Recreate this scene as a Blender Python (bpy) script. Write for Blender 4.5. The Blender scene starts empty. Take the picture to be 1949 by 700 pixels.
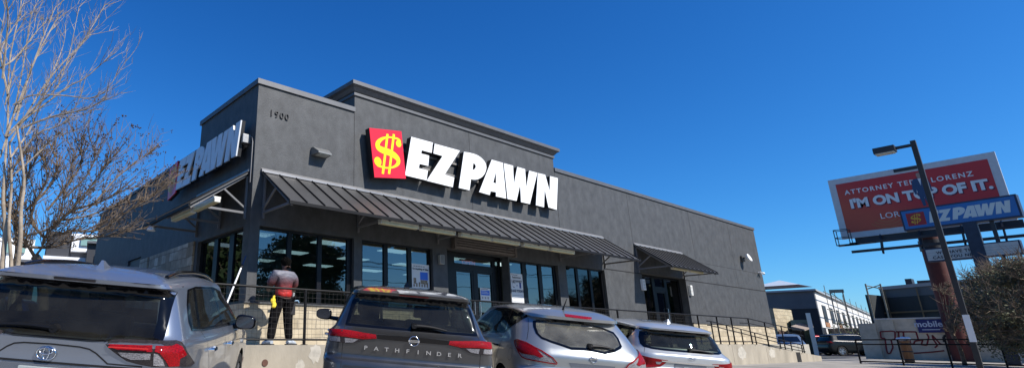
import bpy, bmesh, math, random
from mathutils import Vector, Matrix
from mathutils.bvhtree import BVHTree
from mathutils.geometry import delaunay_2d_cdt, tessellate_polygon
R = math.radians
col = bpy.context.scene.collection
scene = bpy.context.scene

# ------------------------------------------------------------ materials
MATS = {}
def new_mat(name):
    m = bpy.data.materials.new(name); m.use_nodes = True
    nt = m.node_tree
    return m, nt, nt.nodes['Principled BSDF']
def mat(name, c, rough=.6, metal=0., var=0., scale=4., bump=0., bscale=60., coat=0., emit=None, estr=0., spec=None, detail=6., stretch=None, var2=None, dist=.01):
    """procedural principled material: base colour broken up by noise, optional bump"""
    if name in MATS: return MATS[name]
    m, nt, b = new_mat(name); N = nt.nodes; L = nt.links
    b.inputs['Base Color'].default_value = (*c, 1); b.inputs['Roughness'].default_value = rough
    b.inputs['Metallic'].default_value = metal
    if coat: b.inputs['Coat Weight'].default_value = coat; b.inputs['Coat Roughness'].default_value = .04
    if spec is not None: b.inputs['Specular IOR Level'].default_value = spec
    if emit: b.inputs['Emission Color'].default_value = (*emit, 1); b.inputs['Emission Strength'].default_value = estr
    tc = N.new('ShaderNodeTexCoord'); mp = N.new('ShaderNodeMapping'); L.new(tc.outputs['Object'], mp.inputs[0])
    if stretch: mp.inputs['Scale'].default_value = stretch
    if var:
        n = N.new('ShaderNodeTexNoise'); n.inputs['Scale'].default_value = scale; n.inputs['Detail'].default_value = detail
        n.inputs['Roughness'].default_value = .65
        L.new(mp.outputs[0], n.inputs['Vector'])
        r = N.new('ShaderNodeValToRGB'); L.new(n.outputs[0], r.inputs[0])
        r.color_ramp.elements[0].position = .3; r.color_ramp.elements[1].position = .7
        c2 = var2 or tuple(min(1, x * (1 + var)) for x in c)
        r.color_ramp.elements[0].color = (*[x * (1 - var) for x in c], 1); r.color_ramp.elements[1].color = (*c2, 1)
        L.new(r.outputs[0], b.inputs['Base Color'])
    if bump:
        n2 = N.new('ShaderNodeTexNoise'); n2.inputs['Scale'].default_value = bscale; n2.inputs['Detail'].default_value = 4
        L.new(mp.outputs[0], n2.inputs['Vector'])
        bp = N.new('ShaderNodeBump'); bp.inputs['Strength'].default_value = bump; bp.inputs['Distance'].default_value = dist
        L.new(n2.outputs[0], bp.inputs['Height']); L.new(bp.outputs[0], b.inputs['Normal'])
    MATS[name] = m
    return m

def glass_mat(name, tint=(.25, .3, .32), rough=.0, ior=1.5, refl=1.0, dust=0., dustc=(.3, .29, .25)):
    """thin architectural / car glass: tinted see-through sheet with a fresnel reflection"""
    if name in MATS: return MATS[name]
    m = bpy.data.materials.new(name); m.use_nodes = True; nt = m.node_tree; N = nt.nodes; L = nt.links
    N.remove(N['Principled BSDF']); out = N['Material Output']
    tr = N.new('ShaderNodeBsdfTransparent'); tr.inputs[0].default_value = (*tint, 1)
    gl = N.new('ShaderNodeBsdfGlossy'); gl.inputs['Roughness'].default_value = rough; gl.inputs[0].default_value = (refl, refl, refl, 1)
    fr = N.new('ShaderNodeFresnel'); g_ = N.new('ShaderNodeNewGeometry'); mi_ = N.new('ShaderNodeMix')   # a thin sheet reflects alike from both sides
    mi_.inputs[2].default_value = ior; mi_.inputs[3].default_value = 1/ior; L.new(g_.outputs['Backfacing'], mi_.inputs[0]); L.new(mi_.outputs[0], fr.inputs[0])
    # slight waviness of the pane
    tc = N.new('ShaderNodeTexCoord'); n = N.new('ShaderNodeTexNoise'); n.inputs['Scale'].default_value = 1.3
    L.new(tc.outputs['Object'], n.inputs['Vector']); bp = N.new('ShaderNodeBump'); bp.inputs['Strength'].default_value = .06; bp.inputs['Distance'].default_value = .02
    L.new(n.outputs[0], bp.inputs['Height']); L.new(bp.outputs[0], gl.inputs['Normal'])
    mx = N.new('ShaderNodeMixShader'); L.new(fr.outputs[0], mx.inputs[0]); L.new(tr.outputs[0], mx.inputs[1]); L.new(gl.outputs[0], mx.inputs[2])
    if dust:
        df = N.new('ShaderNodeBsdfDiffuse'); df.inputs[0].default_value = (*dustc, 1); m2 = N.new('ShaderNodeMixShader')
        dn = N.new('ShaderNodeTexNoise'); dn.inputs['Scale'].default_value = 4; dn.inputs['Detail'].default_value = 9; L.new(tc.outputs['Object'], dn.inputs[0])
        rg = N.new('ShaderNodeMapRange'); rg.inputs[1].default_value = .3; rg.inputs[2].default_value = .7; rg.inputs[3].default_value = dust*.5; rg.inputs[4].default_value = dust*1.4; L.new(dn.outputs[0], rg.inputs[0])
        L.new(rg.outputs[0], m2.inputs[0]); L.new(mx.outputs[0], m2.inputs[1]); L.new(df.outputs[0], m2.inputs[2]); L.new(m2.outputs[0], out.inputs[0]); MATS[name] = m; return m
    L.new(mx.outputs[0], out.inputs[0]); MATS[name] = m
    return m

# ------------------------------------------------------------ mesh builder
class MB:
    def __init__(s): s.v = []; s.f = []; s.mi = []; s.cur = 0
    def add(s, vs, fs):
        o = len(s.v); s.v += [tuple(v) for v in vs]
        for f in fs: s.f.append(tuple(i + o for i in f)); s.mi.append(s.cur)
    def quad(s, a, b, c, d): s.add([a, b, c, d], [(0, 1, 2, 3)])
    def box(s, x0, x1, y0, y1, z0, z1, M=None, bev=0.):
        if x0 > x1: x0, x1 = x1, x0
        if y0 > y1: y0, y1 = y1, y0
        if z0 > z1: z0, z1 = z1, z0
        if bev:
            b = min(bev, (x1-x0)*.45, (y1-y0)*.45, (z1-z0)*.45)
            bm = bmesh.new(); bmesh.ops.create_cube(bm, size=1)
            for v in bm.verts: v.co = Vector(((x0+x1)/2 + v.co.x*(x1-x0), (y0+y1)/2 + v.co.y*(y1-y0), (z0+z1)/2 + v.co.z*(z1-z0)))
            bmesh.ops.bevel(bm, geom=bm.edges[:], offset=b, segments=2, affect='EDGES', profile=.6)
            vs = [v.co.copy() for v in bm.verts]; bm.verts.index_update()
            fs = [[v.index for v in f.verts] for f in bm.faces]; bm.free()
        else:
            vs = [Vector(p) for p in ((x0,y0,z0),(x1,y0,z0),(x1,y1,z0),(x0,y1,z0),(x0,y0,z1),(x1,y0,z1),(x1,y1,z1),(x0,y1,z1))]
            fs = [(0,3,2,1),(4,5,6,7),(0,1,5,4),(1,2,6,5),(2,3,7,6),(3,0,4,7)]
        if M: vs = [M @ v for v in vs]
        s.add(vs, fs)
    def bar(s, p, q, w, h=None, up=(0,0,1), bev=0.):
        """square bar from p to q, w across, h high"""
        p, q = Vector(p), Vector(q); h = h or w; d = (q-p); L_ = d.length; d.normalize(); up = Vector(up)
        if abs(d.dot(up)) > .98: up = Vector((0,1,0))
        x = d.cross(up).normalized(); z = x.cross(d)
        M = Matrix(((x.x, d.x, z.x, p.x), (x.y, d.y, z.y, p.y), (x.z, d.z, z.z, p.z), (0,0,0,1)))
        s.box(-w/2, w/2, 0, L_, -h/2, h/2, M, bev)
    def tube(s, pts, r, n=8, caps=True):
        """tube through points; r a number or one per point"""
        pts = [Vector(p) for p in pts]; k = len(pts)
        rs = r if isinstance(r, (list, tuple)) else [r]*k
        o = len(s.v); prev = None
        for i, p in enumerate(pts):
            d = (pts[min(i+1, k-1)] - pts[max(i-1, 0)])
            if d.length < 1e-9: d = Vector((0,0,1))
            d.normalize()
            if prev is None:
                a = Vector((0,0,1)) if abs(d.z) < .9 else Vector((1,0,0))
                u = d.cross(a).normalized()
            else:
                u = prev - d*prev.dot(d)
                u = u.normalized() if u.length > 1e-6 else d.orthogonal().normalized()
            prev = u; w = d.cross(u)
            for j in range(n):
                t = 2*math.pi*j/n; s.v.append(tuple(p + (u*math.cos(t) + w*math.sin(t))*rs[i]))
        for i in range(k-1):
            for j in range(n):
                a = o+i*n+j; b = o+i*n+(j+1) % n; s.f.append((a, b, b+n, a+n)); s.mi.append(s.cur)
        if caps:
            s.f.append(tuple(o+j for j in range(n))[::-1]); s.mi.append(s.cur)
            s.f.append(tuple(o+(k-1)*n+j for j in range(n))); s.mi.append(s.cur)
    def lathe(s, prof, n=20, c=(0,0,0), M=None):
        """prof: (radius, height) pairs round the z axis"""
        vs = []; fs = []; c = Vector(c)
        for r_, z in prof:
            for j in range(n):
                t = 2*math.pi*j/n; vs.append(Vector((r_*math.cos(t), r_*math.sin(t), z)))
        for i in range(len(prof)-1):
            for j in range(n):
                a = i*n+j; b = i*n+(j+1) % n; fs.append((a, b, b+n, a+n))
        vs = [(M @ v if M else v) + c for v in vs]
        s.add(vs, fs)
    def prism(s, outer, holes, place, d):
        """extrude a 2D polygon (with holes) from place(u,v,0) to place(u,v,d)"""
        loops = [outer] + list(holes)
        flat = [p for l in loops for p in l]
        tris = tessellate_polygon([[Vector((p[0], p[1], 0)) for p in l] for l in loops])
        n = len(flat)
        vs = [place(p[0], p[1], 0) for p in flat] + [place(p[0], p[1], d) for p in flat]
        fs = [tuple(t) for t in tris] + [tuple(i+n for i in t)[::-1] for t in tris]
        o = 0
        for l in loops:
            k = len(l)
            for i in range(k):
                a = o+i; b = o+(i+1) % k; fs.append((a, b, b+n, a+n))
            o += k
        s.add(vs, fs)
    def build(s, name, m, parent=None, smooth=False, recalc=True):
        me = bpy.data.meshes.new(name)
        me.from_pydata(s.v, [], s.f)
        for mm in (m if isinstance(m, (list, tuple)) else [m]): me.materials.append(mm)
        if any(s.mi):
            me.polygons.foreach_set('material_index', s.mi)
        if recalc:
            bm = bmesh.new(); bm.from_mesh(me); bmesh.ops.recalc_face_normals(bm, faces=bm.faces[:]); bm.to_mesh(me); bm.free()
        if smooth:
            me.polygons.foreach_set('use_smooth', [True]*len(me.polygons))
            try: me.set_sharp_from_angle(angle=R(smooth if smooth is not True else 40))
            except Exception: pass
        me.update()
        o = bpy.data.objects.new(name, me); col.objects.link(o)
        if parent: o.parent = parent
        return o
def tag(o, label=None, cat=None, group=None, kind=None):
    if label: o['label'] = label
    if cat: o['category'] = cat
    if group: o['group'] = group
    if kind: o['kind'] = kind
    return o
def empty(name, loc=(0,0,0), label=None, cat=None, group=None, rot=None):
    o = bpy.data.objects.new(name, None); col.objects.link(o); o.location = loc; o.empty_display_size = .2
    if rot: o.rotation_euler = rot
    tag(o, label, cat, group)
    return o
def copy_tree(o, parent=None):
    c = o.copy(); col.objects.link(c)
    if parent: c.parent = parent
    for ch in list(o.children): copy_tree(ch, c)
    return c
def text_mesh(txt, size=1., extrude=.0, bold=0., name='lettering', align='CENTER', sx=1., spacing=1.):
    cu = bpy.data.curves.new(name, 'FONT'); cu.body = txt; cu.size = size; cu.extrude = extrude; cu.offset = bold
    cu.align_x = align; cu.align_y = 'CENTER'; cu.space_character = spacing; cu.resolution_u = 3
    o = bpy.data.objects.new(name, cu); col.objects.link(o)
    dg = bpy.context.evaluated_depsgraph_get(); dg.update()
    me = bpy.data.meshes.new_from_object(o.evaluated_get(dg))
    bpy.data.objects.remove(o); bpy.data.curves.remove(cu)
    for v in me.vertices: v.co.x *= sx
    return me
def text_into(mb, txt, size, place, extrude=.004, **k):
    """lettering as geometry: place(u, v, w) puts it on a surface (w = out of the surface)"""
    me = text_mesh(txt, size, extrude, **k)
    mb.add([place(v.co.x, v.co.y, v.co.z + extrude) for v in me.vertices], [tuple(p.vertices) for p in me.polygons])
    bpy.data.meshes.remove(me)
def smoothstep(a, b, x):
    t = max(0, min(1, (x-a)/(b-a))); return t*t*(3-2*t)

# ------------------------------------------------------------ camera, world, sun
CAM = Vector((-5.73244, -11.7676, .02766)); YAW = .66246; PITCH = .301116; F = 1084.78; PX = 702.93; PY = 315.98
cd = bpy.data.cameras.new('camera'); co = bpy.data.objects.new('camera', cd); col.objects.link(co)
co.location = CAM; co.rotation_euler = (math.pi/2 + PITCH, 0, -YAW)
cd.sensor_fit = 'HORIZONTAL'; cd.sensor_width = 36; cd.lens = F/1949*36
cd.shift_x = (974.5-PX)/1949; cd.shift_y = -(350-PY)/1949
cd.clip_start = .05; cd.clip_end = 5000
scene.camera = co
w = bpy.data.worlds.new('World'); scene.world = w; w.use_nodes = True
nt = w.node_tree; bg = nt.nodes['Background']
sky = nt.nodes.new('ShaderNodeTexSky'); sky.sky_type = 'NISHITA'; sky.sun_disc = False
SV = Vector((.35, -1, .94)).normalized()
sky.sun_elevation = math.asin(SV.z); sky.sun_rotation = math.atan2(SV.x, SV.y)
sky.air_density = 1.0; sky.dust_density = .2; sky.ozone_density = 1.5; sky.altitude = 200
# grade of the clear winter sky: deep blue overhead, pale blue at the horizon
sp = nt.nodes.new('ShaderNodeSeparateColor'); cb = nt.nodes.new('ShaderNodeCombineColor'); nt.links.new(sky.outputs[0], sp.inputs[0])
for i, (pw, sc) in enumerate([(1.70, .735), (1.21, 1.09), (1.0, 1.56)]):
    a = nt.nodes.new('ShaderNodeMath'); a.operation = 'MULTIPLY'; a.inputs[1].default_value = .1; nt.links.new(sp.outputs[i], a.inputs[0])
    b = nt.nodes.new('ShaderNodeMath'); b.operation = 'POWER'; b.inputs[1].default_value = pw; nt.links.new(a.outputs[0], b.inputs[0])
    c = nt.nodes.new('ShaderNodeMath'); c.operation = 'MULTIPLY'; c.inputs[1].default_value = sc*10; nt.links.new(b.outputs[0], c.inputs[0]); nt.links.new(c.outputs[0], cb.inputs[i])
nt.links.new(cb.outputs[0], bg.inputs[0]); bg.inputs[1].default_value = .0725
sd = bpy.data.lights.new('sun', 'SUN'); sd.energy = 5.0; sd.angle = R(.53); sd.color = (1, .95, .88)
so = bpy.data.objects.new('sun', sd); col.objects.link(so); so.location = (10, -20, 30)
so.rotation_euler = (-SV).to_track_quat('-Z', 'Y').to_euler()
scene.view_settings.view_transform = 'Standard'; scene.view_settings.look = 'None'
scene.view_settings.exposure = .46; scene.view_settings.gamma = 1
scene.cycles.use_denoising = True
scene.cycles.max_bounces = 8; scene.cycles.transparent_max_bounces = 24
scene.cycles.sample_clamp_indirect = 6
# ------------------------------------------------------------ ground
def gz(x, y):
    yc = max(-16., min(-1.65, y)); xc = max(-9., min(7., x))
    z1 = -1.10 - .027*(xc+1.4) + .104*(yc+6.8)
    z2 = -.78 - .004*(min(x, 60)-20) + .02*(yc+1.65)
    t = smoothstep(8, 19, x)
    return z1*(1-t) + z2*t
def axis(lo, hi, step, far):
    a = [lo + i*step for i in range(int((hi-lo)/step)+1)]
    ext = [30, 60, 120, 300, 900, far]
    return [lo-e for e in reversed(ext)] + a + [hi+e for e in ext]
mb = MB(); xs = axis(-30, 70, 1., 2600); ys = axis(-40, 40, 1., 2600)
nx = len(xs)
mb.v = [(x, y, gz(x, y)) for y in ys for x in xs]
mb.f = [(j*nx+i, j*nx+i+1, (j+1)*nx+i+1, (j+1)*nx+i) for j in range(len(ys)-1) for i in range(nx-1)]
mb.mi = [0]*len(mb.f)
concrete_lot = mat('lot_concrete', (.27, .25, .215), .85, var=.28, scale=.9, bump=.25, bscale=40)
tag(mb.build('ground', concrete_lot, smooth=180, recalc=False), kind='structure')
# street beyond the lot, behind the camera side, and the drive on the far side
asph = mat('asphalt', (.05, .05, .052), .9, var=.25, scale=3, bump=.3, bscale=90)
mb = MB()
def sheet(mb, x0, x1, y0, y1, dz, n=24):
    for i in range(n):
        a = x0+(x1-x0)*i/n; b = x0+(x1-x0)*(i+1)/n
        for k in range(4):
            c = y0+(y1-y0)*k/4; d = y0+(y1-y0)*(k+1)/4
            mb.quad((a, c, gz(a, c)+dz), (b, c, gz(b, c)+dz), (b, d, gz(b, d)+dz), (a, d, gz(a, d)+dz))
sheet(mb, -120, 160, -37, -24, .008)
tag(mb.build('street', asph), kind='structure')
mb = MB(); sheet(mb, 34, 140, 0, 16, .008)
tag(mb.build('side_road', asph), kind='structure')
# painted stall lines between the parked cars
paint = mat('road_paint', (.75, .74, .7), .7, var=.2, scale=20)
mb = MB()
hd = Vector((math.sin(R(34.5)), math.cos(R(34.5)), 0)); rt_ = Vector((hd.y, -hd.x, 0))
for k in range(-2, 6):
    p = Vector((-6.6 + k*3.3, -7.0, 0))
    q = p + hd*5.2; w_ = rt_*.05
    pts = [p-w_, p+w_, q+w_, q-w_]
    n = 8
    for i in range(n):
        a = p + (q-p)*(i/n); b = p + (q-p)*((i+1)/n)
        vs = [a-w_, a+w_, b+w_, b-w_]; vs = [Vector((v.x, v.y, gz(v.x, v.y)+.012)) for v in vs]
        mb.quad(*vs)
tag(mb.build('stall_lines', paint), kind='structure')

mb = MB()
def sheet2(mb, x0, x1, y0, y1, dz, n=24, k_=16):
    for i in range(n):
        a = x0+(x1-x0)*i/n; b = x0+(x1-x0)*(i+1)/n
        for k in range(k_):
            c = y0+(y1-y0)*k/k_; d = y0+(y1-y0)*(k+1)/k_
            mb.quad((a, c, gz(a, c)+dz), (b, c, gz(b, c)+dz), (b, d, gz(b, d)+dz), (a, d, gz(a, d)+dz))
sheet2(mb, -40, -2.2, -1.6, 40, .02)
tag(mb.build('planting_bed', mat('mulch', (.055, .045, .032), .95, var=.5, scale=3, bump=.6, bscale=30)), kind='structure')  # unseen dark ground added to cut light bouncing onto the side wall
# ------------------------------------------------------------ the shop
stucco = mat('charcoal_stucco', (.065, .067, .069), .58, spec=.28, var=.30, scale=3.4, detail=12., bump=.55, bscale=38, stretch=(1, 1, .7), dist=.012)
coping_m = mat('coping_metal', (.10, .103, .11), .55, var=.12, scale=3, metal=.3)
joint_m = mat('joint', (.012, .012, .013), .9)
frame_m = mat('window_frame', (.0035, .004, .006), .4, spec=.25)
stone_m = None
def stone_material(name, base, mortar, sx=3.2, bw=.5, bh=.2, amt=.18, c2=None):
    m, nt, b = new_mat(name); N = nt.nodes; L = nt.links
    tc = N.new('ShaderNodeTexCoord'); sep = N.new('ShaderNodeSeparateXYZ'); L.new(tc.outputs['Object'], sep.inputs[0])
    ad = N.new('ShaderNodeMath'); ad.operation = 'ADD'; L.new(sep.outputs[0], ad.inputs[0]); L.new(sep.outputs[1], ad.inputs[1])
    cb = N.new('ShaderNodeCombineXYZ'); L.new(ad.outputs[0], cb.inputs[0]); L.new(sep.outputs[2], cb.inputs[1])
    nz = N.new('ShaderNodeTexNoise'); nz.inputs['Scale'].default_value = 2.2; L.new(cb.outputs[0], nz.inputs[0])
    mxv = N.new('ShaderNodeMixRGB'); mxv.blend_type = 'ADD'; mxv.inputs[0].default_value = .1; L.new(cb.outputs[0], mxv.inputs[1]); L.new(nz.outputs[1], mxv.inputs[2])
    br = N.new('ShaderNodeTexBrick'); L.new(mxv.outputs[0], br.inputs['Vector'])
    br.inputs['Scale'].default_value = 1; br.inputs['Brick Width'].default_value = bw; br.inputs['Row Height'].default_value = bh
    br.inputs['Mortar Size'].default_value = .012; br.inputs['Mortar Smooth'].default_value = .3; br.inputs['Bias'].default_value = -.1
    br.inputs['Color1'].default_value = (*base, 1); br.inputs['Color2'].default_value = (*(c2 or (base[0]*.72, base[1]*.7, base[2]*.66)), 1); br.inputs['Mortar'].default_value = (*mortar, 1)
    br.offset = .37; br.squash = .8; br.squash_frequency = 3
    n = N.new('ShaderNodeTexNoise'); n.inputs['Scale'].default_value = 5; n.inputs['Detail'].default_value = 8; L.new(tc.outputs['Object'], n.inputs[0])
    mr = N.new('ShaderNodeMapRange'); mr.inputs[3].default_value = 1-amt*2; mr.inputs[4].default_value = 1+amt; L.new(n.outputs[0], mr.inputs[0])
    mu = N.new('ShaderNodeMixRGB'); mu.blend_type = 'MULTIPLY'; mu.inputs[0].default_value = 1; L.new(br.outputs[0], mu.inputs[1]); L.new(mr.outputs[0], mu.inputs[2])
    L.new(mu.outputs[0], b.inputs['Base Color']); b.inputs['Roughness'].default_value = .9
    hs = N.new('ShaderNodeMath'); hs.operation = 'MULTIPLY_ADD'; hs.inputs[1].default_value = -1.2; L.new(br.outputs[1], hs.inputs[0]); L.new(n.outputs[0], hs.inputs[2])
    bp = N.new('ShaderNodeBump'); bp.inputs['Strength'].default_value = .8; bp.inputs['Distance'].default_value = .02
    L.new(hs.outputs[0], bp.inputs['Height']); L.new(bp.outputs[0], b.inputs['Normal'])
    return m
stone_m = stone_material('limestone', (.52, .44, .31), (.36, .31, .23))
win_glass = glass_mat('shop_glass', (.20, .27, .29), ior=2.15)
def wall_grid(mb, u0, u1, z0, z1, t0, t1, openings, place):
    """wall in (u, z) between depths t0 and t1 with rectangular openings and reveals; place(u, t, z)"""
    us = sorted({u0, u1, *[v for o in openings for v in (o[0], o[1]) if u0 <= v <= u1]})
    zs = sorted({z0, z1, *[v for o in openings for v in (o[2], o[3]) if z0 <= v <= z1]})
    solid = {}
    for i in range(len(us)-1):
        for j in range(len(zs)-1):
            cu = (us[i]+us[i+1])/2; cz = (zs[j]+zs[j+1])/2
            solid[i, j] = not any(o[0] < cu < o[1] and o[2] < cz < o[3] for o in openings)
    P = place
    for (i, j), s in solid.items():
        if not s: continue
        a, b, c, d = us[i], us[i+1], zs[j], zs[j+1]
        mb.quad(P(a, t0, c), P(b, t0, c), P(b, t0, d), P(a, t0, d)); mb.quad(P(a, t1, c), P(a, t1, d), P(b, t1, d), P(b, t1, c))
        if not solid.get((i-1, j)): mb.quad(P(a, t0, c), P(a, t0, d), P(a, t1, d), P(a, t1, c))
        if not solid.get((i+1, j)): mb.quad(P(b, t0, c), P(b, t1, c), P(b, t1, d), P(b, t0, d))
        if not solid.get((i, j-1)): mb.quad(P(a, t0, c), P(a, t1, c), P(b, t1, c), P(b, t0, c))
        if not solid.get((i, j+1)): mb.quad(P(a, t0, d), P(b, t0, d), P(b, t1, d), P(a, t1, d))
FR = lambda u, t, z: (u, t, z)
SD = lambda u, t, z: (t, u, z)
LEN = 31.0; DEEP = 14.6; GB = -2.2
bld = empty('shop_building', (0, 0, 0), 'long dark charcoal stucco shop building with raised centre parapet and pale stone base', 'shop building')
F_OPEN = [(.24, 2.95, .90, 2.62), (3.20, 5.75, .90, 2.62), (6.33, 9.12, 0.0, 2.70), (9.17, 11.80, .90, 2.62), (12.28, 14.80, .90, 2.68), (17.62, 21.50, 0.0, 2.80)]
mb = MB()
wall_grid(mb, 0, 2.93, GB, 6.12, 0, .3, F_OPEN[:1] + [(2.93, 9, .9, 2.62)], FR)
wall_grid(mb, 2.93, 12.15, GB, 6.74, 0, .3, [(1, 2.95, .9, 2.62)] + F_OPEN[1:4], FR)
wall_grid(mb, 12.15, LEN, GB, 6.12, 0, .3, F_OPEN[4:], FR)
fw = mb.build('front_wall', stucco, bld)
S_OPEN = [(.34, 3.06, .90, 2.62)]
mb = MB()
wall_grid(mb, .3, 3.57, GB, 6.12, 0, .3, S_OPEN, SD)
wall_grid(mb, 3.57, DEEP, GB, 5.30, 0, .3, [(8.0, 9.5, -.4, 2.8)], SD)
mb.build('side_wall', stucco, bld)
mb = MB(); mb.box(LEN-.3, LEN, .3, DEEP, GB, 6.12); mb.build('far_side_wall', stucco, bld)
mb = MB(); mb.box(.3, LEN-.3, DEEP-.3, DEEP, GB, 5.3); mb.build('back_wall', stucco, bld)
mb = MB(); mb.box(.3, LEN-.3, .3, DEEP-.3, 4.95, 5.1)
mb.build('roof', mat('roof_membrane', (.3, .3, .3), .8, var=.1), bld)
# parapet returns and coping
mb = MB()
mb.box(0.3, 2.93, 3.27, 3.57, 5.3, 6.12); mb.box(2.63, 2.93, .3, 3.27, 5.1, 6.12)
mb.box(2.93, 12.15, 2.4, 2.7, 5.1, 6.74); mb.box(2.93, 3.2, .3, 2.4, 5.1, 6.74); mb.box(11.88, 12.15, .3, 2.4, 5.1, 6.74)
mb.build('parapet_return', stucco, bld)
mb = MB(); d = .045
mb.box(-d, 2.93, -d, .34, 6.12, 6.255); mb.box(-d, .34, .34, 3.62, 6.12, 6.255); mb.box(.34, 2.93, 3.23, 3.62, 6.12, 6.255)
mb.box(12.15, LEN+d, -d, .34, 6.12, 6.255); mb.box(LEN-.34, LEN+d, .34, DEEP, 6.12, 6.255)
mb.box(-d, .34, 3.62, DEEP+d, 5.30, 5.40)
mb.build('coping', coping_m, bld)
# flared cornice round the raised part
def cornice_ring(prof):
    mb = MB(); n = len(prof); vs = []
    for (p, z) in prof:
        vs += [(2.93-p, -p, z), (12.15+p, -p, z), (12.15+p, 2.7+p, z), (2.93-p, 2.7+p, z)]
    fs = []
    for i in range(n-1):
        for j in range(4):
            a = i*4+j; b = i*4+(j+1) % 4; fs.append((a, b, b+4, a+4))
    fs.append((0, 3, 2, 1)); k = (n-1)*4; fs.append((k, k+1, k+2, k+3))
    mb.add(vs, fs); return mb
cornice_ring([(.0, 6.60), (.045, 6.62), (.045, 6.70), (.01, 6.705), (.01, 6.72), (.05, 6.74), (.12, 6.83), (.19, 6.87), (.20, 6.875), (.20, 6.985), (.16, 7.0)]).build('cornice', coping_m, bld)
# control joints in the stucco
for x, z0, z1 in [(2.925, 3.96, 6.1), (7.56, 3.96, 6.6), (12.155, 3.96, 6.1), (17.25, 3.95, 6.1), (22.9, 2.78, 6.1), (27.4, 2.78, 6.1)]: mb = MB(); mb.box(x-.006, x+.006, -.003, .01, z0, z1); mb.build('control_joint', joint_m, bld)
for x0, x1 in [(14.83, 17.6), (21.52, LEN)]: mb = MB(); mb.box(x0, x1, -.012, .01, 2.735, 2.765); mb.build('reveal_strip', joint_m, bld)  # shadow of the reveal groove drawn as a proud dark strip
mb = MB(); mb.box(22.2, LEN, -.003, .01, 3.665, 3.68)
mb.build('control_joint', joint_m, bld)
# stone base and sills
mb = MB(); op = [(6.33, 9.12, -.1, .88), (17.62, 21.5, -.1, .88)]
wall_grid(mb, -.0, LEN+.03, GB, .87, -.05, -.003, op, FR)
wall_grid(mb, -.05, 3.06, GB, .87, -.05, -.003, [], SD)
mb.build('stone_base', stone_m, bld)
mb = MB()
wall_grid(mb, 3.25, 6.9, GB, 2.67, -.05, -.003, [], SD)
wall_grid(mb, 7.1, 7.9, GB, 2.67, -.05, -.003, [], SD)
mb.build('stone_cladding', stone_material('rough_stone', (.60, .52, .40), (.25, .20, .14), bw=.42, bh=.26, amt=.32, c2=(.26, .20, .13)), bld)
sill_m = mat('cut_stone', (.5, .45, .36), .85, var=.15, scale=6)
mb = MB()
for a, b in [(-.06, 6.33), (9.12, 17.62), (21.5, LEN+.04)]: mb.box(a, b, -.085, .0, .87, .905, bev=.006)
mb.build('sill_course', frame_m if False else stucco, bld)
# windows: frame + panes
def window(panes, z0, z1, y, label=None, place=FR, gmat=win_glass, d=.07, u0=None, u1=None, rails=()):
    a = u0 if u0 is not None else panes[0][0]-.06; b = u1 if u1 is not None else panes[-1][1]+.06
    mb = MB(); ops = [(p, q, z0+.05, z1-.05) for p, q in panes]
    wall_grid(mb, a, b, z0, z1, y, y+d, ops, place)
    for r_ in rails: mb.add(*rail_geo(a, b, r_, y-.01, d+.02, place))
    fo = mb.build('window', frame_m, bld)
    if label: fo['label'] = label
    for p, q in panes:
        m2 = MB(); m2.quad(place(p-.01, y+d*.5, z0+.04), place(q+.01, y+d*.5, z0+.04), place(q+.01, y+d*.5, z1-.04), place(p-.01, y+d*.5, z1-.04))
        m2.build('pane', gmat, fo)
    return fo
def rail_geo(a, b, z, y, d, place):
    h = .03; vs = [place(u, t, zz) for zz in (z-h, z+h) for t in (y, y+d) for u in (a, b)]
    return vs, [(0,1,3,2), (4,6,7,5), (0,4,5,1), (2,3,7,6), (0,2,6,4), (1,5,7,3)]
Y = .10
window([(.30, 1.05), (1.17, 1.91), (2.03, 2.80)], .90, 2.62, Y, u0=.24, u1=2.95)
window([(3.30, 4.02), (4.16, 4.88), (5.02, 5.70)], .90, 2.62, Y, u0=3.20, u1=5.75)
window([(9.27, 9.93), (10.12, 10.80), (10.98, 11.66)], .90, 2.62, Y, u0=9.17, u1=11.80)
dark_glass = glass_mat('blacked_out_glass', (.02, .025, .03), rough=.03, ior=1.6)
wd = window([(12.38, 13.02), (13.16, 13.88), (14.02, 14.70)], .90, 2.68, Y, 'blacked-out window', gmat=dark_glass, u0=12.28, u1=14.80)
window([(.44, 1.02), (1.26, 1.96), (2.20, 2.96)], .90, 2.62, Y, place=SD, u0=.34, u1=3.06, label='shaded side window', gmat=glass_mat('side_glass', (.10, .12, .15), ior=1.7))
mb = MB(); mb.quad((12.3, .2, .9), (14.8, .2, .9), (14.8, .2, 2.68), (12.3, .2, 2.68))
mb.build('blackout_panel', mat('blackout', (.05, .05, .055), .7, var=.1), wd)
# entrance doors in a shallow recess
yd = .34
dr = MB(); wall_grid(dr, 6.33, 9.12, 0, 2.70, yd, yd+.08, [(6.42, 6.62, .12, 2.6), (6.98, 8.72, 2.36, 2.54), (6.98, 7.80, .1, 2.2), (7.93, 8.72, .1, 2.2), (8.86, 9.05, .12, 2.6)], FR)
do = dr.build('entrance_door', frame_m, bld)
for a, b, c, e in [(6.42, 6.62, .12, 2.6), (6.98, 8.72, 2.36, 2.54), (7.06, 7.74, .2, 2.12), (7.99, 8.66, .2, 2.12), (8.86, 9.05, .12, 2.6)]:
    m2 = MB(); m2.quad((a-.02, yd+.04, c-.02), (b+.02, yd+.04, c-.02), (b+.02, yd+.04, e+.02), (a-.02, yd+.04, e+.02)); m2.build('pane', win_glass, do)
for a, b in [(6.98, 7.80), (7.93, 8.72)]:
    m2 = MB(); wall_grid(m2, a, b, .1, 2.2, yd+.01, yd+.06, [(a+.08, b-.08, .22, 2.11)], FR); m2.build('door_leaf', frame_m, do)
m2 = MB()
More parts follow.
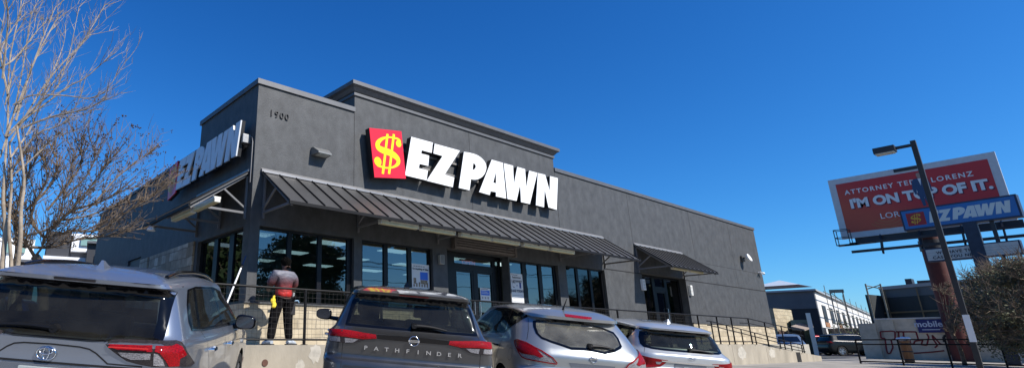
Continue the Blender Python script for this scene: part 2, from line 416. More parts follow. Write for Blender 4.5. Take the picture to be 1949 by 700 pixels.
for x in (7.74, 7.99): m2.tube([(x, yd-.0, .85), (x, yd-.06, .87), (x, yd-.06, 1.25), (x, yd, 1.27)], .014)
m2.build('door_handle', mat('steel', (.5, .5, .5), .3, metal=1), do)
# side entrance with glass either side of the door
d2 = MB(); wall_grid(d2, 17.62, 21.5, 0, 2.80, .30, .38, [(17.76, 18.98, .12, 2.72), (19.22, 20.06, 2.36, 2.72), (19.22, 20.06, .1, 2.2), (20.28, 21.38, .12, 2.72)], FR)
d2o = d2.build('side_door', frame_m, bld); d2o['label'] = 'second glass entrance under the small canopy'
tint_glass = glass_mat('tinted_glass', (.06, .065, .06), ior=1.9)
for a, b, c, e in [(17.76, 18.98, .12, 2.72), (19.22, 20.06, 2.36, 2.72), (19.30, 19.98, .2, 2.12), (20.28, 21.38, .12, 2.72)]:
    m2 = MB(); m2.quad((a-.02, .34, c-.02), (b+.02, .34, c-.02), (b+.02, .34, e+.02), (a-.02, .34, e+.02)); m2.build('pane', tint_glass, d2o)
m2 = MB(); wall_grid(m2, 19.22, 20.06, .1, 2.2, .31, .36, [(19.30, 19.98, .22, 2.11)], FR); m2.build('door_leaf', frame_m, d2o)
m2 = MB(); m2.tube([(19.99, .31, .8), (19.99, .25, .82), (19.99, .25, 1.45), (19.99, .31, 1.47)], .016); m2.build('door_handle', mat('steel', (.5, .5, .5), .3, metal=1), d2o)
# roller shutter box above the entrance
mb = MB(); prof = []
for i in range(9):
    t = math.pi/2*i/8; prof.append((-.02-.30*math.sin(t+.0)*.9, 3.05-.36*(1-math.cos(t))))
mb.box(6.5, 9.35, -.10, -.003, 2.70, 2.80)
for i in range(5):
    z = 2.74 + i*.075
    mb.tube([(6.62, -.10, z+.03), (9.3, -.10, z+.03)], .042, 8)
mb.box(6.52, 6.62, -.16, -.003, 2.68, 3.12, bev=.01); mb.box(9.3, 9.40, -.16, -.003, 2.68, 3.12, bev=.01)
mb.build('roller_shutter', mat('shutter_metal', (.10, .085, .075), .6, var=.15, scale=8), bld, smooth=40)
# dark door and meter box on the side
mb = MB(); mb.box(.06, .1, 8.0, 9.5, -.4, 2.8, bev=.005); mb.build('service_door', mat('dark_door', (.015, .016, .022), .5), bld)
# interior
int_w = mat('interior_wall', (.16, .17, .16), .9, var=.1); int_f = mat('interior_floor', (.14, .13, .12), .6, var=.2)
mb = MB(); mb.quad((.3, .3, 0), (16.4, .3, 0), (16.4, 12, 0), (.3, 12, 0)); mb.build('shop_floor', int_f, bld)
mb = MB(); mb.quad((.3, .3, 3.3), (16.4, .3, 3.3), (16.4, 12, 3.3), (.3, 12, 3.3)); ceil_o = mb.build('ceiling', mat('ceiling_tile', (.22, .23, .23), .9, var=.1), bld)
mb = MB(); mb.box(16.4, 16.5, .3, 12, 0, 3.3); mb.box(.3, 16.4, 12, 12.1, 0, 3.3); mb.box(17.2, 17.3, .3, 6, 0, 3.3); mb.box(22, 22.1, .3, 6, 0, 3.3); mb.box(17.3, 22, 6, 6.1, 0, 3.3)
mb.quad((17.3, .4, .0), (22, .4, .0), (22, 6, .0), (17.3, 6, .0)); mb.quad((17.3, .4, 3.3), (22, .4, 3.3), (22, 6, 3.3), (17.3, 6, 3.3))
mb.build('interior_wall', int_w, bld)
panel_m = mat('ceiling_light_panel', (.8, .85, .85), .5, emit=(.75, .95, .95), estr=.8)
for ix in range(5):
    for iy in range(4):
        mb = MB(); x = 1.6+ix*2.9; y = 1.4+iy*2.6
        mb.box(x, x+1.2, y, y+.6, 3.27, 3.296); mb.build('ceiling_light_panel', panel_m, ceil_o)
rnd = random.Random(4)
mb = MB()
for k, (x, y) in enumerate([(1.2, 3.4), (4.2, 3.2), (9.8, 3.4), (12.6, 3.0)]):
    mb.box(x, x+2.2, y, y+.5, 0, 1.25, bev=.01)
    for i in range(6):
        a = x + .1 + i*.33; mb.box(a, a+.2+rnd.random()*.1, y+.1, y+.4, 1.25, 1.4+rnd.random()*.35)
mb.build('display_counter', mat('counter', (.12, .13, .14), .5, var=.5, scale=5), bld)
# folding security grille behind the first window
mb = MB()
for i in range(22):
    x = .34 + i*.034
    mb.tube([(x, .30, .92), (x, .30, 2.6)], .005, 4)
for j in range(9):
    for i in range(21):
        x = .34+i*.034; z = .95+j*.19; mb.tube([(x, .295, z), (x+.034, .295, z+.09)], .003, 3); mb.tube([(x+.034, .295, z), (x, .295, z+.09)], .003, 3)
mb.build('security_grille', mat('grille', (.25, .33, .32), .5, metal=.4), bld)

# ------------------------------------------------------------ canopies
aw_m = mat('canopy_metal', (.078, .076, .073), .45, metal=.35, var=.12, scale=.8)
aw_dark = mat('canopy_seam', (.006, .006, .007), .6, spec=.2)
brk_m = mat('bracket_paint', (.13, .13, .135), .6)
def canopy(label, u0, u1, place, spacing=.467, brackets=(), z1=3.90, z0=2.93, pr=1.39, group=None):
    """place(u, out, z); out = distance from the wall"""
    root = empty('metal_canopy', place((u0+u1)/2, 0, z1), label, 'canopy', group)
    off = Vector(root.location); P = lambda u, o_, z: tuple(Vector(place(u, o_, z)) - off)
    def bx(mb, ua, ub, oa, ob, za0, za1, zb0, zb1):
        vs = [P(ua, oa, za0), P(ub, oa, za0), P(ub, ob, zb0), P(ua, ob, zb0), P(ua, oa, za1), P(ub, oa, za1), P(ub, ob, zb1), P(ua, ob, zb1)]
        mb.add(vs, [(0,3,2,1),(4,5,6,7),(0,1,5,4),(1,2,6,5),(2,3,7,6),(3,0,4,7)])
    mb = MB(); bx(mb, u0, u1, .02, pr, z1-.03, z1, z0-.03, z0); mb.build('roof_panel', aw_m, root)
    mb = MB(); n = max(1, round((u1-u0)/spacing))
    for i in range(n+1):
        u = u0 + (u1-u0)*i/n; u = min(max(u, u0+.013), u1-.013)
        bx(mb, u-.009, u+.009, .03, pr, z1, z1+.038, z0, z0+.038)
    mb.build('standing_seam', aw_dark if True else aw_m, root)
    mb = MB(); bx(mb, u0-.01, u1+.01, .003, .07, z1+.0, z1+.10, z1-.01, z1+.04); mb.build('wall_flashing', mat('flashing', (.30, .29, .28), .4, metal=.5, var=.1, scale=2), root)
    mb = MB(); bx(mb, u0, u1, pr-.02, pr+.02, z0-.06, z0+.01, z0-.06, z0+.01); mb.build('front_edge', aw_dark, root)
    for u in brackets:
        mb = MB()
        mb.bar(P(u, .03, z1-.05), P(u, .03, z1-1.12), .05, .05)
        mb.bar(P(u, .03, z1-.06), P(u, pr-.05, z0-.06), .05, .05)
        mb.bar(P(u, .05, z1-.98), P(u, pr-.1, z0+.0), .045, .05)
        mb.bar(P(u, .05, z1-.86), P(u, .62, z1-.47), .04, .04)
        mb.build('bracket', brk_m, root)
    return root
FRP = lambda u, o_, z: (u, -o_, z)
SDP = lambda u, o_, z: (-o_, u, z)
canopy('long dark metal canopy with standing seams over the front windows and entrance', .2, 14.93, FRP, .467, [.3, 3.06, 5.95, 8.95, 11.95, 14.85], group='metal canopies')
canopy('short dark metal canopy over the second glass entrance', 17.27, 21.50, FRP, .40, [17.37, 21.40], group='metal canopies')
canopy('dark metal canopy seen edge-on on the shaded side wall', .15, 3.30, SDP, .45, [.25, 1.7, 3.2], group='metal canopies')

# fluorescent tubes under the canopies
tube_m = mat('lamp_diffuser', (.50, .45, .27), .35, var=.12, scale=6); tube_h = mat('lamp_housing', (.6, .58, .5), .5, var=.15, scale=9)
def strip_light(p, q, label, group='fluorescent lights under the canopies'):
    p = Vector(p); q = Vector(q); c = (p+q)/2
    root = empty('fluorescent_light', c, label, 'light fixture', group); d = (q-p)/2
    n = d.normalized()
    mb = MB(); mb.bar(-d, d, .15, .05, bev=.01); mb.build('housing', tube_h, root).location = (0, 0, .05)
    mb = MB(); mb.bar(-d*.96, d*.96, .14, .09, bev=.03); mb.build('diffuser', tube_m, root).location = (0, 0, -.005)
    mb = MB()
    for s in (-1, 1): mb.bar(d*s*.97, d*s*1.01, .13, .09, bev=.01)
    mb.build('end_cap', tube_h, root)
    mb = MB()
    for s in (-.6, .6): mb.bar(d*s+Vector((0,0,.07)), d*s+Vector((0,0,.16)), .02, .02)
    mb.build('hanger', brk_m, root)
    return root
ords = ['first from the left under the long front canopy, nearest the building corner', 'second from the left under the long front canopy', 'third from the left under the long front canopy', 'fourth from the left under the long front canopy, over the entrance', 'fifth from the left under the long front canopy, right of the entrance', 'last on the right under the long front canopy']
for (a, b), t in zip([(2.82, 4.04), (4.16, 5.38), (5.61, 6.84), (6.88, 8.10), (8.30, 9.53), (9.66, 10.90)], ords):
    strip_light((a, -1.22, 2.83), (b, -1.22, 2.83), 'yellowed tube light, ' + t)
strip_light((16.9+.85, -1.2, 2.88), (18.55+.4, -1.2, 2.88), 'yellowed tube light, left one under the short canopy')
strip_light((19.2, -1.2, 2.88), (20.4, -1.2, 2.88), 'yellowed tube light, right one under the short canopy')
strip_light((-1.2, .30-1.2+.0, 2.83), (-1.2, .26, 2.83), 'yellowed tube light on the shaded side, nearer the corner', )
strip_light((-1.2, .40, 2.83), (-1.2, 1.62, 2.83), 'yellowed tube light on the shaded side, farther from the corner')

# ------------------------------------------------------------ wall fittings
dk = mat('fixture_bronze', (.05, .045, .04), .5); lens_m = mat('lens', (.45, .45, .4), .2, var=.2, scale=30)
root = empty('wall_lamp', (1.80, 0, 4.66), 'dark wedge wall lamp on the stucco above the long canopy', 'wall lamp')
mb = MB(); vs = [(-.24,0,-.06),(.24,0,-.06),(.24,0,.13),(-.24,0,.13),(-.2,-.30,-.06),(.2,-.30,-.06),(.2,-.30,-.02),(-.2,-.30,-.02),(.24,-.1,.13),(-.24,-.1,.13)]
mb.add(vs, [(0,1,2,3),(0,4,5,1),(4,7,6,5),(3,2,8,9),(9,8,6,7),(0,3,9,7,4),(1,5,6,8,2)]); mb.build('housing', mat('fixture_grey', (.2, .2, .19), .4, metal=.4), root)
mb = MB(); mb.box(-.15, .15, -.26, -.06, -.075, -.055); mb.build('lens', lens_m, root)
white_plastic = mat('white_plastic', (.75, .75, .72), .4)
root = empty('flood_lamp', (28.5, 0, 4.22), 'round white flood lamp high on the right end of the front wall', 'flood lamp')
mb = MB(); mb.box(-.2, .2, -.10, 0, -.05, .22, bev=.02); mb.bar((0, -.05, .12), (0, -.2, .1), .06); mb.build('mount', dk, root)
mb = MB(); M = Matrix.Rotation(R(70), 4, 'X'); mb.lathe([(.0, .0), (.1, .0), (.2, .12), (.21, .2), (.19, .2), (.0, .18)], 20, (0, -.2, .05), M); mb.build('lamp_head', white_plastic, root, smooth=30)
root = empty('security_camera', (30.5, 0, 3.72), 'small white twin security camera at the far right corner of the front wall', 'security camera')
mb = MB(); mb.tube([(0, 0, 0), (0, -.12, 0)], .05, 10); mb.build('mount', white_plastic, root, smooth=30)
for s in (-1, 1):
    mb = MB(); mb.tube([(s*.05, -.1, .0), (s*.16, -.22, -.06)], [.06, .07], 12); mb.build('lens_head', white_plastic, root, smooth=30)
for x, lab, y in [(17.50, 'small white louvred box left of the second glass entrance', 0), (21.72, 'small sunlit white box right of the second glass entrance', 0)]:
    root = empty('wall_box', (x, y, 2.30), lab, 'wall box')
    mb = MB(); mb.box(-.10, .10, -.12, -.002, -.22, .22, bev=.015); mb.build('housing', white_plastic, root)
    mb = MB()
    for k in range(6): mb.box(-.08, .08, -.128, -.119, -.17+k*.06, -.14+k*.06)
    mb.build('louvre', mat('louvre_grey', (.4, .4, .38), .5), root)
root = empty('wall_box', (6.04, 0, 2.33), 'grey ventilated alarm box between window and entrance', 'alarm box')
mb = MB(); mb.box(-.09, .09, -.10, -.002, -.13, .13, bev=.01); mb.build('housing', mat('alarm_grey', (.3, .3, .28), .5), root)
mb = MB()
for k in range(7): mb.box(-.07, .07, -.106, -.099, -.105+k*.033, -.09+k*.033)
mb.build('louvre', dk, root)
# house number
mb = MB(); text_into(mb, '1900', .24, lambda u, v, w_: (u, -w_-.01, v), .012, spacing=1.15, sx=1.05)
o = mb.build('house_number', mat('number_black', (.012, .012, .013), .5)); o.location = (.60, 0, 5.43)
tag(o, 'black raised numerals 1900 high on the stucco left of the large sign', 'house number')
# electric box and conduit at the corner beside the side sign
root = empty('junction_box', (0, .32, 4.72), 'grey junction box at the end of the side sign', 'junction box')
mb = MB(); mb.box(-.22, -.003, -.1, .12, -.1, .12, bev=.01); mb.build('housing', mat('galvanised', (.22, .225, .23), .45, metal=.6, var=.2, scale=20), root)
mb = MB(); mb.tube([(-.03, -.1, .06), (-.03, -.2, .04), (-.03, -.24, -.1), (-.03, -.24, -1.1)], .014, 6); mb.build('conduit', mat('conduit', (.13, .13, .14), .5), root, smooth=40)
o = None
root = empty('flood_lamp', (-1.35, 2.75, 2.78), 'small white lamp under the outer end of the side canopy', 'flood lamp')
mb = MB(); mb.lathe([(.0, .06), (.06, .05), (.10, .0), (.11, -.05), (.09, -.06), (.0, -.05)], 16); mb.build('lamp_head', white_plastic, root, smooth=30)
mb = MB(); mb.bar((0, 0, .03), (0, 0, .14), .03); mb.build('mount', dk, root)
# ------------------------------------------------------------ letter signs
GL = {
'E': [[(4.751, 5.722), (5.608, 5.732), (5.552, 5.395), (5.146, 5.394), (5.124, 5.288), (5.442, 5.291), (5.392, 4.963), (5.049, 4.96), (5.013, 4.828), (5.375, 4.822), (5.301, 4.51), (4.478, 4.516)]],
'Z': [[(5.689, 5.716), (6.774, 5.724), (6.057, 4.823), (6.466, 4.806), (6.38, 4.487), (5.308, 4.503), (6.004, 5.391), (5.619, 5.395)]],
'P': [[(6.956, 5.723), (7.204, 5.747), (7.412, 5.752), (7.587, 5.738), (7.743, 5.693), (7.879, 5.62), (7.961, 5.522), (7.976, 5.411), (7.94, 5.291), (7.857, 5.163), (7.74, 5.048), (7.592, 4.963), (7.448, 4.908), (7.326, 4.887), (7.213, 4.884), (7.11, 4.511), (6.64, 4.512)], [(7.359, 5.427), (7.42, 5.42), (7.459, 5.382), (7.47, 5.34), (7.437, 5.274), (7.377, 5.224), (7.303, 5.2)]],
'A': [[(8.264, 5.726), (8.816, 5.726), (8.856, 4.517), (8.347, 4.513), (8.368, 4.653), (8.102, 4.64), (8.047, 4.508), (7.555, 4.528)], [(8.426, 5.338), (8.398, 4.953), (8.263, 4.955)]],
'W': [[(8.864, 5.724), (9.349, 5.729), (9.31, 5.068), (9.569, 5.73), (9.991, 5.729), (9.971, 5.079), (10.213, 5.715), (10.674, 5.722), (10.092, 4.516), (9.62, 4.517), (9.648, 5.126), (9.385, 4.519), (8.924, 4.516)]],
'N': [[(10.699, 5.72), (11.127, 5.734), (11.305, 5.168), (11.414, 5.736), (11.882, 5.741), (11.619, 4.534), (11.141, 4.551), (11.014, 5.187), (10.878, 4.519), (10.424, 4.527)]]}
PANEL = [(3.21, 5.632), (4.372, 5.802), (4.509, 4.423), (3.388, 4.261)]
DS = [(4.242, 5.381, .066), (4.297, 5.485, .046), (4.221, 5.536, .033), (4.104, 5.539, .026), (3.939, 5.524, .023), (3.775, 5.476, .03), (3.613, 5.382, .049), (3.501, 5.252, .069), (3.516, 5.138, .082), (3.659, 5.089, .092), (3.9, 5.069, .097), (4.096, 5.022, .092), (4.226, 4.929, .077), (4.217, 4.808, .056), (4.09, 4.697, .033), (3.927, 4.63, .025), (3.766, 4.6, .023), (3.623, 4.603, .028), (3.513, 4.629, .046), (3.451, 4.693, .061)]
DB = [((3.851, 5.6), (3.669, 4.408)), ((4.083, 5.648), (3.889, 4.447))]
def ribbon2d(path):
    """outline of a stroke with a width at each point"""
    # densify with a Catmull-Rom curve
    P = [path[0]] + list(path) + [path[-1]]; Q = []
    for i in range(1, len(P)-2):
        for k in range(4):
            t = k/4; Q.append(tuple(.5*((2*P[i][c]) + (-P[i-1][c]+P[i+1][c])*t + (2*P[i-1][c]-5*P[i][c]+4*P[i+1][c]-P[i+2][c])*t*t + (-P[i-1][c]+3*P[i][c]-3*P[i+1][c]+P[i+2][c])*t**3) for c in range(3)))
    Q.append(tuple(path[-1])); return Q
def dollar(mb, place, d):
    Q = ribbon2d(DS); k = len(Q); nrm = []
    for i in range(k):
        a = Q[max(i-1, 0)]; b = Q[min(i+1, k-1)]; dx, dy = b[0]-a[0], b[1]-a[1]; l = math.hypot(dx, dy) or 1; nrm.append((-dy/l, dx/l))
    for i in range(k-1):
        a, b = Q[i], Q[i+1]; n, m = nrm[i], nrm[i+1]
        quad = [(a[0]+n[0]*a[2], a[1]+n[1]*a[2]), (b[0]+m[0]*b[2], b[1]+m[1]*b[2]), (b[0]-m[0]*b[2], b[1]-m[1]*b[2]), (a[0]-n[0]*a[2], a[1]-n[1]*a[2])]
        mb.quad(*[place(p[0], p[1], d) for p in quad])
    for c, r_ in (((4.255, 5.40), .10), ((3.50, 4.73), .125)):
        ring = [(c[0]+r_*math.cos(t*math.pi/8), c[1]+r_*math.sin(t*math.pi/8)) for t in range(16)]
        mb.add([place(p[0], p[1], d+.001) for p in ring], [tuple(range(16))])
    for (a, b) in DB:
        w_ = .04; mb.quad(place(a[0]-w_, a[1], d+.002), place(a[0]+w_, a[1], d+.002), place(b[0]+w_, b[1], d+.002), place(b[0]-w_, b[1], d+.002))
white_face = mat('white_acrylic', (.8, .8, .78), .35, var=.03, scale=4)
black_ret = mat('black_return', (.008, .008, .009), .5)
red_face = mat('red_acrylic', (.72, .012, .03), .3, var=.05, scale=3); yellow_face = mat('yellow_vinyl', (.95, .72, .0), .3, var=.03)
def letter_sign(label, place, depth, standoff, face_m, red_m, yel_m, edge_m, rim=.012):
    """place(u, v, out) with u, v in the metres of the big sign"""
    root = empty('letter_sign', place(7.5, 5.1, 0), label, 'shop sign'); off = Vector(root.location)
    P = lambda u, v, o_: tuple(Vector(place(u, v, o_)) - off); rim_ = rim
    for k, g in GL.items():
        mb = MB(); mb.prism(g[0], g[1:], lambda u, v, t: P(u, v, standoff+t), depth)
        lo = mb.build('letter', edge_m, root); 
        mb = MB(); s = standoff+depth
        mb.prism(g[0], g[1:], lambda u, v, t: P(u, v, s+.002+t), rim); mb.build('letter_face', face_m, lo)
    mb = MB(); mb.prism(PANEL, [], lambda u, v, t: P(u, v, standoff+t), depth); po = mb.build('symbol_panel', edge_m, root)
    mb = MB(); mb.prism(PANEL, [], lambda u, v, t: P(u, v, standoff+depth+.002+t), rim); mb.build('panel_face', red_m, po)
    mb = MB(); dollar(mb, lambda u, v, t: P(u, v, standoff+depth+rim+.006+t), 0); mb.build('dollar_symbol', yel_m, po, recalc=False)
    mb = MB()
    for v in (5.35, 4.95): mb.box(*[c for pair in zip(P(4.2, v-.03, .01), P(11.6, v+.03, .07)) for c in sorted(pair)])
    mb.build('mounting_rail', mat('rail_grey', (.2, .19, .18), .5, var=.2), root)
    return root
FSP = lambda u, v, o_: (u, -o_, v)
letter_sign('large white block letters with tilted red dollar panel on the sunlit front wall', FSP, .17, .12, white_face, red_face, yellow_face, black_ret)
# the side sign: same letters, smaller, running away from the corner
SU0, SS = 11.882, 5.0/8.45
SSP = lambda u, v, o_: (-o_, .24 + (SU0-u)*SS*.95, 4.28 + (v-4.51)*.72)
letter_sign('smaller block letters with red dollar panel on the shaded side wall', SSP, .09, .17, mat('pale_acrylic', (.62, .64, .66), .4, var=.05), red_face, mat('amber_vinyl', (.6, .36, .02), .4), black_ret, .035)  # darker copies of the front sign's white and yellow, shade put into the colour

# posters and notices in the windows
paper = mat('poster_paper', (.62, .62, .62), .5, var=.04); ink = mat('ink_black', (.02, .02, .03), .6); blue_ink = mat('ink_blue', (.02, .12, .55), .5)
navy = mat('ink_navy', (.01, .03, .2), .5); redi = mat('ink_red', (.35, .04, .05), .5)
def poster(label, x0, x1, z0, z1, y, fn):
    root = empty('window_poster', ((x0+x1)/2, y, (z0+z1)/2), label, 'poster')
    w_ = (x1-x0)/2; h = (z1-z0)/2
    mb = MB(); mb.box(-w_, w_, -.004, 0, -h, h); mb.build('sheet', paper, root)
    P = lambda u, v, t=0: (u, -.006-t, v)
    fn(root, w_, h, P); return root
def rect(mb, P, a, b, c, d, t=0): mb.quad(P(a, c, t), P(b, c, t), P(b, d, t), P(a, d, t))
def p1(root, w_, h, P):
    mb = MB(); [rect(mb, P, -w_*.8+k*.09, -w_*.8+k*.09+.07, h*.78, h*.83) for k in range(5)]; text_into(mb, 'On Anything of Value', .07, lambda u, v, t: P(u, v+h*.58), .0005, bold=.003); mb.build('lettering', ink, root)
    mb = MB(); rect(mb, P, -.02, w_-.06, -.10, h*.35); mb.build('picture', blue_ink, root)
    mb = MB(); rect(mb, P, -.01, w_-.08, -.22, -.105); rect(mb, P, -w_+.06, -w_+.16, -.22, -.06, .001)
    for k in range(6): rect(mb, P, -w_+.05+k*.1, -w_+.11+k*.1, -h+.03, -h+.10+.03*(k % 3), .001)
    mb.build('picture', mat('photo_tones', (.22, .17, .12), .6, var=.8, scale=22), root)
poster('white poster with black heading and blue picture in the second window', 5.03, 5.70, 1.50, 2.16, Y+.02, p1)
def p2(root, w_, h, P):
    mb = MB(); [rect(mb, P, -w_*.8+k*.08, -w_*.8+k*.08+.06, h*.88, h*.92) for k in range(4)]; text_into(mb, 'Replacement', .085, lambda u, v, t: P(u, v+h*.74), .0005, bold=.002); text_into(mb, 'LAYAWAY', .11, lambda u, v, t: P(u, v+h*.48), .0005, bold=.004)
    mb.build('lettering', ink, root)
    mb = MB(); text_into(mb, 'TAKE TODAY', .105, lambda u, v, t: P(u, v-h*.16), .0005, bold=.005); rect(mb, P, .12, .21, .02, .2); rect(mb, P, -.02, .02, .08, .12); mb.build('lettering', navy, root)
    mb = MB(); pts = [(-.15+.08*math.cos(t*.5), .11+.08*math.sin(t*.5), .014) for t in range(1, 11)]
    for a, b in zip(pts, pts[1:]): mb.quad(P(a[0]*1, a[1]-.01), P(b[0], b[1]-.01), P(b[0], b[1]+.014), P(a[0], a[1]+.014))
    mb.build('symbol', ink, root)
    mb = MB()
    for k in range(4): rect(mb, P, -w_+.06, w_-.06, -h*.45-k*.1, -h*.45-k*.1+.012)
    mb.build('small_print', mat('ink_grey', (.3, .3, .3), .6), root)
poster('tall white LAYAWAY poster in the window right of the entrance', 9.30, 9.93, 1.24, 2.20, Y+.02, p2)
def p3(root, w_, h, P):
    mb = MB(); rect(mb, P, -w_+.03, w_-.03, -.03, h*.62); mb.build('blue_field', blue_ink, root)
    mb = MB()
    for k in range(3): rect(mb, P, -w_+.06, w_-.08-.05*k, .02+k*.045, .034+k*.045, .001)
    mb.build('lettering', paper, root)
    mb = MB(); rect(mb, P, -w_+.03, w_-.1, h*.74, h*.88)
    for k in range(3): rect(mb, P, -w_+.06+k*.13, -w_+.13+k*.13, -h*.75, -h*.4)
    mb.build('symbol', mat('ink_grey', (.3, .3, .3), .6), root)
poster('white notice with a blue field on the right-hand entrance door', 8.06, 8.52, 1.30, 1.68, yd-.01, p3)
root = empty('neon_sign', (7.74, yd+.12, 2.43), 'faint red OPEN neon sign in the glass over the entrance', 'neon sign')
mb = MB(); text_into(mb, 'OPEN', .17, lambda u, v, t: (u*1.3, -t, v), .008, spacing=1.1); mb.build('lettering', mat('neon_red', (.4, .1, .14), .4, emit=(1, .25, .35), estr=.35), root)
mb = MB(); mb.box(-.36, .36, .03, .05, -.1, .1); mb.build('backing', mat('neon_back', (.03, .04, .06), .4), root)
# ------------------------------------------------------------ terrace, retaining wall, railings
deck_m = mat('deck_concrete', (.36, .34, .29), .85, var=.12, scale=2.5, bump=.2)
mb = MB(); mb.box(-2.2, -.055, -1.45, 7, GB, 0); mb.box(-.055, 23.0, -1.45, -.055, GB, 0); mb.box(23.0, 31.0, -1.45, -.055, GB, -.01)
tag(mb.build('terrace', deck_m), kind='structure')
rw_m = mat('retaining_concrete', (.315, .28, .22), .85, var=.28, scale=1.1, detail=10., stretch=(1, 1, .5), bump=.35, bscale=30)
root = empty('retaining_wall', (0, -1.65, 0), 'low stained pale concrete retaining wall below the black railings', 'retaining wall')
mb = MB(); z = lambda x: 0.0 if x < 23.2 else -(x-23.2)/(29.8-23.2)*.47
for a, b in [(-2.4, 23.2), (23.2, 27.9), (28.5, 31.5)]:
    vs = [(a, -.08, -2.2), (b, -.08, -2.2), (b, .2, -2.2), (a, .2, -2.2), (a, -.08, z(a)), (b, -.08, z(b)), (b, .2, z(b)), (a, .2, z(a))]
    mb.add(vs, [(0,3,2,1),(4,5,6,7),(0,1,5,4),(1,2,6,5),(2,3,7,6),(3,0,4,7)])
mb.build('wall_body', rw_m, root)
mb = MB()
for x in (-.9, 2.7, 6.3, 9.9, 13.5, 17.1, 20.7, 24.3): mb.box(x-.008, x+.008, -.083, -.075, -1.6, z(x)-.004)
mb.build('joint', mat('wall_joint', (.12, .10, .08), .9), root)
for k, (x, zz_, w_, h_) in enumerate([(.72, -.16, .16, .2), (1.15, -.3, .22, .34), (.4, -.42, .12, .2), (1.9, -.1, .4, .1), (21.6, -.35, .5, .3), (24.9, -.4, .4, .25)]):
    mb = MB(); r9 = random.Random(k+5); pts = [(x+w_*math.cos(t)*r9.uniform(.6, 1.1), zz_+h_*math.sin(t)*r9.uniform(.6, 1.1)) for t in [j*math.pi/9 for j in range(18)]]; mb.add([(a, -.0835, b) for a, b in pts], [tuple(range(18))]); mb.build('patch', mat('patch_repair', (.42, .39, .33), .8, var=.25, scale=5), root)
mb = MB(); mb.box(27.9, 28.5, .15, .2, -2.2, -.36); mb.build('recess_panel', mat('recess_dark', (.03, .03, .03), .8), root)
mb = MB(); mb.tube([(-.37, -.095, -.315), (-.37, -.0, -.315)], [.062, .062], 14); mb.build('drain_pipe', mat('rust_drain', (.10, .045, .03), .8, var=.3), root, smooth=40)
black_rail = mat('rail_black', (.0045, .0042, .0045), .5, spec=.2)
wire_m = mat('rail_wire', (.05, .045, .04), .55)
rr = empty('guard_railing', (0, -1.65, 0), 'black steel guard railing with wire mesh along the terrace', 'railing')
mb = MB(); mb.tube([(-2.1, 0, 1.07), (23.1, 0, 1.07), (29.6, 0, .62)], .022, 8); mb.build('top_rail', black_rail, rr, smooth=40)
mb = MB(); mb.tube([(-2.1, 0, .10), (23.1, 0, .10), (29.6, 0, -.36)], .018, 8); mb.build('bottom_rail', black_rail, rr, smooth=40)
mb = MB(); mb.tube([(22.1, -.03, .86), (23.1, -.03, .86), (29.6, -.03, .40)], .016, 8); mb.build('middle_rail', black_rail, rr, smooth=40)
for x in [-1.5, .52, 2.5, 4.5, 6.5, 8.5, 10.5, 12.4, 14.4, 16.3, 18.2, 19.9, 21.3, 23.1, 24.9, 26.9, 29.4]:
    t = 1.07 if x <= 23.1 else 1.07-(x-23.1)*.0692
    mb = MB(); mb.box(x-.022, x+.022, -.022, .022, z(x)-.01, t, bev=.004); mb.box(x-.05, x+.05, -.05, .05, z(x), z(x)+.012); mb.build('post', black_rail, rr)
mb = MB(); wr = .0022
nx_ = int((17.5+2.05)/.1016)
for i in range(nx_):
    x = -2.05+i*.1016; mb.tube([(x, .005, .10), (x, .005, 1.07)], wr, 4, caps=False)
for k in range(1, 10):
    zz = .10+k*.1016; mb.tube([(-2.05, .008, zz), (17.5, .008, zz)], wr, 4, caps=False)
mb.build('wire_mesh', wire_m, rr)
# the outer ramp's handrail, slightly in front
hr = empty('ramp_handrail', (18.9, -1.78, 0), 'double black handrail sloping down the ramp in front of the guard railing', 'handrail')
x0, x1 = 0.0, 9.9; za, zb = .86, -.05
for dz, nm in ((0, 'upper_rail'), (-.16, 'lower_rail')):
    mb = MB(); mb.tube([(x0-.25, 0, za+dz), (x0, 0, za+dz), (x1, 0, zb+dz), (x1+.2, 0, zb+dz-.03)], .019, 8); mb.build(nm, black_rail, hr, smooth=40)
for i in range(8):
    x = x0 + .1 + i*(x1-x0-.2)/7; t = za+(zb-za)*(x-x0)/(x1-x0); g = min(0.0, z(18.9+x))
    if t-g < .15: g = t-.35
    mb = MB(); mb.box(x-.018, x+.018, -.018, .018, g-.02, t); mb.build('post', black_rail, hr)
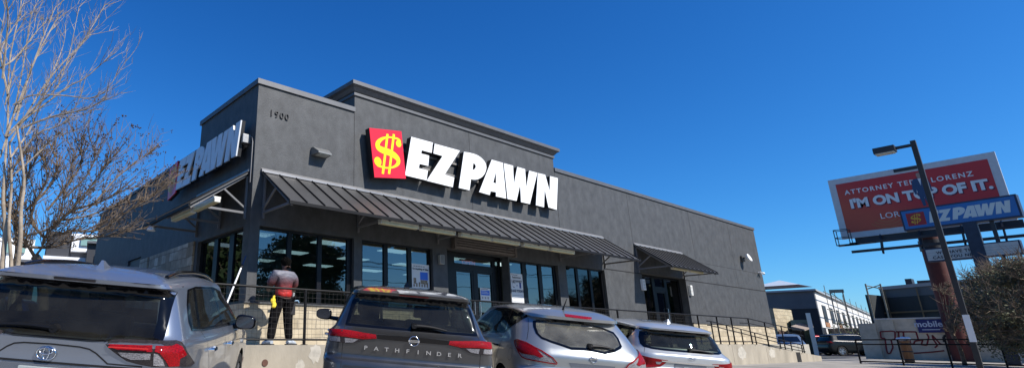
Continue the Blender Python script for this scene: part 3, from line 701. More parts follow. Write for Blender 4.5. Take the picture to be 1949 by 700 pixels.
# ------------------------------------------------------------ the window cleaner
skin = mat('skin_dark', (.06, .028, .017), .55, var=.1, scale=12)
hair_m = mat('hair_black', (.004, .0035, .003), .95, spec=.08, bump=.8, bscale=120)
pants_m = mat('trousers_black', (.006, .0055, .006), .95, spec=.1, var=.25, scale=9, bump=.35, bscale=14, dist=.02)
def shirt_mat():
    m, nt, b = new_mat('shirt_print'); N = nt.nodes; L = nt.links
    tc = N.new('ShaderNodeTexCoord'); sp = N.new('ShaderNodeSeparateXYZ'); L.new(tc.outputs['Object'], sp.inputs[0])
    n = N.new('ShaderNodeTexNoise'); n.inputs['Scale'].default_value = 9; n.inputs['Detail'].default_value = 5; L.new(tc.outputs['Object'], n.inputs[0])
    ad = N.new('ShaderNodeMath'); ad.operation = 'MULTIPLY_ADD'; ad.inputs[1].default_value = .10; L.new(n.outputs[0], ad.inputs[0]); L.new(sp.outputs[2], ad.inputs[2])
    mr = N.new('ShaderNodeMapRange'); mr.inputs[1].default_value = .98; mr.inputs[2].default_value = 1.56; L.new(ad.outputs[0], mr.inputs[0])
    r = N.new('ShaderNodeValToRGB'); L.new(mr.outputs[0], r.inputs[0]); e = r.color_ramp.elements
    e[0].position = 0; e[0].color = (.50, .02, .015, 1); e[1].position = 1; e[1].color = (.15, .15, .18, 1)
    for p, c in ((.22, (.45, .02, .015, 1)), (.34, (.22, .012, .012, 1)), (.5, (.10, .018, .02, 1)), (.64, (.10, .05, .06, 1)), (.80, (.13, .125, .15, 1))):
        q = e.new(p); q.color = c
    L.new(r.outputs[0], b.inputs['Base Color']); b.inputs['Roughness'].default_value = .6
    n2 = N.new('ShaderNodeTexNoise'); n2.inputs['Scale'].default_value = 14; n2.inputs['Detail'].default_value = 2; L.new(tc.outputs['Object'], n2.inputs[0])
    bp = N.new('ShaderNodeBump'); bp.inputs['Strength'].default_value = .6; bp.inputs['Distance'].default_value = .03; L.new(n2.outputs[0], bp.inputs['Height']); L.new(bp.outputs[0], b.inputs['Normal'])
    return m
shirt_m = shirt_mat()
def skin_mesh(name, verts, edges, radii, m, parent=None, root=0, sub=2, loc=(0,0,0)):
    me = bpy.data.meshes.new(name); me.from_pydata(verts, edges, []); o = bpy.data.objects.new(name, me); col.objects.link(o)
    o.modifiers.new('s', 'SKIN'); sv = me.skin_vertices[0].data
    for i, r_ in enumerate(radii): sv[i].radius = r_ if isinstance(r_, (tuple, list)) else (r_, r_)
    sv[root].use_root = True
    s2 = o.modifiers.new('u', 'SUBSURF'); s2.levels = sub; s2.render_levels = sub
    dg = bpy.context.evaluated_depsgraph_get(); dg.update(); nm = bpy.data.meshes.new_from_object(o.evaluated_get(dg))
    bpy.data.objects.remove(o); nm.name = name; nm.materials.clear(); nm.materials.append(m); nm.polygons.foreach_set('use_smooth', [True]*len(nm.polygons))
    ob = bpy.data.objects.new(name, nm); col.objects.link(ob); ob.location = loc
    if parent: ob.parent = parent
    return ob
PX0 = .43; PY0 = -.92
person_root = empty('person', (PX0, PY0, 0), 'person in a grey-to-red printed shirt and black trousers, cleaning the window, seen from behind', 'person')
J = dict(pel=(0, .0, .98), wst=(0, .01, 1.10), chest=(0, .0, 1.28), up=(0, .01, 1.42), nk=(.02, .02, 1.52), hd=(.04, .05, 1.60), hd2=(.05, .06, 1.68), hd3=(.045, .055, 1.755),
 lsh=(-.185, .0, 1.425), lel=(-.27, .10, 1.16), lwr=(-.16, .34, 1.12), lha=(-.10, .40, 1.13), rsh=(.19, .0, 1.415), rel=(.27, .10, 1.145), rwr=(.36, .31, 1.10), rha=(.38, .38, 1.10),
 lhp=(-.10, .0, .92), lkn=(-.17, .04, .50), lan=(-.26, -.04, .09), lto=(-.29, .12, .035), rhp=(.10, 0, .92), rkn=(.13, .04, .50), ran=(.135, -.02, .09), rto=(.27, .05, .035))
keys = list(J); ix = {k: i for i, k in enumerate(keys)}
E_ = [('pel','wst'),('wst','chest'),('chest','up'),('up','nk'),('nk','hd'),('hd','hd2'),('hd2','hd3'),('up','lsh'),('lsh','lel'),('lel','lwr'),('lwr','lha'),('up','rsh'),('rsh','rel'),('rel','rwr'),('rwr','rha'),('pel','lhp'),('lhp','lkn'),('lkn','lan'),('lan','lto'),('pel','rhp'),('rhp','rkn'),('rkn','ran'),('ran','rto')]
Rd = dict(pel=(.135, .095), wst=(.12, .09), chest=(.145, .105), up=(.11, .085), nk=.056, hd=.078, hd2=.09, hd3=.06, lsh=.07, lel=.045, lwr=.029, lha=.034, rsh=.07, rel=.045, rwr=.029, rha=.034, lhp=.09, lkn=.06, lan=.042, lto=.036, rhp=.09, rkn=.06, ran=.042, rto=.036)
body = skin_mesh('body', [J[k] for k in keys], [(ix[a], ix[b]) for a, b in E_], [Rd[k] for k in keys], skin, person_root)
# head detail: ear and nose on the side turned to the right
mb = MB()
def blob(mb, c, r, n=10, m=7):
    pts = [[(c[0]+r[0]*math.sin(math.pi*i/m)*math.cos(2*math.pi*j/n), c[1]+r[1]*math.sin(math.pi*i/m)*math.sin(2*math.pi*j/n), c[2]+r[2]*math.cos(math.pi*i/m)) for j in range(n)] for i in range(m+1)]
    o = len(mb.v); mb.v += [p for row in pts for p in row]
    for i in range(m):
        for j in range(n): a = o+i*n+j; b = o+i*n+(j+1) % n; mb.f.append((a, b, b+n, a+n)); mb.mi.append(mb.cur)
blob(mb, (.128, .055, 1.655), (.012, .02, .032)); blob(mb, (-.03, .075, 1.655), (.012, .02, .032)); blob(mb, (.085, .165, 1.645), (.016, .028, .022)); blob(mb, (.075, .125, 1.60), (.04, .035, .02))
mb.build('facial_features', skin, person_root, smooth=180)
mb = MB(); blob(mb, (.040, .030, 1.70), (.095, .105, .105), 18, 12); rnd = random.Random(9)
for k in range(90):
    a = rnd.random()*6.28; z_ = rnd.random()
    p = Vector((.04+.093*math.cos(a)*math.sqrt(1-z_*z_*.8), .03+.103*math.sin(a)*math.sqrt(1-z_*z_*.8), 1.70+.10*z_)); blob(mb, p, (.014, .014, .016), 6, 4)
mb.build('hair', hair_m, person_root, smooth=180)
def sub(names, edges, scale, extra, nm, m, over=None, root=0):
    o_ = over or {}; vs = [o_.get(k, J[k]) for k in names]; id_ = {k: i for i, k in enumerate(names)}
    rr_ = []
    for k in names:
        r_ = Rd[k]; r_ = r_ if isinstance(r_, tuple) else (r_, r_); rr_.append(tuple(q*scale+extra for q in r_))
    return skin_mesh(nm, vs, [(id_[a], id_[b]) for a, b in edges], rr_, m, person_root, root)
hem = dict(pel=(0, .0, .97), nk=(.012, .015, 1.46), up=(0, .005, 1.40))
sub(['pel','wst','chest','up','nk','lsh','lel','rsh','rel'], [('pel','wst'),('wst','chest'),('chest','up'),('up','nk'),('up','lsh'),('lsh','lel'),('up','rsh'),('rsh','rel')], 1.12, .036, 'shirt', shirt_m,
    dict(hem, pel=(0, 0, .91), wst=(0, .008, 1.07), lel=(-.262, .09, 1.185), rel=(.262, .09, 1.17)))
sub(['pel','lhp','lkn','lan','rhp','rkn','ran'], [('pel','lhp'),('lhp','lkn'),('lkn','lan'),('pel','rhp'),('rhp','rkn'),('rkn','ran')], 1.05, .032, 'trousers', pants_m, dict(pel=(0, 0, 1.03)))
# hands: palm and five fingers
for nm, c, aim in (('lha', Vector(J['lha']), Vector((.5, .8, .1))), ('rha', Vector(J['rha']), Vector((.35, .9, .0)))):
    aim.normalize(); sd_ = aim.cross(Vector((0, 0, 1))).normalized()
    mb = MB()
    for k in range(4):
        b0 = c + aim*.02 + Vector((0, 0, .028-.019*k)); l = (.034, .038, .036, .028)[k]; cu = -sd_ if nm == 'rha' else sd_
        mb.tube([b0, b0+aim*l, b0+aim*l*1.2+cu*.022, b0+aim*l*.8+cu*.036], [.009, .0088, .008, .006], 6)
    t0 = c+Vector((0, 0, .02)); cu = -sd_ if nm == 'rha' else sd_
    mb.tube([t0-aim*.01, t0+cu*.025+aim*.01, t0+cu*.032+aim*.035], [.012, .010, .008], 6)
    mb.build('fingers', skin, body, smooth=180)
shoe = mat('shoe_grey', (.42, .46, .50), .6, var=.3, scale=20); sole = mat('shoe_sole', (.03, .03, .03), .8)
for (a, t) in ((J['lan'], J['lto']), (J['ran'], J['rto'])):
    d = (Vector(t)-Vector(a)); d.z = 0; d.normalize(); h0 = Vector((a[0], a[1], 0)) - d*.05
    mb = MB(); mb.tube([h0+Vector((0,0,.05)), h0+d*.06+Vector((0,0,.062)), h0+d*.15+Vector((0,0,.052)), h0+d*.23+Vector((0,0,.038)), h0+d*.27+Vector((0,0,.03))], [.036, .046, .045, .04, .022], 12); s1 = mb.build('shoe', shoe, person_root, smooth=60)
    mb = MB(); mb.bar(h0-d*.03+Vector((0,0,.012)), h0+d*.28+Vector((0,0,.012)), .085, .022, bev=.01); mb.build('sole', sole, s1)
# what the person carries
ycl = mat('yellow_cloth', (.85, .62, .04), .85, bump=.5, bscale=20, dist=.02)
mb = MB(); rnd = random.Random(3); n = 9; rows = []
for i in range(9):
    t = i/8; zz_ = -t*.30; w_ = .035+.05*math.sin(min(1, t*1.4)*math.pi*.8)
    rows.append([(w_*math.cos(2*math.pi*j/10)*(1+.25*math.sin(j*2.3+i)) + .015*math.sin(i*1.3), .03*math.sin(2*math.pi*j/10)*(1+.3*math.cos(j*3+i)), zz_ + .012*math.sin(j*2)) for j in range(10)])
o_ = 0; mb.v = [p for r_ in rows for p in r_]
for i in range(8):
    for j in range(10): a = i*10+j; b = i*10+(j+1) % 10; mb.f.append((a, b, b+10, a+10)); mb.mi.append(0)
mb.f.append(tuple(range(10))); mb.f.append(tuple(range(80, 90))[::-1]); mb.mi += [0, 0]
o = mb.build('cleaning_cloth', ycl, smooth=180); o.scale = (.75, .75, .8); o.location = (PX0-.27, PY0-.07, .975); tag(o, 'yellow cloth hanging from the person\'s left hip', 'cloth')
root = empty('tool_pouch', (PX0+.20, PY0-.03, .80), 'black tool pouch with a pale blue-handled squeegee on the right hip', 'tool pouch')
mb = MB(); mb.box(-.055, .055, -.05, .05, -.20, .12, bev=.02); mb.build('holster', mat('pouch_black', (.012, .012, .014), .7), root)
mb = MB(); mb.tube([(-.12, -.06, .08), (0, -.065, .09), (.10, -.06, .10)], .012, 8); mb.tube([(.10, -.06, .10), (.13, -.06, .05)], .012, 6); mb.build('squeegee_handle', mat('pale_blue', (.25, .40, .55), .5), root, smooth=40)
mb = MB(); mb.tube([(0, -.02, .1), (0, -.03, .26)], .028, 10); mb.build('spray_bottle', mat('bottle_grey', (.30, .33, .32), .4), root, smooth=40)
root = empty('squeegee', (PX0+.40, PY0+.40, 1.12), 'black squeegee with a white strip held in front of the person', 'squeegee')
mb = MB(); mb.bar((-.13, .0, .03), (.13, .03, .03), .03, .025); mb.tube([(0, 0, .03), (-.02, -.02, -.10)], .012, 6); mb.build('channel', black_ret, root)
mb = MB(); mb.bar((-.13, .0, .052), (.13, .03, .052), .012, .02); mb.build('rubber_strip', white_plastic, root)
person_root.scale = (1.14, 1.1, 1.0)
# the extension pole leaning on the side window
root = empty('extension_pole', (-1.15, -1.0, 0), 'white extension pole with a blue tip leaning against the building corner', 'pole')
a = Vector((0, 0, .02)); b = Vector((1.12, 1.05, 1.90)); 
mb = MB(); mb.tube([a, a+(b-a)*.86], .020, 10); mb.build('shaft', white_plastic, root, smooth=40)
mb = MB(); mb.tube([a+(b-a)*.86, b], .013, 8); mb.build('blue_tip', mat('tip_blue', (.02, .06, .16), .4), root, smooth=40)
mb = MB(); mb.tube([a+(b-a)*.84, a+(b-a)*.88], .026, 10); mb.build('lock_collar', black_ret, root, smooth=40)
# ------------------------------------------------------------ cars
def paint_mat(name, c, flake=.5, rough=.28, dirt=.12):
    if name in MATS: return MATS[name]
    m, nt, b = new_mat(name); N = nt.nodes; L = nt.links
    tc = N.new('ShaderNodeTexCoord'); n = N.new('ShaderNodeTexNoise'); n.inputs['Scale'].default_value = 2.5; n.inputs['Detail'].default_value = 8; n.inputs['Roughness'].default_value = .7
    L.new(tc.outputs['Object'], n.inputs[0]); r = N.new('ShaderNodeValToRGB'); L.new(n.outputs[0], r.inputs[0])
    r.color_ramp.elements[0].position = .35; r.color_ramp.elements[1].position = .75
    r.color_ramp.elements[0].color = (*c, 1); r.color_ramp.elements[1].color = (*[x*(1-dirt)+.25*dirt for x in c], 1)
    L.new(r.outputs[0], b.inputs['Base Color'])
    r2 = N.new('ShaderNodeMapRange'); r2.inputs[3].default_value = rough; r2.inputs[4].default_value = rough+.2; L.new(n.outputs[0], r2.inputs[0]); L.new(r2.outputs[0], b.inputs['Roughness'])
    b.inputs['Metallic'].default_value = flake; b.inputs['Coat Weight'].default_value = 1; b.inputs['Coat Roughness'].default_value = .03
    # inside of the shell reads as dark trim
    g = N.new('ShaderNodeNewGeometry'); d = N.new('ShaderNodeBsdfDiffuse'); d.inputs[0].default_value = (.02, .02, .022, 1)
    mx = N.new('ShaderNodeMixShader'); L.new(g.outputs['Backfacing'], mx.inputs[0]); L.new(b.outputs[0], mx.inputs[1]); L.new(d.outputs[0], mx.inputs[2])
    L.new(mx.outputs[0], N['Material Output'].inputs[0]); MATS[name] = m
    return m
def lerp_pts(pts, y):
    if y <= pts[0][0]: return pts[0][1]
    if y >= pts[-1][0]: return pts[-1][1]
    for (a, va), (b, vb) in zip(pts, pts[1:]):
        if y <= b:
            t = (y-a)/(b-a); t = t*t*(3-2*t)*.5 + t*.5; return va+(vb-va)*t
NRr, NCr, NSd, NCf, NFr = 12, 9, 46, 8, 10
def ring(r, L):
    w, yr, yf = r['w'], r['yr'], r['yf']; rx, ry, cr = r.get('rx', .25), r.get('ry', .25), r.get('cr', .04)
    fx, fy, cf = r.get('fx', .35), r.get('fy', .3), r.get('cf', .1); kr, kf = r.get('kr', .03), r.get('kf', .05)
    rx = min(rx, w*.9+1e-4); fx = min(fx, w*.9+1e-4); ex = r.get('ex', 2.3)
    side = lambda y: w*(1 - kr*max(0, (1.7-y)/1.7)**2 - kf*max(0, (y-(L-1.6))/1.6)**2)
    y1 = yr+cr+ry; y2 = yf-cf-fy
    w1 = side(y1); w2 = side(y2); pts = []
    for i in range(NRr):
        x = (w1-rx)*i/NRr; pts.append((x, yr+cr*(x/max(w1, 1e-4))**2))
    x0 = w1-rx; ya = yr+cr*(x0/max(w1, 1e-4))**2
    for i in range(NCr):
        t = math.pi/2*i/NCr; s_, c_ = math.sin(t)**(2/ex), math.cos(t)**(2/ex)
        pts.append((x0+rx*s_, y1-(y1-ya)*c_))
    for i in range(NSd):
        y = y1+(y2-y1)*i/NSd; pts.append((side(y), y))
    x0 = w2-fx; ya = yf-cf*(x0/max(w2, 1e-4))**2
    for i in range(NCf):
        t = math.pi/2*i/NCf; s_, c_ = math.sin(t), math.cos(t)
        pts.append((w2-fx+fx*c_, y2+(ya-y2)*s_))
    for i in range(NFr+1):
        x = (w2-fx)*(1-i/NFr); pts.append((x, yf-cf*(x/max(w2, 1e-4))**2))
    return [Vector((x, y, lerp_pts(r['z'], y))) for x, y in pts]
def body_grid(P):
    rings = [ring(r, P['L']) for r in P['rows']]; out = []; n = len(rings); K = 4
    for i in range(n-1):
        sharp0 = P['rows'][i].get('sharp'); sharp1 = P['rows'][i+1].get('sharp')
        for k in range(K):
            t = k/K; row = []
            for j in range(len(rings[0])):
                p1, p2 = rings[i][j], rings[i+1][j]
                p0 = p1 if (sharp0 or i == 0) else rings[i-1][j]; p3 = p2 if (sharp1 or i == n-2) else rings[i+2][j]
                l = (p2-p1).length
                m1 = (p2-p0); m2 = (p3-p1)
                if (sharp0 or i == 0): m1 = p2-p1
                else:
                    a = (p1-p0).length; m1 = ((p2-p1)*a + (p1-p0)*l)/(a+l+1e-9); m1 = m1 if m1.length < 1e-9 else m1.normalized()*min(l, a*1.5+1e-6)
                if (sharp1 or i == n-2): m2 = p2-p1
                else:
                    a = (p3-p2).length; m2 = ((p2-p1)*a + (p3-p2)*l)/(a+l+1e-9); m2 = m2 if m2.length < 1e-9 else m2.normalized()*min(l, a*1.5+1e-6)
                h = (2*t**3-3*t*t+1)*p1 + (t**3-2*t*t+t)*m1 + (-2*t**3+3*t*t)*p2 + (t**3-t*t)*m2
                row.append(h)
            out.append(row)
    out.append(rings[-1]); return out
class Car:
    def __init__(s, P, root, paintm):
        s.P = P; s.root = root; s.paint = paintm
        g = body_grid(P); M = len(g[0]); s.v = []; s.f = []
        bm = bmesh.new(); rows = []
        for row in g:
            right = [bm.verts.new(p) for p in row]
            left = [right[j] if row[j].x < 1e-5 else bm.verts.new((-row[j].x, row[j].y, row[j].z)) for j in range(M)]
            rows.append((right, left))
        def face(*vs):
            u = []
            for v in vs:
                if v not in u: u.append(v)
            if len(u) >= 3:
                try: bm.faces.new(u)
                except ValueError: pass
        for (r0, l0), (r1, l1) in zip(rows, rows[1:]):
            for j in range(M-1):
                face(r0[j], r0[j+1], r1[j+1], r1[j]); face(l0[j+1], l0[j], l1[j], l1[j+1])
        r0, l0 = rows[0]
        for j in range(M-1): face(r0[j+1], r0[j], l0[j], l0[j+1])
        r0, l0 = rows[-1]
        for j in range(M-1): face(r0[j], r0[j+1], l0[j+1], l0[j])
        bmesh.ops.remove_doubles(bm, verts=bm.verts[:], dist=1e-5)
        bmesh.ops.recalc_face_normals(bm, faces=bm.faces[:])
        s.bm = bm; bm.normal_update()
        s.bvh = BVHTree.FromBMesh(bm)
    # -- projection on the shell
    def cast(s, p, dv):
        p = Vector(p); o = p - dv*3
        h = s.bvh.ray_cast(o, dv)
        return (h[0], h[1]) if h[0] else (None, None)
    def basis(s, dv):
        dv = Vector(dv).normalized(); up = Vector((0, 0, 1)) if abs(dv.z) < .9 else Vector((0, 1, 0)); u = dv.cross(up).normalized(); v = u.cross(dv).normalized()
        return dv, u, v
    def patch(s, name, pts, dv, m, parent=None, off=.003, thick=.0, grid=.035, curve=False, smooth=180, inset=0, holes=()):
        """panel cut to the outline pts (3D, car frame), laid on the shell looking along dv"""
        dv, u, v = s.basis(dv)
        two = [((Vector(p)).dot(u), (Vector(p)).dot(v)) for p in pts]
        if curve: two = closed_curve(two, curve)
        if inset: two = inset_poly(two, inset)
        hs = [[((Vector(p)).dot(u), (Vector(p)).dot(v)) for p in h] for h in holes]
        if curve: hs = [closed_curve(h, curve) for h in hs]
        dense = lambda l: [(a[0]+(b[0]-a[0])*k/n_, a[1]+(b[1]-a[1])*k/n_) for a, b in zip(l, l[1:]+l[:1]) for n_ in [max(1, int(math.hypot(b[0]-a[0], b[1]-a[1])/grid))] for k in range(n_)]
        o = dense(two); vs = [Vector(p) for p in o]; no = len(o); edges = [(i, (i+1) % no) for i in range(no)]
        for h in hs:
            h = dense(h); b0 = len(vs); vs += [Vector(p) for p in h]; edges += [(b0+i, b0+(i+1) % len(h)) for i in range(len(h))]
        xs = [p[0] for p in o]; ys_ = [p[1] for p in o]
        x = min(xs)+grid*.5
        while x < max(xs):
            y = min(ys_)+grid*.5
            while y < max(ys_):
                if inside((x, y), o) and not any(inside((x, y), h) for h in hs) and dist_poly((x, y), o) > grid*.4: vs.append(Vector((x, y)))
                y += grid
            x += grid
        ov, oe, of, *_ = delaunay_2d_cdt(vs, edges, [], 0 if hs else 1, 1e-6)
        if hs: of = [f for f in of if inside(cen(ov, f), o) and not any(inside(cen(ov, f), h) for h in hs)]
        P3 = []; NRM = []; last = None; far = max((Vector(p).dot(dv) for p in pts))
        for q in ov:
            base = u*q[0] + v*q[1]; h, nrm = s.cast(base + dv*(far), dv); nn_ = s.soft_normal(h, nrm, dv) if h else -dv
            if h is None or (last is not None and abs((h-last).dot(dv)) > .8): h = base + dv*(last.dot(dv) if last else far)
            last = h; P3.append(h + nn_*off); NRM.append(nn_)
        mb = MB(); mb.add(P3, [tuple(f) for f in of])
        if thick:
            n0 = len(P3); mb2 = [p + dv*thick for p in P3[:]]
            cnt = {}
            for f in of:
                for a, b in zip(f, list(f[1:])+[f[0]]): cnt.setdefault((min(a, b), max(a, b)), []).append((a, b))
            mb.v += [tuple(p) for p in mb2]
            for k_, e in cnt.items():
                if len(e) == 1: a, b = e[0]; mb.f.append((b, a, a+n0, b+n0)); mb.mi.append(0)
        ob = mb.build(name, m, parent or s.root, smooth=smooth if not thick else 35, recalc=True)
        # make panels face outwards
        me = ob.data
        if len(me.polygons):
            tot = sum(p.normal.dot(dv)*p.area for p in me.polygons)
            if tot > 0: me.flip_normals()
        if not thick and len(ob.data.vertices) == len(NRM):
            ob.data.normals_split_custom_set_from_vertices([tuple(n_) for n_ in NRM])
        return ob
    def soft_normal(s, h, nrm, dv):
        a = Vector((0, 0, 0))
        for fp in s.bvh.find_nearest_range(h, .05): 
            if fp[1].dot(dv) < .35: a += fp[1]
        if a.length < 1e-6: a = Vector(nrm)
        a.normalize(); return a if a.dot(dv) < 0 else -a
    def line(s, name, pts, dv, m, w_=.006, off=.0015, parent=None, closed=False, curve=0):
        dv, u, v = s.basis(dv); two = [((Vector(p)).dot(u), (Vector(p)).dot(v)) for p in pts]
        if curve: two = open_curve(two, curve)
        d = []
        for a, b in zip(two, two[1:]):
            n_ = max(1, int(math.hypot(b[0]-a[0], b[1]-a[1])/.03)); d += [(a[0]+(b[0]-a[0])*k/n_, a[1]+(b[1]-a[1])*k/n_) for k in range(n_)]
        d.append(two[-1]); far = max(Vector(p).dot(dv) for p in pts); mb = MB(); prev = None
        for i, q in enumerate(d):
            a = d[max(0, i-1)]; b = d[min(len(d)-1, i+1)]; tx, ty = b[0]-a[0], b[1]-a[1]; l = math.hypot(tx, ty) or 1; nx_, ny_ = -ty/l*w_/2, tx/l*w_/2
            pr = []
            for sg in (-1, 1):
                base = u*(q[0]+nx_*sg) + v*(q[1]+ny_*sg); h, nn = s.cast(base+dv*far, dv)
                if h is None: h = base+dv*far; nn = -dv
                pr.append(h+nn*off)
            if prev: mb.quad(prev[0], pr[0], pr[1], prev[1])
            prev = pr
        return mb.build(name, m, parent or s.root, smooth=180)
    def cut(s, pts, dv, inset=.03):
        """opening in the shell behind a pane"""
        dv, u, v = s.basis(dv); two = [((Vector(p)).dot(u), (Vector(p)).dot(v)) for p in pts]
        two = inset_poly(two, inset); dead = []
        for f in s.bm.faces:
            if f.normal.dot(dv) > -.15: continue
            c = f.calc_center_median()
            if inside((c.dot(u), c.dot(v)), two): dead.append(f)
        bmesh.ops.delete(s.bm, geom=dead, context='FACES')
    def arch(s, yc, zc, rad):
        dead = []; move = []
        for v_ in s.bm.verts:
            if abs(v_.co.x) > .5 and v_.co.z < 1.2 and math.hypot(v_.co.y-yc, v_.co.z-zc) < rad and v_.co.z > -.1: move.append(v_)
        st = set(move)
        for f in s.bm.faces:
            if all(v_ in st for v_ in f.verts): dead.append(f)
        bmesh.ops.delete(s.bm, geom=dead, context='FACES')
        for v_ in move:
            if v_.is_valid and v_.link_faces:
                d_ = math.hypot(v_.co.y-yc, v_.co.z-zc) or 1e-6; v_.co.y = yc+(v_.co.y-yc)/d_*rad; v_.co.z = max(.2, zc+(v_.co.z-zc)/d_*rad)
    def finish(s):
        me = bpy.data.meshes.new('body'); s.bm.to_mesh(me); me.materials.append(s.paint)
        me.polygons.foreach_set('use_smooth', [True]*len(me.polygons))
        try: me.set_sharp_from_angle(angle=R(50))
        except Exception: pass
        o = bpy.data.objects.new('body', me); col.objects.link(o); o.parent = s.root; s.body = o; return o
def cen(vs, f): return (sum(vs[i][0] for i in f)/len(f), sum(vs[i][1] for i in f)/len(f))
def inside(p, poly):
    x, y = p; r_ = False; n = len(poly); j = n-1
    for i in range(n):
        xi, yi = poly[i][0], poly[i][1]; xj, yj = poly[j][0], poly[j][1]
        if (yi > y) != (yj > y) and x < (xj-xi)*(y-yi)/(yj-yi+1e-12)+xi: r_ = not r_
        j = i
    return r_
def dist_poly(p, poly):
    best = 9e9; n = len(poly)
    for i in range(n):
        a = poly[i]; b = poly[(i+1) % n]; dx, dy = b[0]-a[0], b[1]-a[1]; L2 = dx*dx+dy*dy or 1e-12
        t = max(0, min(1, ((p[0]-a[0])*dx+(p[1]-a[1])*dy)/L2)); best = min(best, math.hypot(p[0]-a[0]-dx*t, p[1]-a[1]-dy*t))
    return best
def cr_(p0, p1, p2, p3, t): return tuple(.5*((2*p1[c]) + (-p0[c]+p2[c])*t + (2*p0[c]-5*p1[c]+4*p2[c]-p3[c])*t*t + (-p0[c]+3*p1[c]-3*p2[c]+p3[c])*t**3) for c in range(2))
def closed_curve(two, k):
    n = len(two); k = k if k > 1 else 4
    return [cr_(two[i-1], two[i], two[(i+1) % n], two[(i+2) % n], t/k) for i in range(n) for t in range(k)]
def open_curve(two, k):
    P = [two[0]]+list(two)+[two[-1]]; k = k if k > 1 else 4
    return [cr_(P[i-1], P[i], P[i+1], P[i+2], t/k) for i in range(1, len(P)-2) for t in range(k)] + [two[-1]]
def inset_poly(two, d):
    n = len(two); A = sum(two[i][0]*two[(i+1) % n][1]-two[(i+1) % n][0]*two[i][1] for i in range(n)); sg = 1 if A > 0 else -1; out = []
    for i in range(n):
        a, b, c = two[i-1], two[i], two[(i+1) % n]
        def nrm(p, q): dx, dy = q[0]-p[0], q[1]-p[1]; l = math.hypot(dx, dy) or 1e-9; return (-dy/l*sg, dx/l*sg)
        n1, n2 = nrm(a, b), nrm(b, c); mx_, my_ = n1[0]+n2[0], n1[1]+n2[1]; dd = 1+n1[0]*n2[0]+n1[1]*n2[1]
        k = d/max(dd, .35); out.append((b[0]+mx_*k, b[1]+my_*k))
    return out
mirror = lambda pts: [(-p[0], p[1], p[2]) for p in pts][::-1]

car_glass = glass_mat('car_glass', (.55, .6, .57), ior=1.5, refl=.8, dust=.03)
car_glass_dark = glass_mat('privacy_glass', (.26, .29, .27), ior=1.45, refl=.7, dust=.035)
black_trim = mat('black_trim', (.003, .003, .004), .08, spec=.4)
black_plastic = mat('black_plastic', (.006, .006, .007), .5, spec=.25)
gap_m = mat('panel_gap', (.01, .01, .011), .8)
chrome = mat('chrome', (.75, .76, .78), .12, metal=1)
rubber = mat('rubber', (.015, .015, .015), .85)
rim_m = mat('alloy', (.45, .46, .48), .35, metal=.9)
def lamp_mat(name, c, e=.0, rough=.08):
    if name in MATS: return MATS[name]
    m, nt, b = new_mat(name); N = nt.nodes; L = nt.links
    tc = N.new('ShaderNodeTexCoord'); mp = N.new('ShaderNodeMapping'); L.new(tc.outputs['Object'], mp.inputs[0])
    mp.inputs['Scale'].default_value = (1, 1, 3)
    v = N.new('ShaderNodeTexVoronoi'); v.inputs['Scale'].default_value = 75; L.new(mp.outputs[0], v.inputs[0])
    r = N.new('ShaderNodeValToRGB'); r.color_ramp.elements[0].color = (*[min(1, x*1.5) for x in c], 1); r.color_ramp.elements[1].color = (*[x*.55 for x in c], 1)
    r.color_ramp.elements[0].position = .1; r.color_ramp.elements[1].position = .7
    L.new(v.outputs['Distance'], r.inputs[0]); L.new(r.outputs[0], b.inputs['Base Color']); b.inputs['Roughness'].default_value = .7
    b.inputs['Coat Weight'].default_value = .35; b.inputs['Coat Roughness'].default_value = .03; b.inputs['Specular IOR Level'].default_value = .1
    MATS[name] = m; return m
lamp_red = lamp_mat('lamp_red', (.24, .0, .003)); lamp_dark_red = lamp_mat('lamp_dark_red', (.12, .004, .005)); lamp_clear = lamp_mat('lamp_clear', (.24, .23, .24)); lamp_smoke = lamp_mat('lamp_smoke', (.03, .025, .027))
seat_m = mat('seat_cloth', (.03, .03, .033), .9)
def wheel(car, x, y, zc=.36, r=.355, wd=.235):
    sgn = 1 if x > 0 else -1
    root = empty('wheel', (x, y, zc)); root.parent = car.root
    Mx = Matrix.Rotation(R(90)*sgn, 4, 'Y')
    mb = MB(); mb.lathe([(r*.66, -wd/2), (r*.9, -wd/2), (r, -wd*.36), (r, wd*.36), (r*.93, wd/2), (r*.68, wd/2), (r*.66, wd*.4), (r*.66, -wd/2)], 32, M=Mx); mb.build('tyre', rubber, root, smooth=40)
    mb = MB(); mb.lathe([(r*.67, wd*.38), (r*.64, wd*.42), (r*.60, wd*.3), (r*.58, 0), (0.0, 0)], 32, M=Mx)
    for k in range(5):
        a = k*2*math.pi/5
        for e in (-.13, .13):
            p = Mx @ Vector((.05*math.cos(a), .05*math.sin(a), wd*.34)); q = Mx @ Vector((r*.64*math.cos(a+e), r*.64*math.sin(a+e), wd*.38)); mb.bar(p, q, .03, .022)
    mb.lathe([(0, wd*.40), (.055, wd*.38), (.06, wd*.2)], 16, M=Mx); mb.build('rim', rim_m, root, smooth=35)
def wheelhouse(car, yc, zc, rad, w_):
    mb = MB()
    for s_ in (-1, 1):
        n = 20; a0 = [(-.15+1.3*k/n)*math.pi for k in range(n+1)]
        for k in range(n):
            p = [(yc+rad*math.cos(t), zc+rad*math.sin(t)) for t in (a0[k], a0[k+1])]
            mb.quad((s_*w_, *p[0]), (s_*w_, *p[1]), (s_*(w_-.32), *p[1]), (s_*(w_-.32), *p[0]))
            mb.add([(s_*(w_-.32), *p[0]), (s_*(w_-.32), *p[1]), (s_*(w_-.32), yc, zc)], [(0, 1, 2)])
    mb.build('wheel_housing', rubber, car.root)
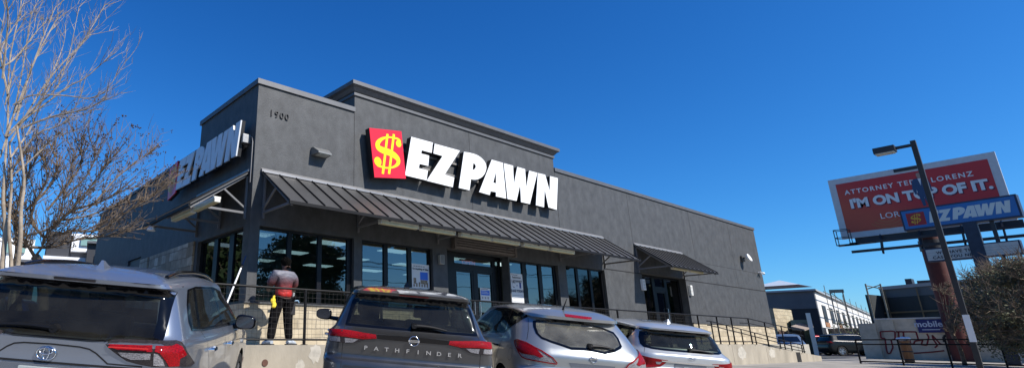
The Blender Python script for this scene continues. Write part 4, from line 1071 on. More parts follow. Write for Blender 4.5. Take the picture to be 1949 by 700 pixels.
def seats(car, rows, w_=.5, H=1.12):
    for (y, hh) in rows:
        for x in (-w_*.72, w_*.72):
            mb = MB(); mb.box(x-.24, x+.24, y, y+.14, .55, H-.0+hh, bev=.05); mb.box(x-.12, x+.12, y, y+.09, H+hh+.03, H+.22+hh, bev=.035); mb.box(x-.24, x+.24, y+.1, y+.6, .5, .62, bev=.04)
            mb.build('seat', seat_m, car.root, smooth=40)
    L_ = car.P['L']
    mb = MB(); mb.box(-.72, .72, L_-1.85, L_-1.3, .6, 1.02, bev=.05); mb.build('dashboard', seat_m, car.root, smooth=40)
    mb = MB(); mb.box(-.75, .75, .35, L_-1.3, .28, .45); mb.build('cabin_floor', seat_m, car.root)
def mirror_unit(car, x, y, z_, sz=(.13, .10, .085), hold=.86):
    sgn = 1 if x > 0 else -1
    root = car.root
    bm = bmesh.new(); bmesh.ops.create_cube(bm, size=2); bmesh.ops.subdivide_edges(bm, edges=bm.edges[:], cuts=6, use_grid_fill=True)
    for v in bm.verts:
        c = v.co; l = (abs(c.x)**3.2+abs(c.y)**2.4+abs(c.z)**3)**(1/3); c /= max(l, 1e-6)
        if c.y < 0: c.y *= .55
        v.co = Vector((c.x*sz[0]+x, c.y*sz[1]+y, c.z*sz[2]*(1-.12*c.x*sgn)+z_))
    me = bpy.data.meshes.new('mirror'); bm.to_mesh(me); bm.free(); me.materials.append(car.mirror_m); me.polygons.foreach_set('use_smooth', [True]*len(me.polygons))
    o = bpy.data.objects.new('wing_mirror', me); col.objects.link(o); o.parent = root
    mb = MB(); pts = [(x+sz[0]*.86*math.copysign(abs(math.cos(t))**.75, math.cos(t)), y-sz[1]*.60, z_+sz[2]*.80*math.copysign(abs(math.sin(t))**.75, math.sin(t))) for t in [k*math.pi/12 for k in range(24)]]
    mb.add(pts, [tuple(range(24))]); g = mb.build('mirror_glass', mat('mirror_glass', (.09, .10, .12), .08, metal=.8), o)
    mb = MB(); mb.tube([(hold*sgn, y+.03, z_-sz[2]*.7), (x-sgn*sz[0]*.5, y+.02, z_-sz[2]*.55)], [.035, .03], 8); mb.build('mirror_stalk', black_trim, o, smooth=40)
    return o
def handle(car, x, y, z_, m):
    sgn = 1 if x > 0 else -1; h, n = car.cast((sgn*1.5, y, z_), Vector((-sgn, 0, 0))); hx = h.x if h else x
    mb = MB(); X = lambda d: hx+sgn*d
    mb.tube([(X(-.01), y-.11, z_), (X(.035), y-.09, z_), (X(.045), y, z_+.002), (X(.035), y+.09, z_), (X(-.01), y+.11, z_)], [.013, .016, .017, .016, .013], 8)
    return mb.build('door_handle', m, car.root, smooth=40)
def roof_fin(car, y, m, x=0.):
    h, n = car.cast((x, y, 3), Vector((0, 0, -1))); mb = MB(); zz = h.z-.01
    mb.add([(x-.035, y-.07, zz), (x+.035, y-.07, zz), (x+.03, y+.14, zz), (x-.03, y+.14, zz), (x-.008, y-.045, zz+.075), (x+.008, y-.045, zz+.075), (x+.01, y-.01, zz+.072), (x-.01, y-.01, zz+.072)],
           [(0,1,5,4), (1,2,6,5), (2,3,7,6), (3,0,4,7), (4,5,6,7)])
    return mb.build('roof_antenna', m, car.root, smooth=60)
def rear_wiper(car, p0, p1, hub, m=None):
    """arm lying on the rear glass from p0 to p1 (x, z)"""
    dv = Vector((0, 1, 0)); pts = []
    for k in range(9):
        t = k/8; x = p0[0]+(p1[0]-p0[0])*t; z_ = p0[1]+(p1[1]-p0[1])*t + .012*math.sin(t*math.pi)
        h, n = car.cast((x, 0, z_), dv); pts.append((h.x, h.y-.035, h.z) if h else (x, .2, z_))
    mb = MB(); mb.tube(pts, [.024-.014*k/8 for k in range(9)], 8); o = mb.build('rear_wiper', m or black_plastic, car.root, smooth=40)
    mb = MB(); mb.tube([(pts[0][0], pts[0][1]+.05, pts[0][2]-.0), (pts[0][0], pts[0][1]-.02, pts[0][2])], .032, 12); mb.build('hub', m or black_plastic, o, smooth=40)
    return o
def place_car(root, T, ypr):
    y, p, r_ = [R(a) for a in ypr]
    fwd = Vector((math.sin(y)*math.cos(p), math.cos(y)*math.cos(p), math.sin(p))); rt = Vector((math.cos(y), -math.sin(y), 0)); up = rt.cross(fwd)
    X = rt*math.cos(r_)-up*math.sin(r_); U = rt*math.sin(r_)+up*math.cos(r_)
    M = Matrix(((X.x, fwd.x, U.x, T[0]), (X.y, fwd.y, U.y, T[1]), (X.z, fwd.z, U.z, T[2]), (0,0,0,1)))
    root.location = T; root.rotation_euler = M.to_3x3().to_euler(); return M
def zz(*a): return list(zip((.25, 1.6, 3.0, 4.4), a))
POSE = dict(rav=((-4.908, -6.819, -1.046), (33.94, 5.094, 4.636)), path=((-1.373, -6.807, -1.062), (35.53, 3.747, 4.683)), mur=((1.378, -7.237, -1.172), (34.54, 3.988, 4.613)), inf=((5.5, -6.62, -1.33), (37, 3.8, 4.7)))
SPEC = {}
SPEC['rav'] = dict(L=4.6, rows=[
 dict(z=zz(.25,.22,.22,.25), yr=.30, yf=4.35, w=.80), dict(z=zz(.38,.33,.33,.36), yr=.08, yf=4.55, w=.90),
 dict(z=zz(.6,.6,.6,.6), yr=.0, yf=4.60, w=.925, rx=.3, ry=.26), dict(z=zz(.84,.8,.8,.78), yr=.02, yf=4.58, w=.932, rx=.3, ry=.26, sharp=1),
 dict(z=zz(.87,.86,.86,.84), yr=.09, yf=4.56, w=.93, rx=.28, ry=.26, sharp=1), dict(z=zz(1.0,.97,.95,.92), yr=.085, yf=4.48, w=.925, rx=.27, ry=.26),
 dict(z=zz(1.105,1.05,1.02,.97), yr=.06, yf=4.3, w=.912, rx=.26, ry=.26, sharp=1), dict(z=zz(1.125,1.075,1.05,1.02), yr=.13, yf=3.95, w=.90, rx=.26, ry=.25),
 dict(z=zz(1.15,1.10,1.08,1.08), yr=.19, yf=3.50, w=.878, rx=.24, ry=.24, cr=.07), dict(z=zz(1.33,1.31,1.30,1.30), yr=.29, yf=3.05, w=.80, rx=.18, ry=.2, cr=.07),
 dict(z=zz(1.50,1.53,1.50,1.50), yr=.385, yf=2.66, w=.722, rx=.15, ry=.16, cr=.07, sharp=1), dict(z=zz(1.525,1.565,1.54,1.54), yr=.25, yf=2.62, w=.712, rx=.13, ry=.14, cr=.09, sharp=1),
 dict(z=zz(1.555,1.60,1.57,1.57), yr=.235, yf=2.55, w=.69, rx=.13, ry=.14, cr=.09, sharp=1), dict(z=zz(1.595,1.64,1.61,1.61), yr=.36, yf=2.45, w=.62, rx=.12, ry=.14, cr=.08),
 dict(z=zz(1.63,1.67,1.64,1.64), yr=.55, yf=2.3, w=.46, rx=.1, ry=.14), dict(z=zz(1.65,1.685,1.65,1.65), yr=.8, yf=2.2, w=.22, rx=.05, ry=.1), dict(z=zz(1.655,1.69,1.655,1.655), yr=1.0, yf=2.1, w=0., rx=.0, ry=.1)])
SPEC['path'] = dict(L=5.0, rows=[
 dict(z=zz(.28,.25,.25,.27), yr=.30, yf=4.7, w=.86), dict(z=zz(.42,.36,.36,.40), yr=.08, yf=4.92, w=.96),
 dict(z=zz(.66,.64,.64,.66), yr=.0, yf=5.0, w=.985, rx=.26, ry=.26), dict(z=zz(.86,.86,.86,.85), yr=.02, yf=4.98, w=.99, rx=.24, ry=.26, sharp=1),
 dict(z=zz(.90,.90,.90,.90), yr=.07, yf=4.96, w=.985, rx=.22, ry=.28), dict(z=zz(1.06,1.03,1.02,1.02), yr=.06, yf=4.9, w=.965, rx=.2, ry=.3),
 dict(z=zz(1.16,1.12,1.10,1.08), yr=.05, yf=4.7, w=.94, rx=.18, ry=.28, sharp=1), dict(z=zz(1.185,1.15,1.13,1.12), yr=.12, yf=4.3, w=.915, rx=.18, ry=.25),
 dict(z=zz(1.22,1.18,1.16,1.16), yr=.17, yf=3.9, w=.885, rx=.16, ry=.24, cr=.06), dict(z=zz(1.40,1.38,1.38,1.38), yr=.25, yf=3.45, w=.80, rx=.14, ry=.2, cr=.06),
 dict(z=zz(1.565,1.60,1.60,1.58), yr=.33, yf=2.98, w=.725, rx=.12, ry=.16, cr=.06, sharp=1), dict(z=zz(1.59,1.635,1.63,1.61), yr=.20, yf=2.9, w=.715, rx=.11, ry=.15, cr=.09, sharp=1),
 dict(z=zz(1.62,1.67,1.67,1.65), yr=.19, yf=2.8, w=.70, rx=.11, ry=.15, cr=.09, sharp=1), dict(z=zz(1.65,1.705,1.70,1.68), yr=.32, yf=2.7, w=.63, rx=.1, ry=.15, cr=.08),
 dict(z=zz(1.68,1.73,1.72,1.70), yr=.52, yf=2.5, w=.46, rx=.1, ry=.14), dict(z=zz(1.69,1.745,1.73,1.71), yr=.8, yf=2.4, w=.22, rx=.05, ry=.1), dict(z=zz(1.695,1.75,1.735,1.715), yr=1.0, yf=2.3, w=0., rx=.0, ry=.1)])
SPEC['mur'] = dict(L=4.8, rows=[
 dict(z=zz(.25,.22,.22,.25), yr=.32, yf=4.5, w=.80), dict(z=zz(.40,.33,.33,.36), yr=.08, yf=4.72, w=.90),
 dict(z=zz(.6,.6,.6,.6), yr=.0, yf=4.80, w=.93, rx=.40, ry=.34, cr=.07, ex=2), dict(z=zz(.80,.78,.78,.76), yr=.0, yf=4.78, w=.94, rx=.42, ry=.34, cr=.07, ex=2, sharp=1),
 dict(z=zz(.84,.84,.84,.8), yr=.06, yf=4.74, w=.94, rx=.42, ry=.36, cr=.07, ex=2), dict(z=zz(1.0,.98,.94,.88), yr=.06, yf=4.62, w=.925, rx=.40, ry=.40, cr=.08, ex=2),
 dict(z=zz(1.08,1.09,1.02,.94), yr=.10, yf=4.4, w=.905, rx=.38, ry=.42, cr=.09, ex=2), dict(z=zz(1.13,1.13,1.06,1.02), yr=.14, yf=4.1, w=.89, rx=.38, ry=.44, cr=.10, ex=2),
 dict(z=zz(1.22,1.18,1.09,1.09), yr=.22, yf=3.72, w=.862, rx=.38, ry=.46, cr=.12, ex=2), dict(z=zz(1.34,1.36,1.31,1.30), yr=.33, yf=3.2, w=.78, rx=.36, ry=.46, cr=.13, ex=2),
 dict(z=zz(1.45,1.55,1.52,1.50), yr=.47, yf=2.72, w=.70, rx=.30, ry=.42, cr=.13, ex=2, sharp=1), dict(z=zz(1.47,1.585,1.55,1.54), yr=.36, yf=2.66, w=.685, rx=.30, ry=.42, cr=.16, ex=2, sharp=1),
 dict(z=zz(1.51,1.62,1.59,1.57), yr=.35, yf=2.6, w=.66, rx=.30, ry=.40, cr=.16, ex=2, sharp=1), dict(z=zz(1.56,1.655,1.63,1.61), yr=.5, yf=2.5, w=.58, rx=.26, ry=.36, cr=.14, ex=2),
 dict(z=zz(1.59,1.68,1.65,1.64), yr=.7, yf=2.35, w=.42, rx=.1, ry=.24), dict(z=zz(1.61,1.69,1.66,1.65), yr=.95, yf=2.2, w=.2, rx=.05, ry=.1), dict(z=zz(1.615,1.695,1.665,1.655), yr=1.1, yf=2.1, w=0., rx=.0, ry=.1)])
SPEC['inf'] = dict(L=4.98, rows=[
 dict(z=zz(.27,.24,.24,.26), yr=.30, yf=4.7, w=.84), dict(z=zz(.40,.34,.34,.38), yr=.08, yf=4.92, w=.94),
 dict(z=zz(.64,.62,.62,.62), yr=.0, yf=4.98, w=.97, rx=.40, ry=.34, cr=.06, ex=2), dict(z=zz(.86,.84,.84,.80), yr=.02, yf=4.96, w=.98, rx=.40, ry=.34, cr=.06, ex=2, sharp=1),
 dict(z=zz(.90,.90,.88,.84), yr=.08, yf=4.92, w=.98, rx=.40, ry=.34, cr=.06, ex=2), dict(z=zz(1.05,1.03,.98,.92), yr=.07, yf=4.8, w=.965, rx=.36, ry=.36, cr=.07, ex=2),
 dict(z=zz(1.13,1.12,1.05,.98), yr=.08, yf=4.6, w=.94, rx=.34, ry=.38, cr=.08, ex=2), dict(z=zz(1.17,1.15,1.10,1.05), yr=.13, yf=4.3, w=.92, rx=.34, ry=.38, cr=.09, ex=2),
 dict(z=zz(1.22,1.19,1.14,1.14), yr=.19, yf=3.9, w=.89, rx=.32, ry=.38, cr=.10, ex=2), dict(z=zz(1.38,1.38,1.36,1.34), yr=.29, yf=3.4, w=.81, rx=.30, ry=.36, cr=.11, ex=2),
 dict(z=zz(1.53,1.59,1.57,1.55), yr=.40, yf=2.9, w=.735, rx=.26, ry=.32, cr=.11, ex=2, sharp=1), dict(z=zz(1.555,1.62,1.60,1.58), yr=.28, yf=2.84, w=.72, rx=.26, ry=.30, cr=.14, ex=2, sharp=1),
 dict(z=zz(1.585,1.66,1.64,1.62), yr=.27, yf=2.76, w=.70, rx=.26, ry=.30, cr=.14, ex=2, sharp=1), dict(z=zz(1.63,1.70,1.68,1.66), yr=.42, yf=2.6, w=.62, rx=.22, ry=.28, cr=.12, ex=2),
 dict(z=zz(1.66,1.725,1.71,1.69), yr=.62, yf=2.45, w=.45, rx=.1, ry=.2), dict(z=zz(1.675,1.74,1.72,1.70), yr=.85, yf=2.3, w=.22, rx=.05, ry=.1), dict(z=zz(1.68,1.745,1.725,1.705), yr=1.05, yf=2.2, w=0., rx=.0, ry=.1)])

for P in SPEC.values():
    for i in range(8, 13):
        r_ = P['rows'][i]; r_['yf'] += .22; r_['fx'] = .22; r_['fy'] = .12; r_['cf'] = .16; r_['kf'] = .02
    P['rows'][7]['kf'] = .03
POSE['rav'] = ((-4.93, -6.80, -1.046), (33.6, 5.094, 4.636))
POSE['inf'] = ((5.58, -6.66, -1.33), (36.0, 3.8, 4.7)); POSE['mur'] = ((1.41, -7.25, -1.172), (34.54, 3.988, 4.613))
for k, w_ in (('inf', .03), ('mur', .02)):
    for i in (9, 10, 11, 12): SPEC[k]['rows'][i]['w'] += w_
TR = {}
TR['rav'] = {
 'glassR': [(0.029, 0.081, 1.111), (0.362, 0.105, 1.116), (0.361, 0.081, 1.109), (0.391, 0.14, 1.126), (0.681, 0.21, 1.139), (0.751, 0.226, 1.137), (0.737, 0.37, 1.311), (0.714, 0.594, 1.502), (0.549, 0.414, 1.505), (0.339, 0.394, 1.503), (0.104, 0.386, 1.502), (0.048, 0.249, 1.527)],
 'clearR': [(0.018, 0.103, 1.117), (0.284, 0.106, 1.117), (0.361, 0.133, 1.124), (0.669, 0.228, 1.149), (0.663, 0.313, 1.284), (0.636, 0.401, 1.437), (0.472, 0.383, 1.447), (0.119, 0.366, 1.464), (0.017, 0.359, 1.455)],
 'lamp': [(0.384, 0.07, 1.096), (0.405, 0.121, 1.12), (0.462, 0.159, 1.13), (0.687, 0.195, 1.134), (0.832, 0.314, 1.138), (0.865, 0.329, 1.128), (0.902, 0.395, 1.056), (0.918, 0.672, 0.938), (0.916, 0.575, 0.929), (0.89, 0.263, 0.96), (0.833, 0.175, 0.964), (0.726, 0.118, 0.963), (0.629, 0.106, 0.976), (0.545, 0.1, 0.993), (0.47, 0.089, 1.037), (0.413, 0.077, 1.071)],
 'lred1': [(0.405, 0.07, 1.097), (0.712, 0.102, 1.109), (0.72, 0.099, 1.069), (0.478, 0.081, 1.067), (0.429, 0.076, 1.077)],
 'lred2': [(0.735, 0.102, 1.107), (0.833, 0.173, 1.108), (0.849, 0.236, 1.118), (0.885, 0.266, 1.101), (0.904, 0.374, 1.035), (0.884, 0.251, 1.019), (0.886, 0.254, 0.964), (0.833, 0.175, 0.966), (0.803, 0.147, 1.019), (0.766, 0.117, 1.063), (0.735, 0.102, 1.073)],
 'lclr': [(0.479, 0.085, 1.054), (0.71, 0.099, 1.06), (0.709, 0.109, 1.016), (0.576, 0.1, 1.006), (0.503, 0.092, 1.028)],
 'lclr2': [(0.731, 0.104, 1.061), (0.756, 0.114, 1.057), (0.789, 0.137, 1.019), (0.809, 0.156, 0.97), (0.735, 0.12, 0.974)],
 'groove': [(-0.342, 0.075, 1.071), (-0.05, 0.067, 1.077), (0.274, 0.074, 1.067), (0.317, 0.077, 1.058), (0.306, 0.076, 1.062), (0.34, 0.082, 1.043), (0.439, 0.098, 0.962), (0.706, 0.114, 0.962)],
 'lower': [(-0.357, 0.095, 0.944), (0.171, 0.09, 0.946), (0.396, 0.096, 0.95)],
 'band': [(0.716, 1.08, 1.528), (0.703, 1.398, 1.573), (0.697, 2.294, 1.574), (0.738, 1.371, 1.479), (0.765, 1.372, 1.404), (0.802, 1.37, 1.304), (0.839, 1.364, 1.202), (0.905, 1.357, 1.073), (0.865, 2.283, 1.121), (0.859, 1.374, 1.15), (0.847, 0.848, 1.185), (0.822, 0.783, 1.248), (0.789, 0.836, 1.333), (0.742, 0.974, 1.456)],
 'pane1': [(0.717, 1.12, 1.528), (0.714, 1.262, 1.546), (0.847, 1.106, 1.185), (0.844, 0.9, 1.194), (0.821, 0.832, 1.252), (0.776, 0.918, 1.368)],
 'pane2': [(0.714, 1.399, 1.552), (0.71, 2.195, 1.558), (0.748, 2.322, 1.446), (0.814, 2.443, 1.263), (0.841, 2.273, 1.19), (0.853, 2.115, 1.156), (0.847, 1.233, 1.183)],
 'pane3': [(0.712, 2.439, 1.549), (0.748, 1.371, 1.452), (0.787, 1.371, 1.346), (0.832, 1.367, 1.222), (0.857, 3.312, 1.137), (0.855, 2.741, 1.144), (0.855, 2.441, 1.147)],
 'bracket': [(0.715, 0.605, 1.5), (0.727, 1.052, 1.496), (0.742, 0.985, 1.456), (0.728, 0.561, 1.466)],
 'seam1': [(0.86, 1.243, 1.15), (0.897, 1.323, 1.084), (0.921, 1.354, 1.0), (0.928, 1.487, 0.903), (0.931, 1.746, 0.773)],
 'handles': [(0.925, 1.587, 0.967), (0.929, 2.9, 0.889)],
 'mir': [(0.905, 1.351, 1.073)],
 'logo': [(-0.027, 0.084, 1.008)],
 'wiper': [(-0.457, 0.221, 1.164), (-0.023, 0.206, 1.171)],
 'fin': [(0.157, 0.49, 1.626)],
 'brake': [(-0.135, 0.361, 1.507), (0.179, 0.34, 1.511), (0.164, 0.383, 1.492), (-0.14, 0.38, 1.489)],
 'plate': [(-0.177, 0.091, 0.922), (0.152, 0.09, 0.923)],
 'hole': [(-0.105, 0.089, 0.954)],
 'rails': [(0.594, 0.658, 1.613)],
 'dtop': [(0.623, 0.579, 1.599), (0.709, 0.59, 1.515)],
}
TR['path'] = {
 'glass': [(-0.664, 0.307, 1.588), (-0.708, 0.316, 1.415), (-0.755, 0.228, 1.236), (-0.402, 0.18, 1.218), (-0.026, 0.17, 1.22), (-0.085, 0.164, 1.213), (0.321, 0.171, 1.213), (0.747, 0.205, 1.213), (0.724, 0.271, 1.329), (0.678, 0.325, 1.453), (0.616, 0.323, 1.578), (0.354, 0.31, 1.573), (-0.103, 0.246, 1.582), (-0.255, 0.21, 1.597)],
 'clear': [(-0.633, 0.341, 1.501), (-0.723, 0.232, 1.252), (-0.403, 0.192, 1.235), (-0.026, 0.176, 1.231), (0.322, 0.182, 1.226), (0.715, 0.214, 1.225), (0.672, 0.284, 1.381), (0.613, 0.36, 1.541), (0.329, 0.333, 1.546), (-0.093, 0.325, 1.554), (-0.242, 0.336, 1.564)],
 'redL': [(-0.918, 0.286, 1.157), (-0.78, 0.108, 1.169), (-0.659, 0.089, 1.166), (-0.403, 0.059, 1.148), (-0.393, 0.062, 1.115), (-0.54, 0.07, 1.095), (-0.61, 0.074, 1.096), (-0.759, 0.083, 1.104), (-0.91, 0.207, 1.098)],
 'clrL': [(-0.913, 0.211, 1.094), (-0.766, 0.084, 1.096), (-0.61, 0.074, 1.093), (-0.532, 0.07, 1.089), (-0.606, 0.078, 1.049), (-0.718, 0.085, 1.039), (-0.907, 0.184, 1.042)],
 'bar': [(-0.403, 0.059, 1.148), (-0.035, 0.05, 1.157), (-0.093, 0.051, 1.153), (0.435, 0.061, 1.139), (0.431, 0.065, 1.098), (-0.089, 0.056, 1.103), (-0.031, 0.056, 1.105), (-0.414, 0.063, 1.109)],
 'redR': [(0.424, 0.061, 1.137), (0.551, 0.067, 1.133), (0.746, 0.078, 1.139), (0.848, 0.116, 1.135), (0.896, 0.173, 1.094), (0.756, 0.083, 1.089), (0.597, 0.074, 1.084), (0.445, 0.065, 1.098)],
 'clrR': [(0.597, 0.074, 1.08), (0.895, 0.172, 1.088), (0.887, 0.152, 1.026), (0.717, 0.087, 1.021), (0.643, 0.08, 1.042)],
 'logo': [(0.016, 0.054, 1.122)],
 'P': [(-0.503, 0.078, 1.003)],
 'Rr': [(0.532, 0.081, 0.99)],
 'wiper': [(0.016, 0.197, 1.273), (0.389, 0.2, 1.251)],
 'seamL': [(-0.762, 0.231, 1.235), (-0.77, 0.108, 1.17), (-0.763, 0.089, 1.035), (-0.768, 0.095, 0.9), (-0.766, 0.032, 0.776)],
 'seamR': [(0.757, 0.201, 1.208), (0.756, 0.08, 1.133), (0.77, 0.091, 1.025), (0.768, 0.09, 0.893)],
 'side': [(-0.714, 1.195, 1.62), (-0.683, 0.332, 1.599), (-0.777, 0.244, 1.24), (-0.864, 1.188, 1.228)],
 'brake': [(-0.225, 0.208, 1.595), (-0.048, 0.199, 1.593), (0.203, 0.304, 1.572), (0.208, 0.332, 1.561), (-0.041, 0.255, 1.58), (-0.221, 0.252, 1.582)],
 'mir': [(-0.858, 1.167, 1.242)],
 'pillar': [(-0.662, 0.295, 1.594), (-0.751, 0.232, 1.243)],
}
TR['mur'] = {
 'glass': [(-0.619, 0.569, 1.424), (-0.642, 0.478, 1.347), (-0.643, 0.364, 1.261), (-0.602, 0.268, 1.2), (-0.483, 0.198, 1.16), (-0.382, 0.165, 1.136), (-0.24, 0.12, 1.098), (-0.069, 0.12, 1.106), (0.05, 0.114, 1.099), (0.206, 0.103, 1.078), (0.362, 0.144, 1.116), (0.47, 0.198, 1.161), (0.503, 0.231, 1.189), (0.504, 0.327, 1.29), (0.472, 0.402, 1.367), (0.307, 0.447, 1.424), (0.05, 0.45, 1.464), (-0.228, 0.4, 1.474), (-0.443, 0.511, 1.459), (-0.565, 0.55, 1.447)],
 'brake': [(-0.2, 0.456, 1.553), (0.164, 0.413, 1.537), (0.146, 0.36, 1.507), (-0.224, 0.379, 1.521)],
 'lamp': [(-0.868, 0.564, 1.132), (-0.844, 0.508, 1.148), (-0.782, 0.335, 1.126), (-0.647, 0.138, 1.05), (-0.524, 0.085, 0.984), (-0.522, 0.085, 0.987), (-0.456, 0.08, 0.919), (-0.462, 0.082, 0.905), (-0.59, 0.094, 0.913), (-0.666, 0.119, 0.916), (-0.814, 0.228, 0.928), (-0.853, 0.286, 0.946), (-0.875, 0.354, 1.0), (-0.88, 0.485, 1.08)],
 'red': [(-0.864, 0.54, 1.131), (-0.84, 0.475, 1.14), (-0.784, 0.328, 1.119), (-0.701, 0.188, 1.075), (-0.623, 0.103, 0.981), (-0.667, 0.118, 0.963), (-0.726, 0.154, 0.982), (-0.851, 0.295, 0.986), (-0.874, 0.358, 1.007)],
 'lampR': [(0.445, 0.078, 0.935), (0.514, 0.085, 0.993), (0.605, 0.137, 1.069), (0.674, 0.155, 1.052), (0.682, 0.131, 1.002), (0.693, 0.131, 0.942)],
 'band': [(-0.841, 1.499, 1.238), (-0.794, 1.485, 1.371), (-0.694, 2.218, 1.586), (-0.694, 1.723, 1.598), (-0.687, 1.242, 1.583), (-0.683, 0.898, 1.55), (-0.664, 0.69, 1.502), (-0.661, 0.711, 1.472), (-0.761, 0.789, 1.383), (-0.836, 1.125, 1.254), (-0.85, 1.268, 1.217), (-0.847, 2.777, 1.146), (-0.818, 3.108, 1.248)],
 'pane1': [(-0.843, 1.498, 1.234), (-0.8, 1.484, 1.359), (-0.704, 2.233, 1.571), (-0.844, 2.369, 1.183), (-0.842, 2.74, 1.167), (-0.823, 3.014, 1.233)],
 'pane2': [(-0.706, 2.079, 1.573), (-0.7, 1.419, 1.581), (-0.721, 1.278, 1.526), (-0.827, 1.184, 1.278), (-0.843, 1.238, 1.236), (-0.846, 2.194, 1.188)],
 'pane3': [(-0.697, 1.209, 1.565), (-0.667, 0.713, 1.495), (-0.665, 0.733, 1.48), (-0.824, 1.087, 1.286)],
 'divider': [(-0.694, 1.263, 1.576), (-0.827, 1.119, 1.278)],
 'fuel': [(-0.921, 0.63, 0.938)],
 'handle': [(-0.916, 1.418, 1.032)],
 'seam': [(-0.668, 0.697, 1.457), (-0.755, 0.42, 1.206), (-0.789, 0.382, 1.15)],
 'logo': [(0.021, 0.061, 1.004)],
 'wiper': [(-0.007, 0.161, 1.154), (0.344, 0.17, 1.147)],
 'plate': [(-0.321, 0.07, 0.93), (0.298, 0.07, 0.923)],
 'ant': [(-0.144, 0.646, 1.606)],
 'seam2': [(-0.84, 1.109, 1.242), (-0.888, 1.18, 1.128)],
 'gut': [(-0.602, 1.466, 1.642), (-0.544, 0.707, 1.581)],
}
TR['inf'] = {
 'glass': [(-0.736, 0.568, 1.478), (-0.686, 0.546, 1.524), (-0.615, 0.399, 1.582), (-0.223, 0.331, 1.602), (0.141, 0.282, 1.564), (0.54, 0.425, 1.499), (0.597, 0.416, 1.467), (0.637, 0.34, 1.35), (0.647, 0.211, 1.191), (0.61, 0.179, 1.176), (0.284, 0.162, 1.187), (-0.177, 0.164, 1.193), (-0.574, 0.201, 1.195), (-0.681, 0.262, 1.218), (-0.729, 0.378, 1.31), (-0.742, 0.489, 1.408)],
 'lamp': [(-0.936, 0.442, 1.085), (-0.844, 0.224, 1.076), (-0.673, 0.109, 1.049), (-0.413, 0.085, 1.029), (-0.462, 0.095, 0.974), (-0.546, 0.101, 0.909), (-0.751, 0.117, 0.876), (-0.872, 0.18, 0.86), (-0.883, 0.26, 0.982), (-0.924, 0.346, 1.037)],
 'clr': [(-0.631, 0.106, 0.991), (-0.522, 0.096, 0.995), (-0.558, 0.104, 0.951), (-0.616, 0.109, 0.948)],
 'lampR': [(0.451, 0.089, 1.012), (0.711, 0.121, 1.045), (0.861, 0.233, 1.031), (0.961, 0.499, 0.965), (0.492, 0.098, 0.969)],
 'chrome': [(-0.405, 0.085, 1.025), (0.443, 0.09, 1.002), (0.445, 0.094, 0.975), (-0.397, 0.088, 0.991)],
 'side': [(-0.748, 1.547, 1.623), (-0.747, 1.387, 1.618), (-0.767, 0.817, 1.535), (-0.82, 0.887, 1.417), (-0.851, 0.783, 1.321), (-0.87, 0.638, 1.234), (-0.875, 0.779, 1.23)],
 'fin': [(0.164, 1.102, 1.72)],
 'wiper': [(0.028, 0.197, 1.23), (0.441, 0.19, 1.198)],
 'logo': [(0.01, 0.072, 1.101)],
 'plate': [(-0.307, 0.087, 0.973), (0.429, 0.094, 0.967)],
}
RR = Vector((0, 1, 0)); RSD = Vector((-1, 0, 0)); LSD = Vector((1, 0, 0)); RDG = Vector((-.55, .83, 0)); LDG = Vector((.55, .83, 0))
def both(pts): return pts + mirror(pts)
def xz(*p): return [(a, 0, b) for a, b in p]
def yz(*p, x=.9): return [(x, a, b) for a, b in p]
def common(c, glass_pts, clear_pts, band, panes, gm, gms, dvr=RR, frit=True, cutin=.012):
    """rear glass with black border, side window bands with panes; band/panes are for the right side"""
    c.cut(clear_pts, RR, cutin)
    c.patch('rear_glass_border', glass_pts, RR, black_trim, holes=[clear_pts], off=.004)
    g = c.patch('rear_window', clear_pts, RR, gm, off=.003, inset=-.01)
    for side, dv, f in (('r', RSD, lambda q: q), ('l', LSD, mirror)):
        bp = f(band)
        for p in panes: c.cut(f(p), dv, .008)
        c.patch('window_trim', bp, dv, black_trim, holes=[f(p) for p in panes], off=.004)
        for p in panes: c.patch('side_window', f(p), dv, gms, off=.003, inset=-.008)
def windscreen(c, z0, z1, w0, w1, gm):
    pts = [(-w0, c.P['L'], z0), (w0, c.P['L'], z0), (w1, c.P['L'], z1), (-w1, c.P['L'], z1)]
    dv = Vector((0, -1, 0)); c.cut(pts, dv, .02); c.patch('windscreen', pts, dv, gm, off=.003, grid=.08)
def wheels_for(c, ya, yb, xw, zc=.365, r=.36):
    for y in (ya, yb):
        c.arch(y, zc, r+.055)
    for y in (ya, yb):
        wheelhouse(c, y, zc, r+.06, xw+.10)
        for s_ in (-1, 1): wheel(c, s_*xw, y, zc, r)
def front_end(c, m):
    L_ = c.P['L']
    for s_ in (-1, 1):
        c.patch('headlight', [(s_*.52, L_, .80), (s_*.86, L_-.3, .84), (s_*.86, L_-.3, .93), (s_*.52, L_, .90)][::s_], Vector((-s_*.4, -.9, 0)), lamp_clear, off=.006)
    c.patch('grille', [(-.42, L_, .55), (.42, L_, .55), (.46, L_, .84), (-.46, L_, .84)], Vector((0, -1, 0)), black_plastic, off=.006)
def on_shell(c, x, z_, off=.01):
    h, n = c.cast((x, 0, z_), RR); return (h - RR*off) if h else Vector((x, 0, z_))
def ring_badge(mb, c, cx, cz, rx, rz, w_, off=.012, n=28, tilt=0):
    o_ = on_shell(c, cx, cz, off); pts = [(cx+rx*math.cos(t), o_.y, cz+rz*math.sin(t)) for t in [2*math.pi*k/n for k in range(n+1)]]
    mb.tube(pts, w_, 6, caps=False)

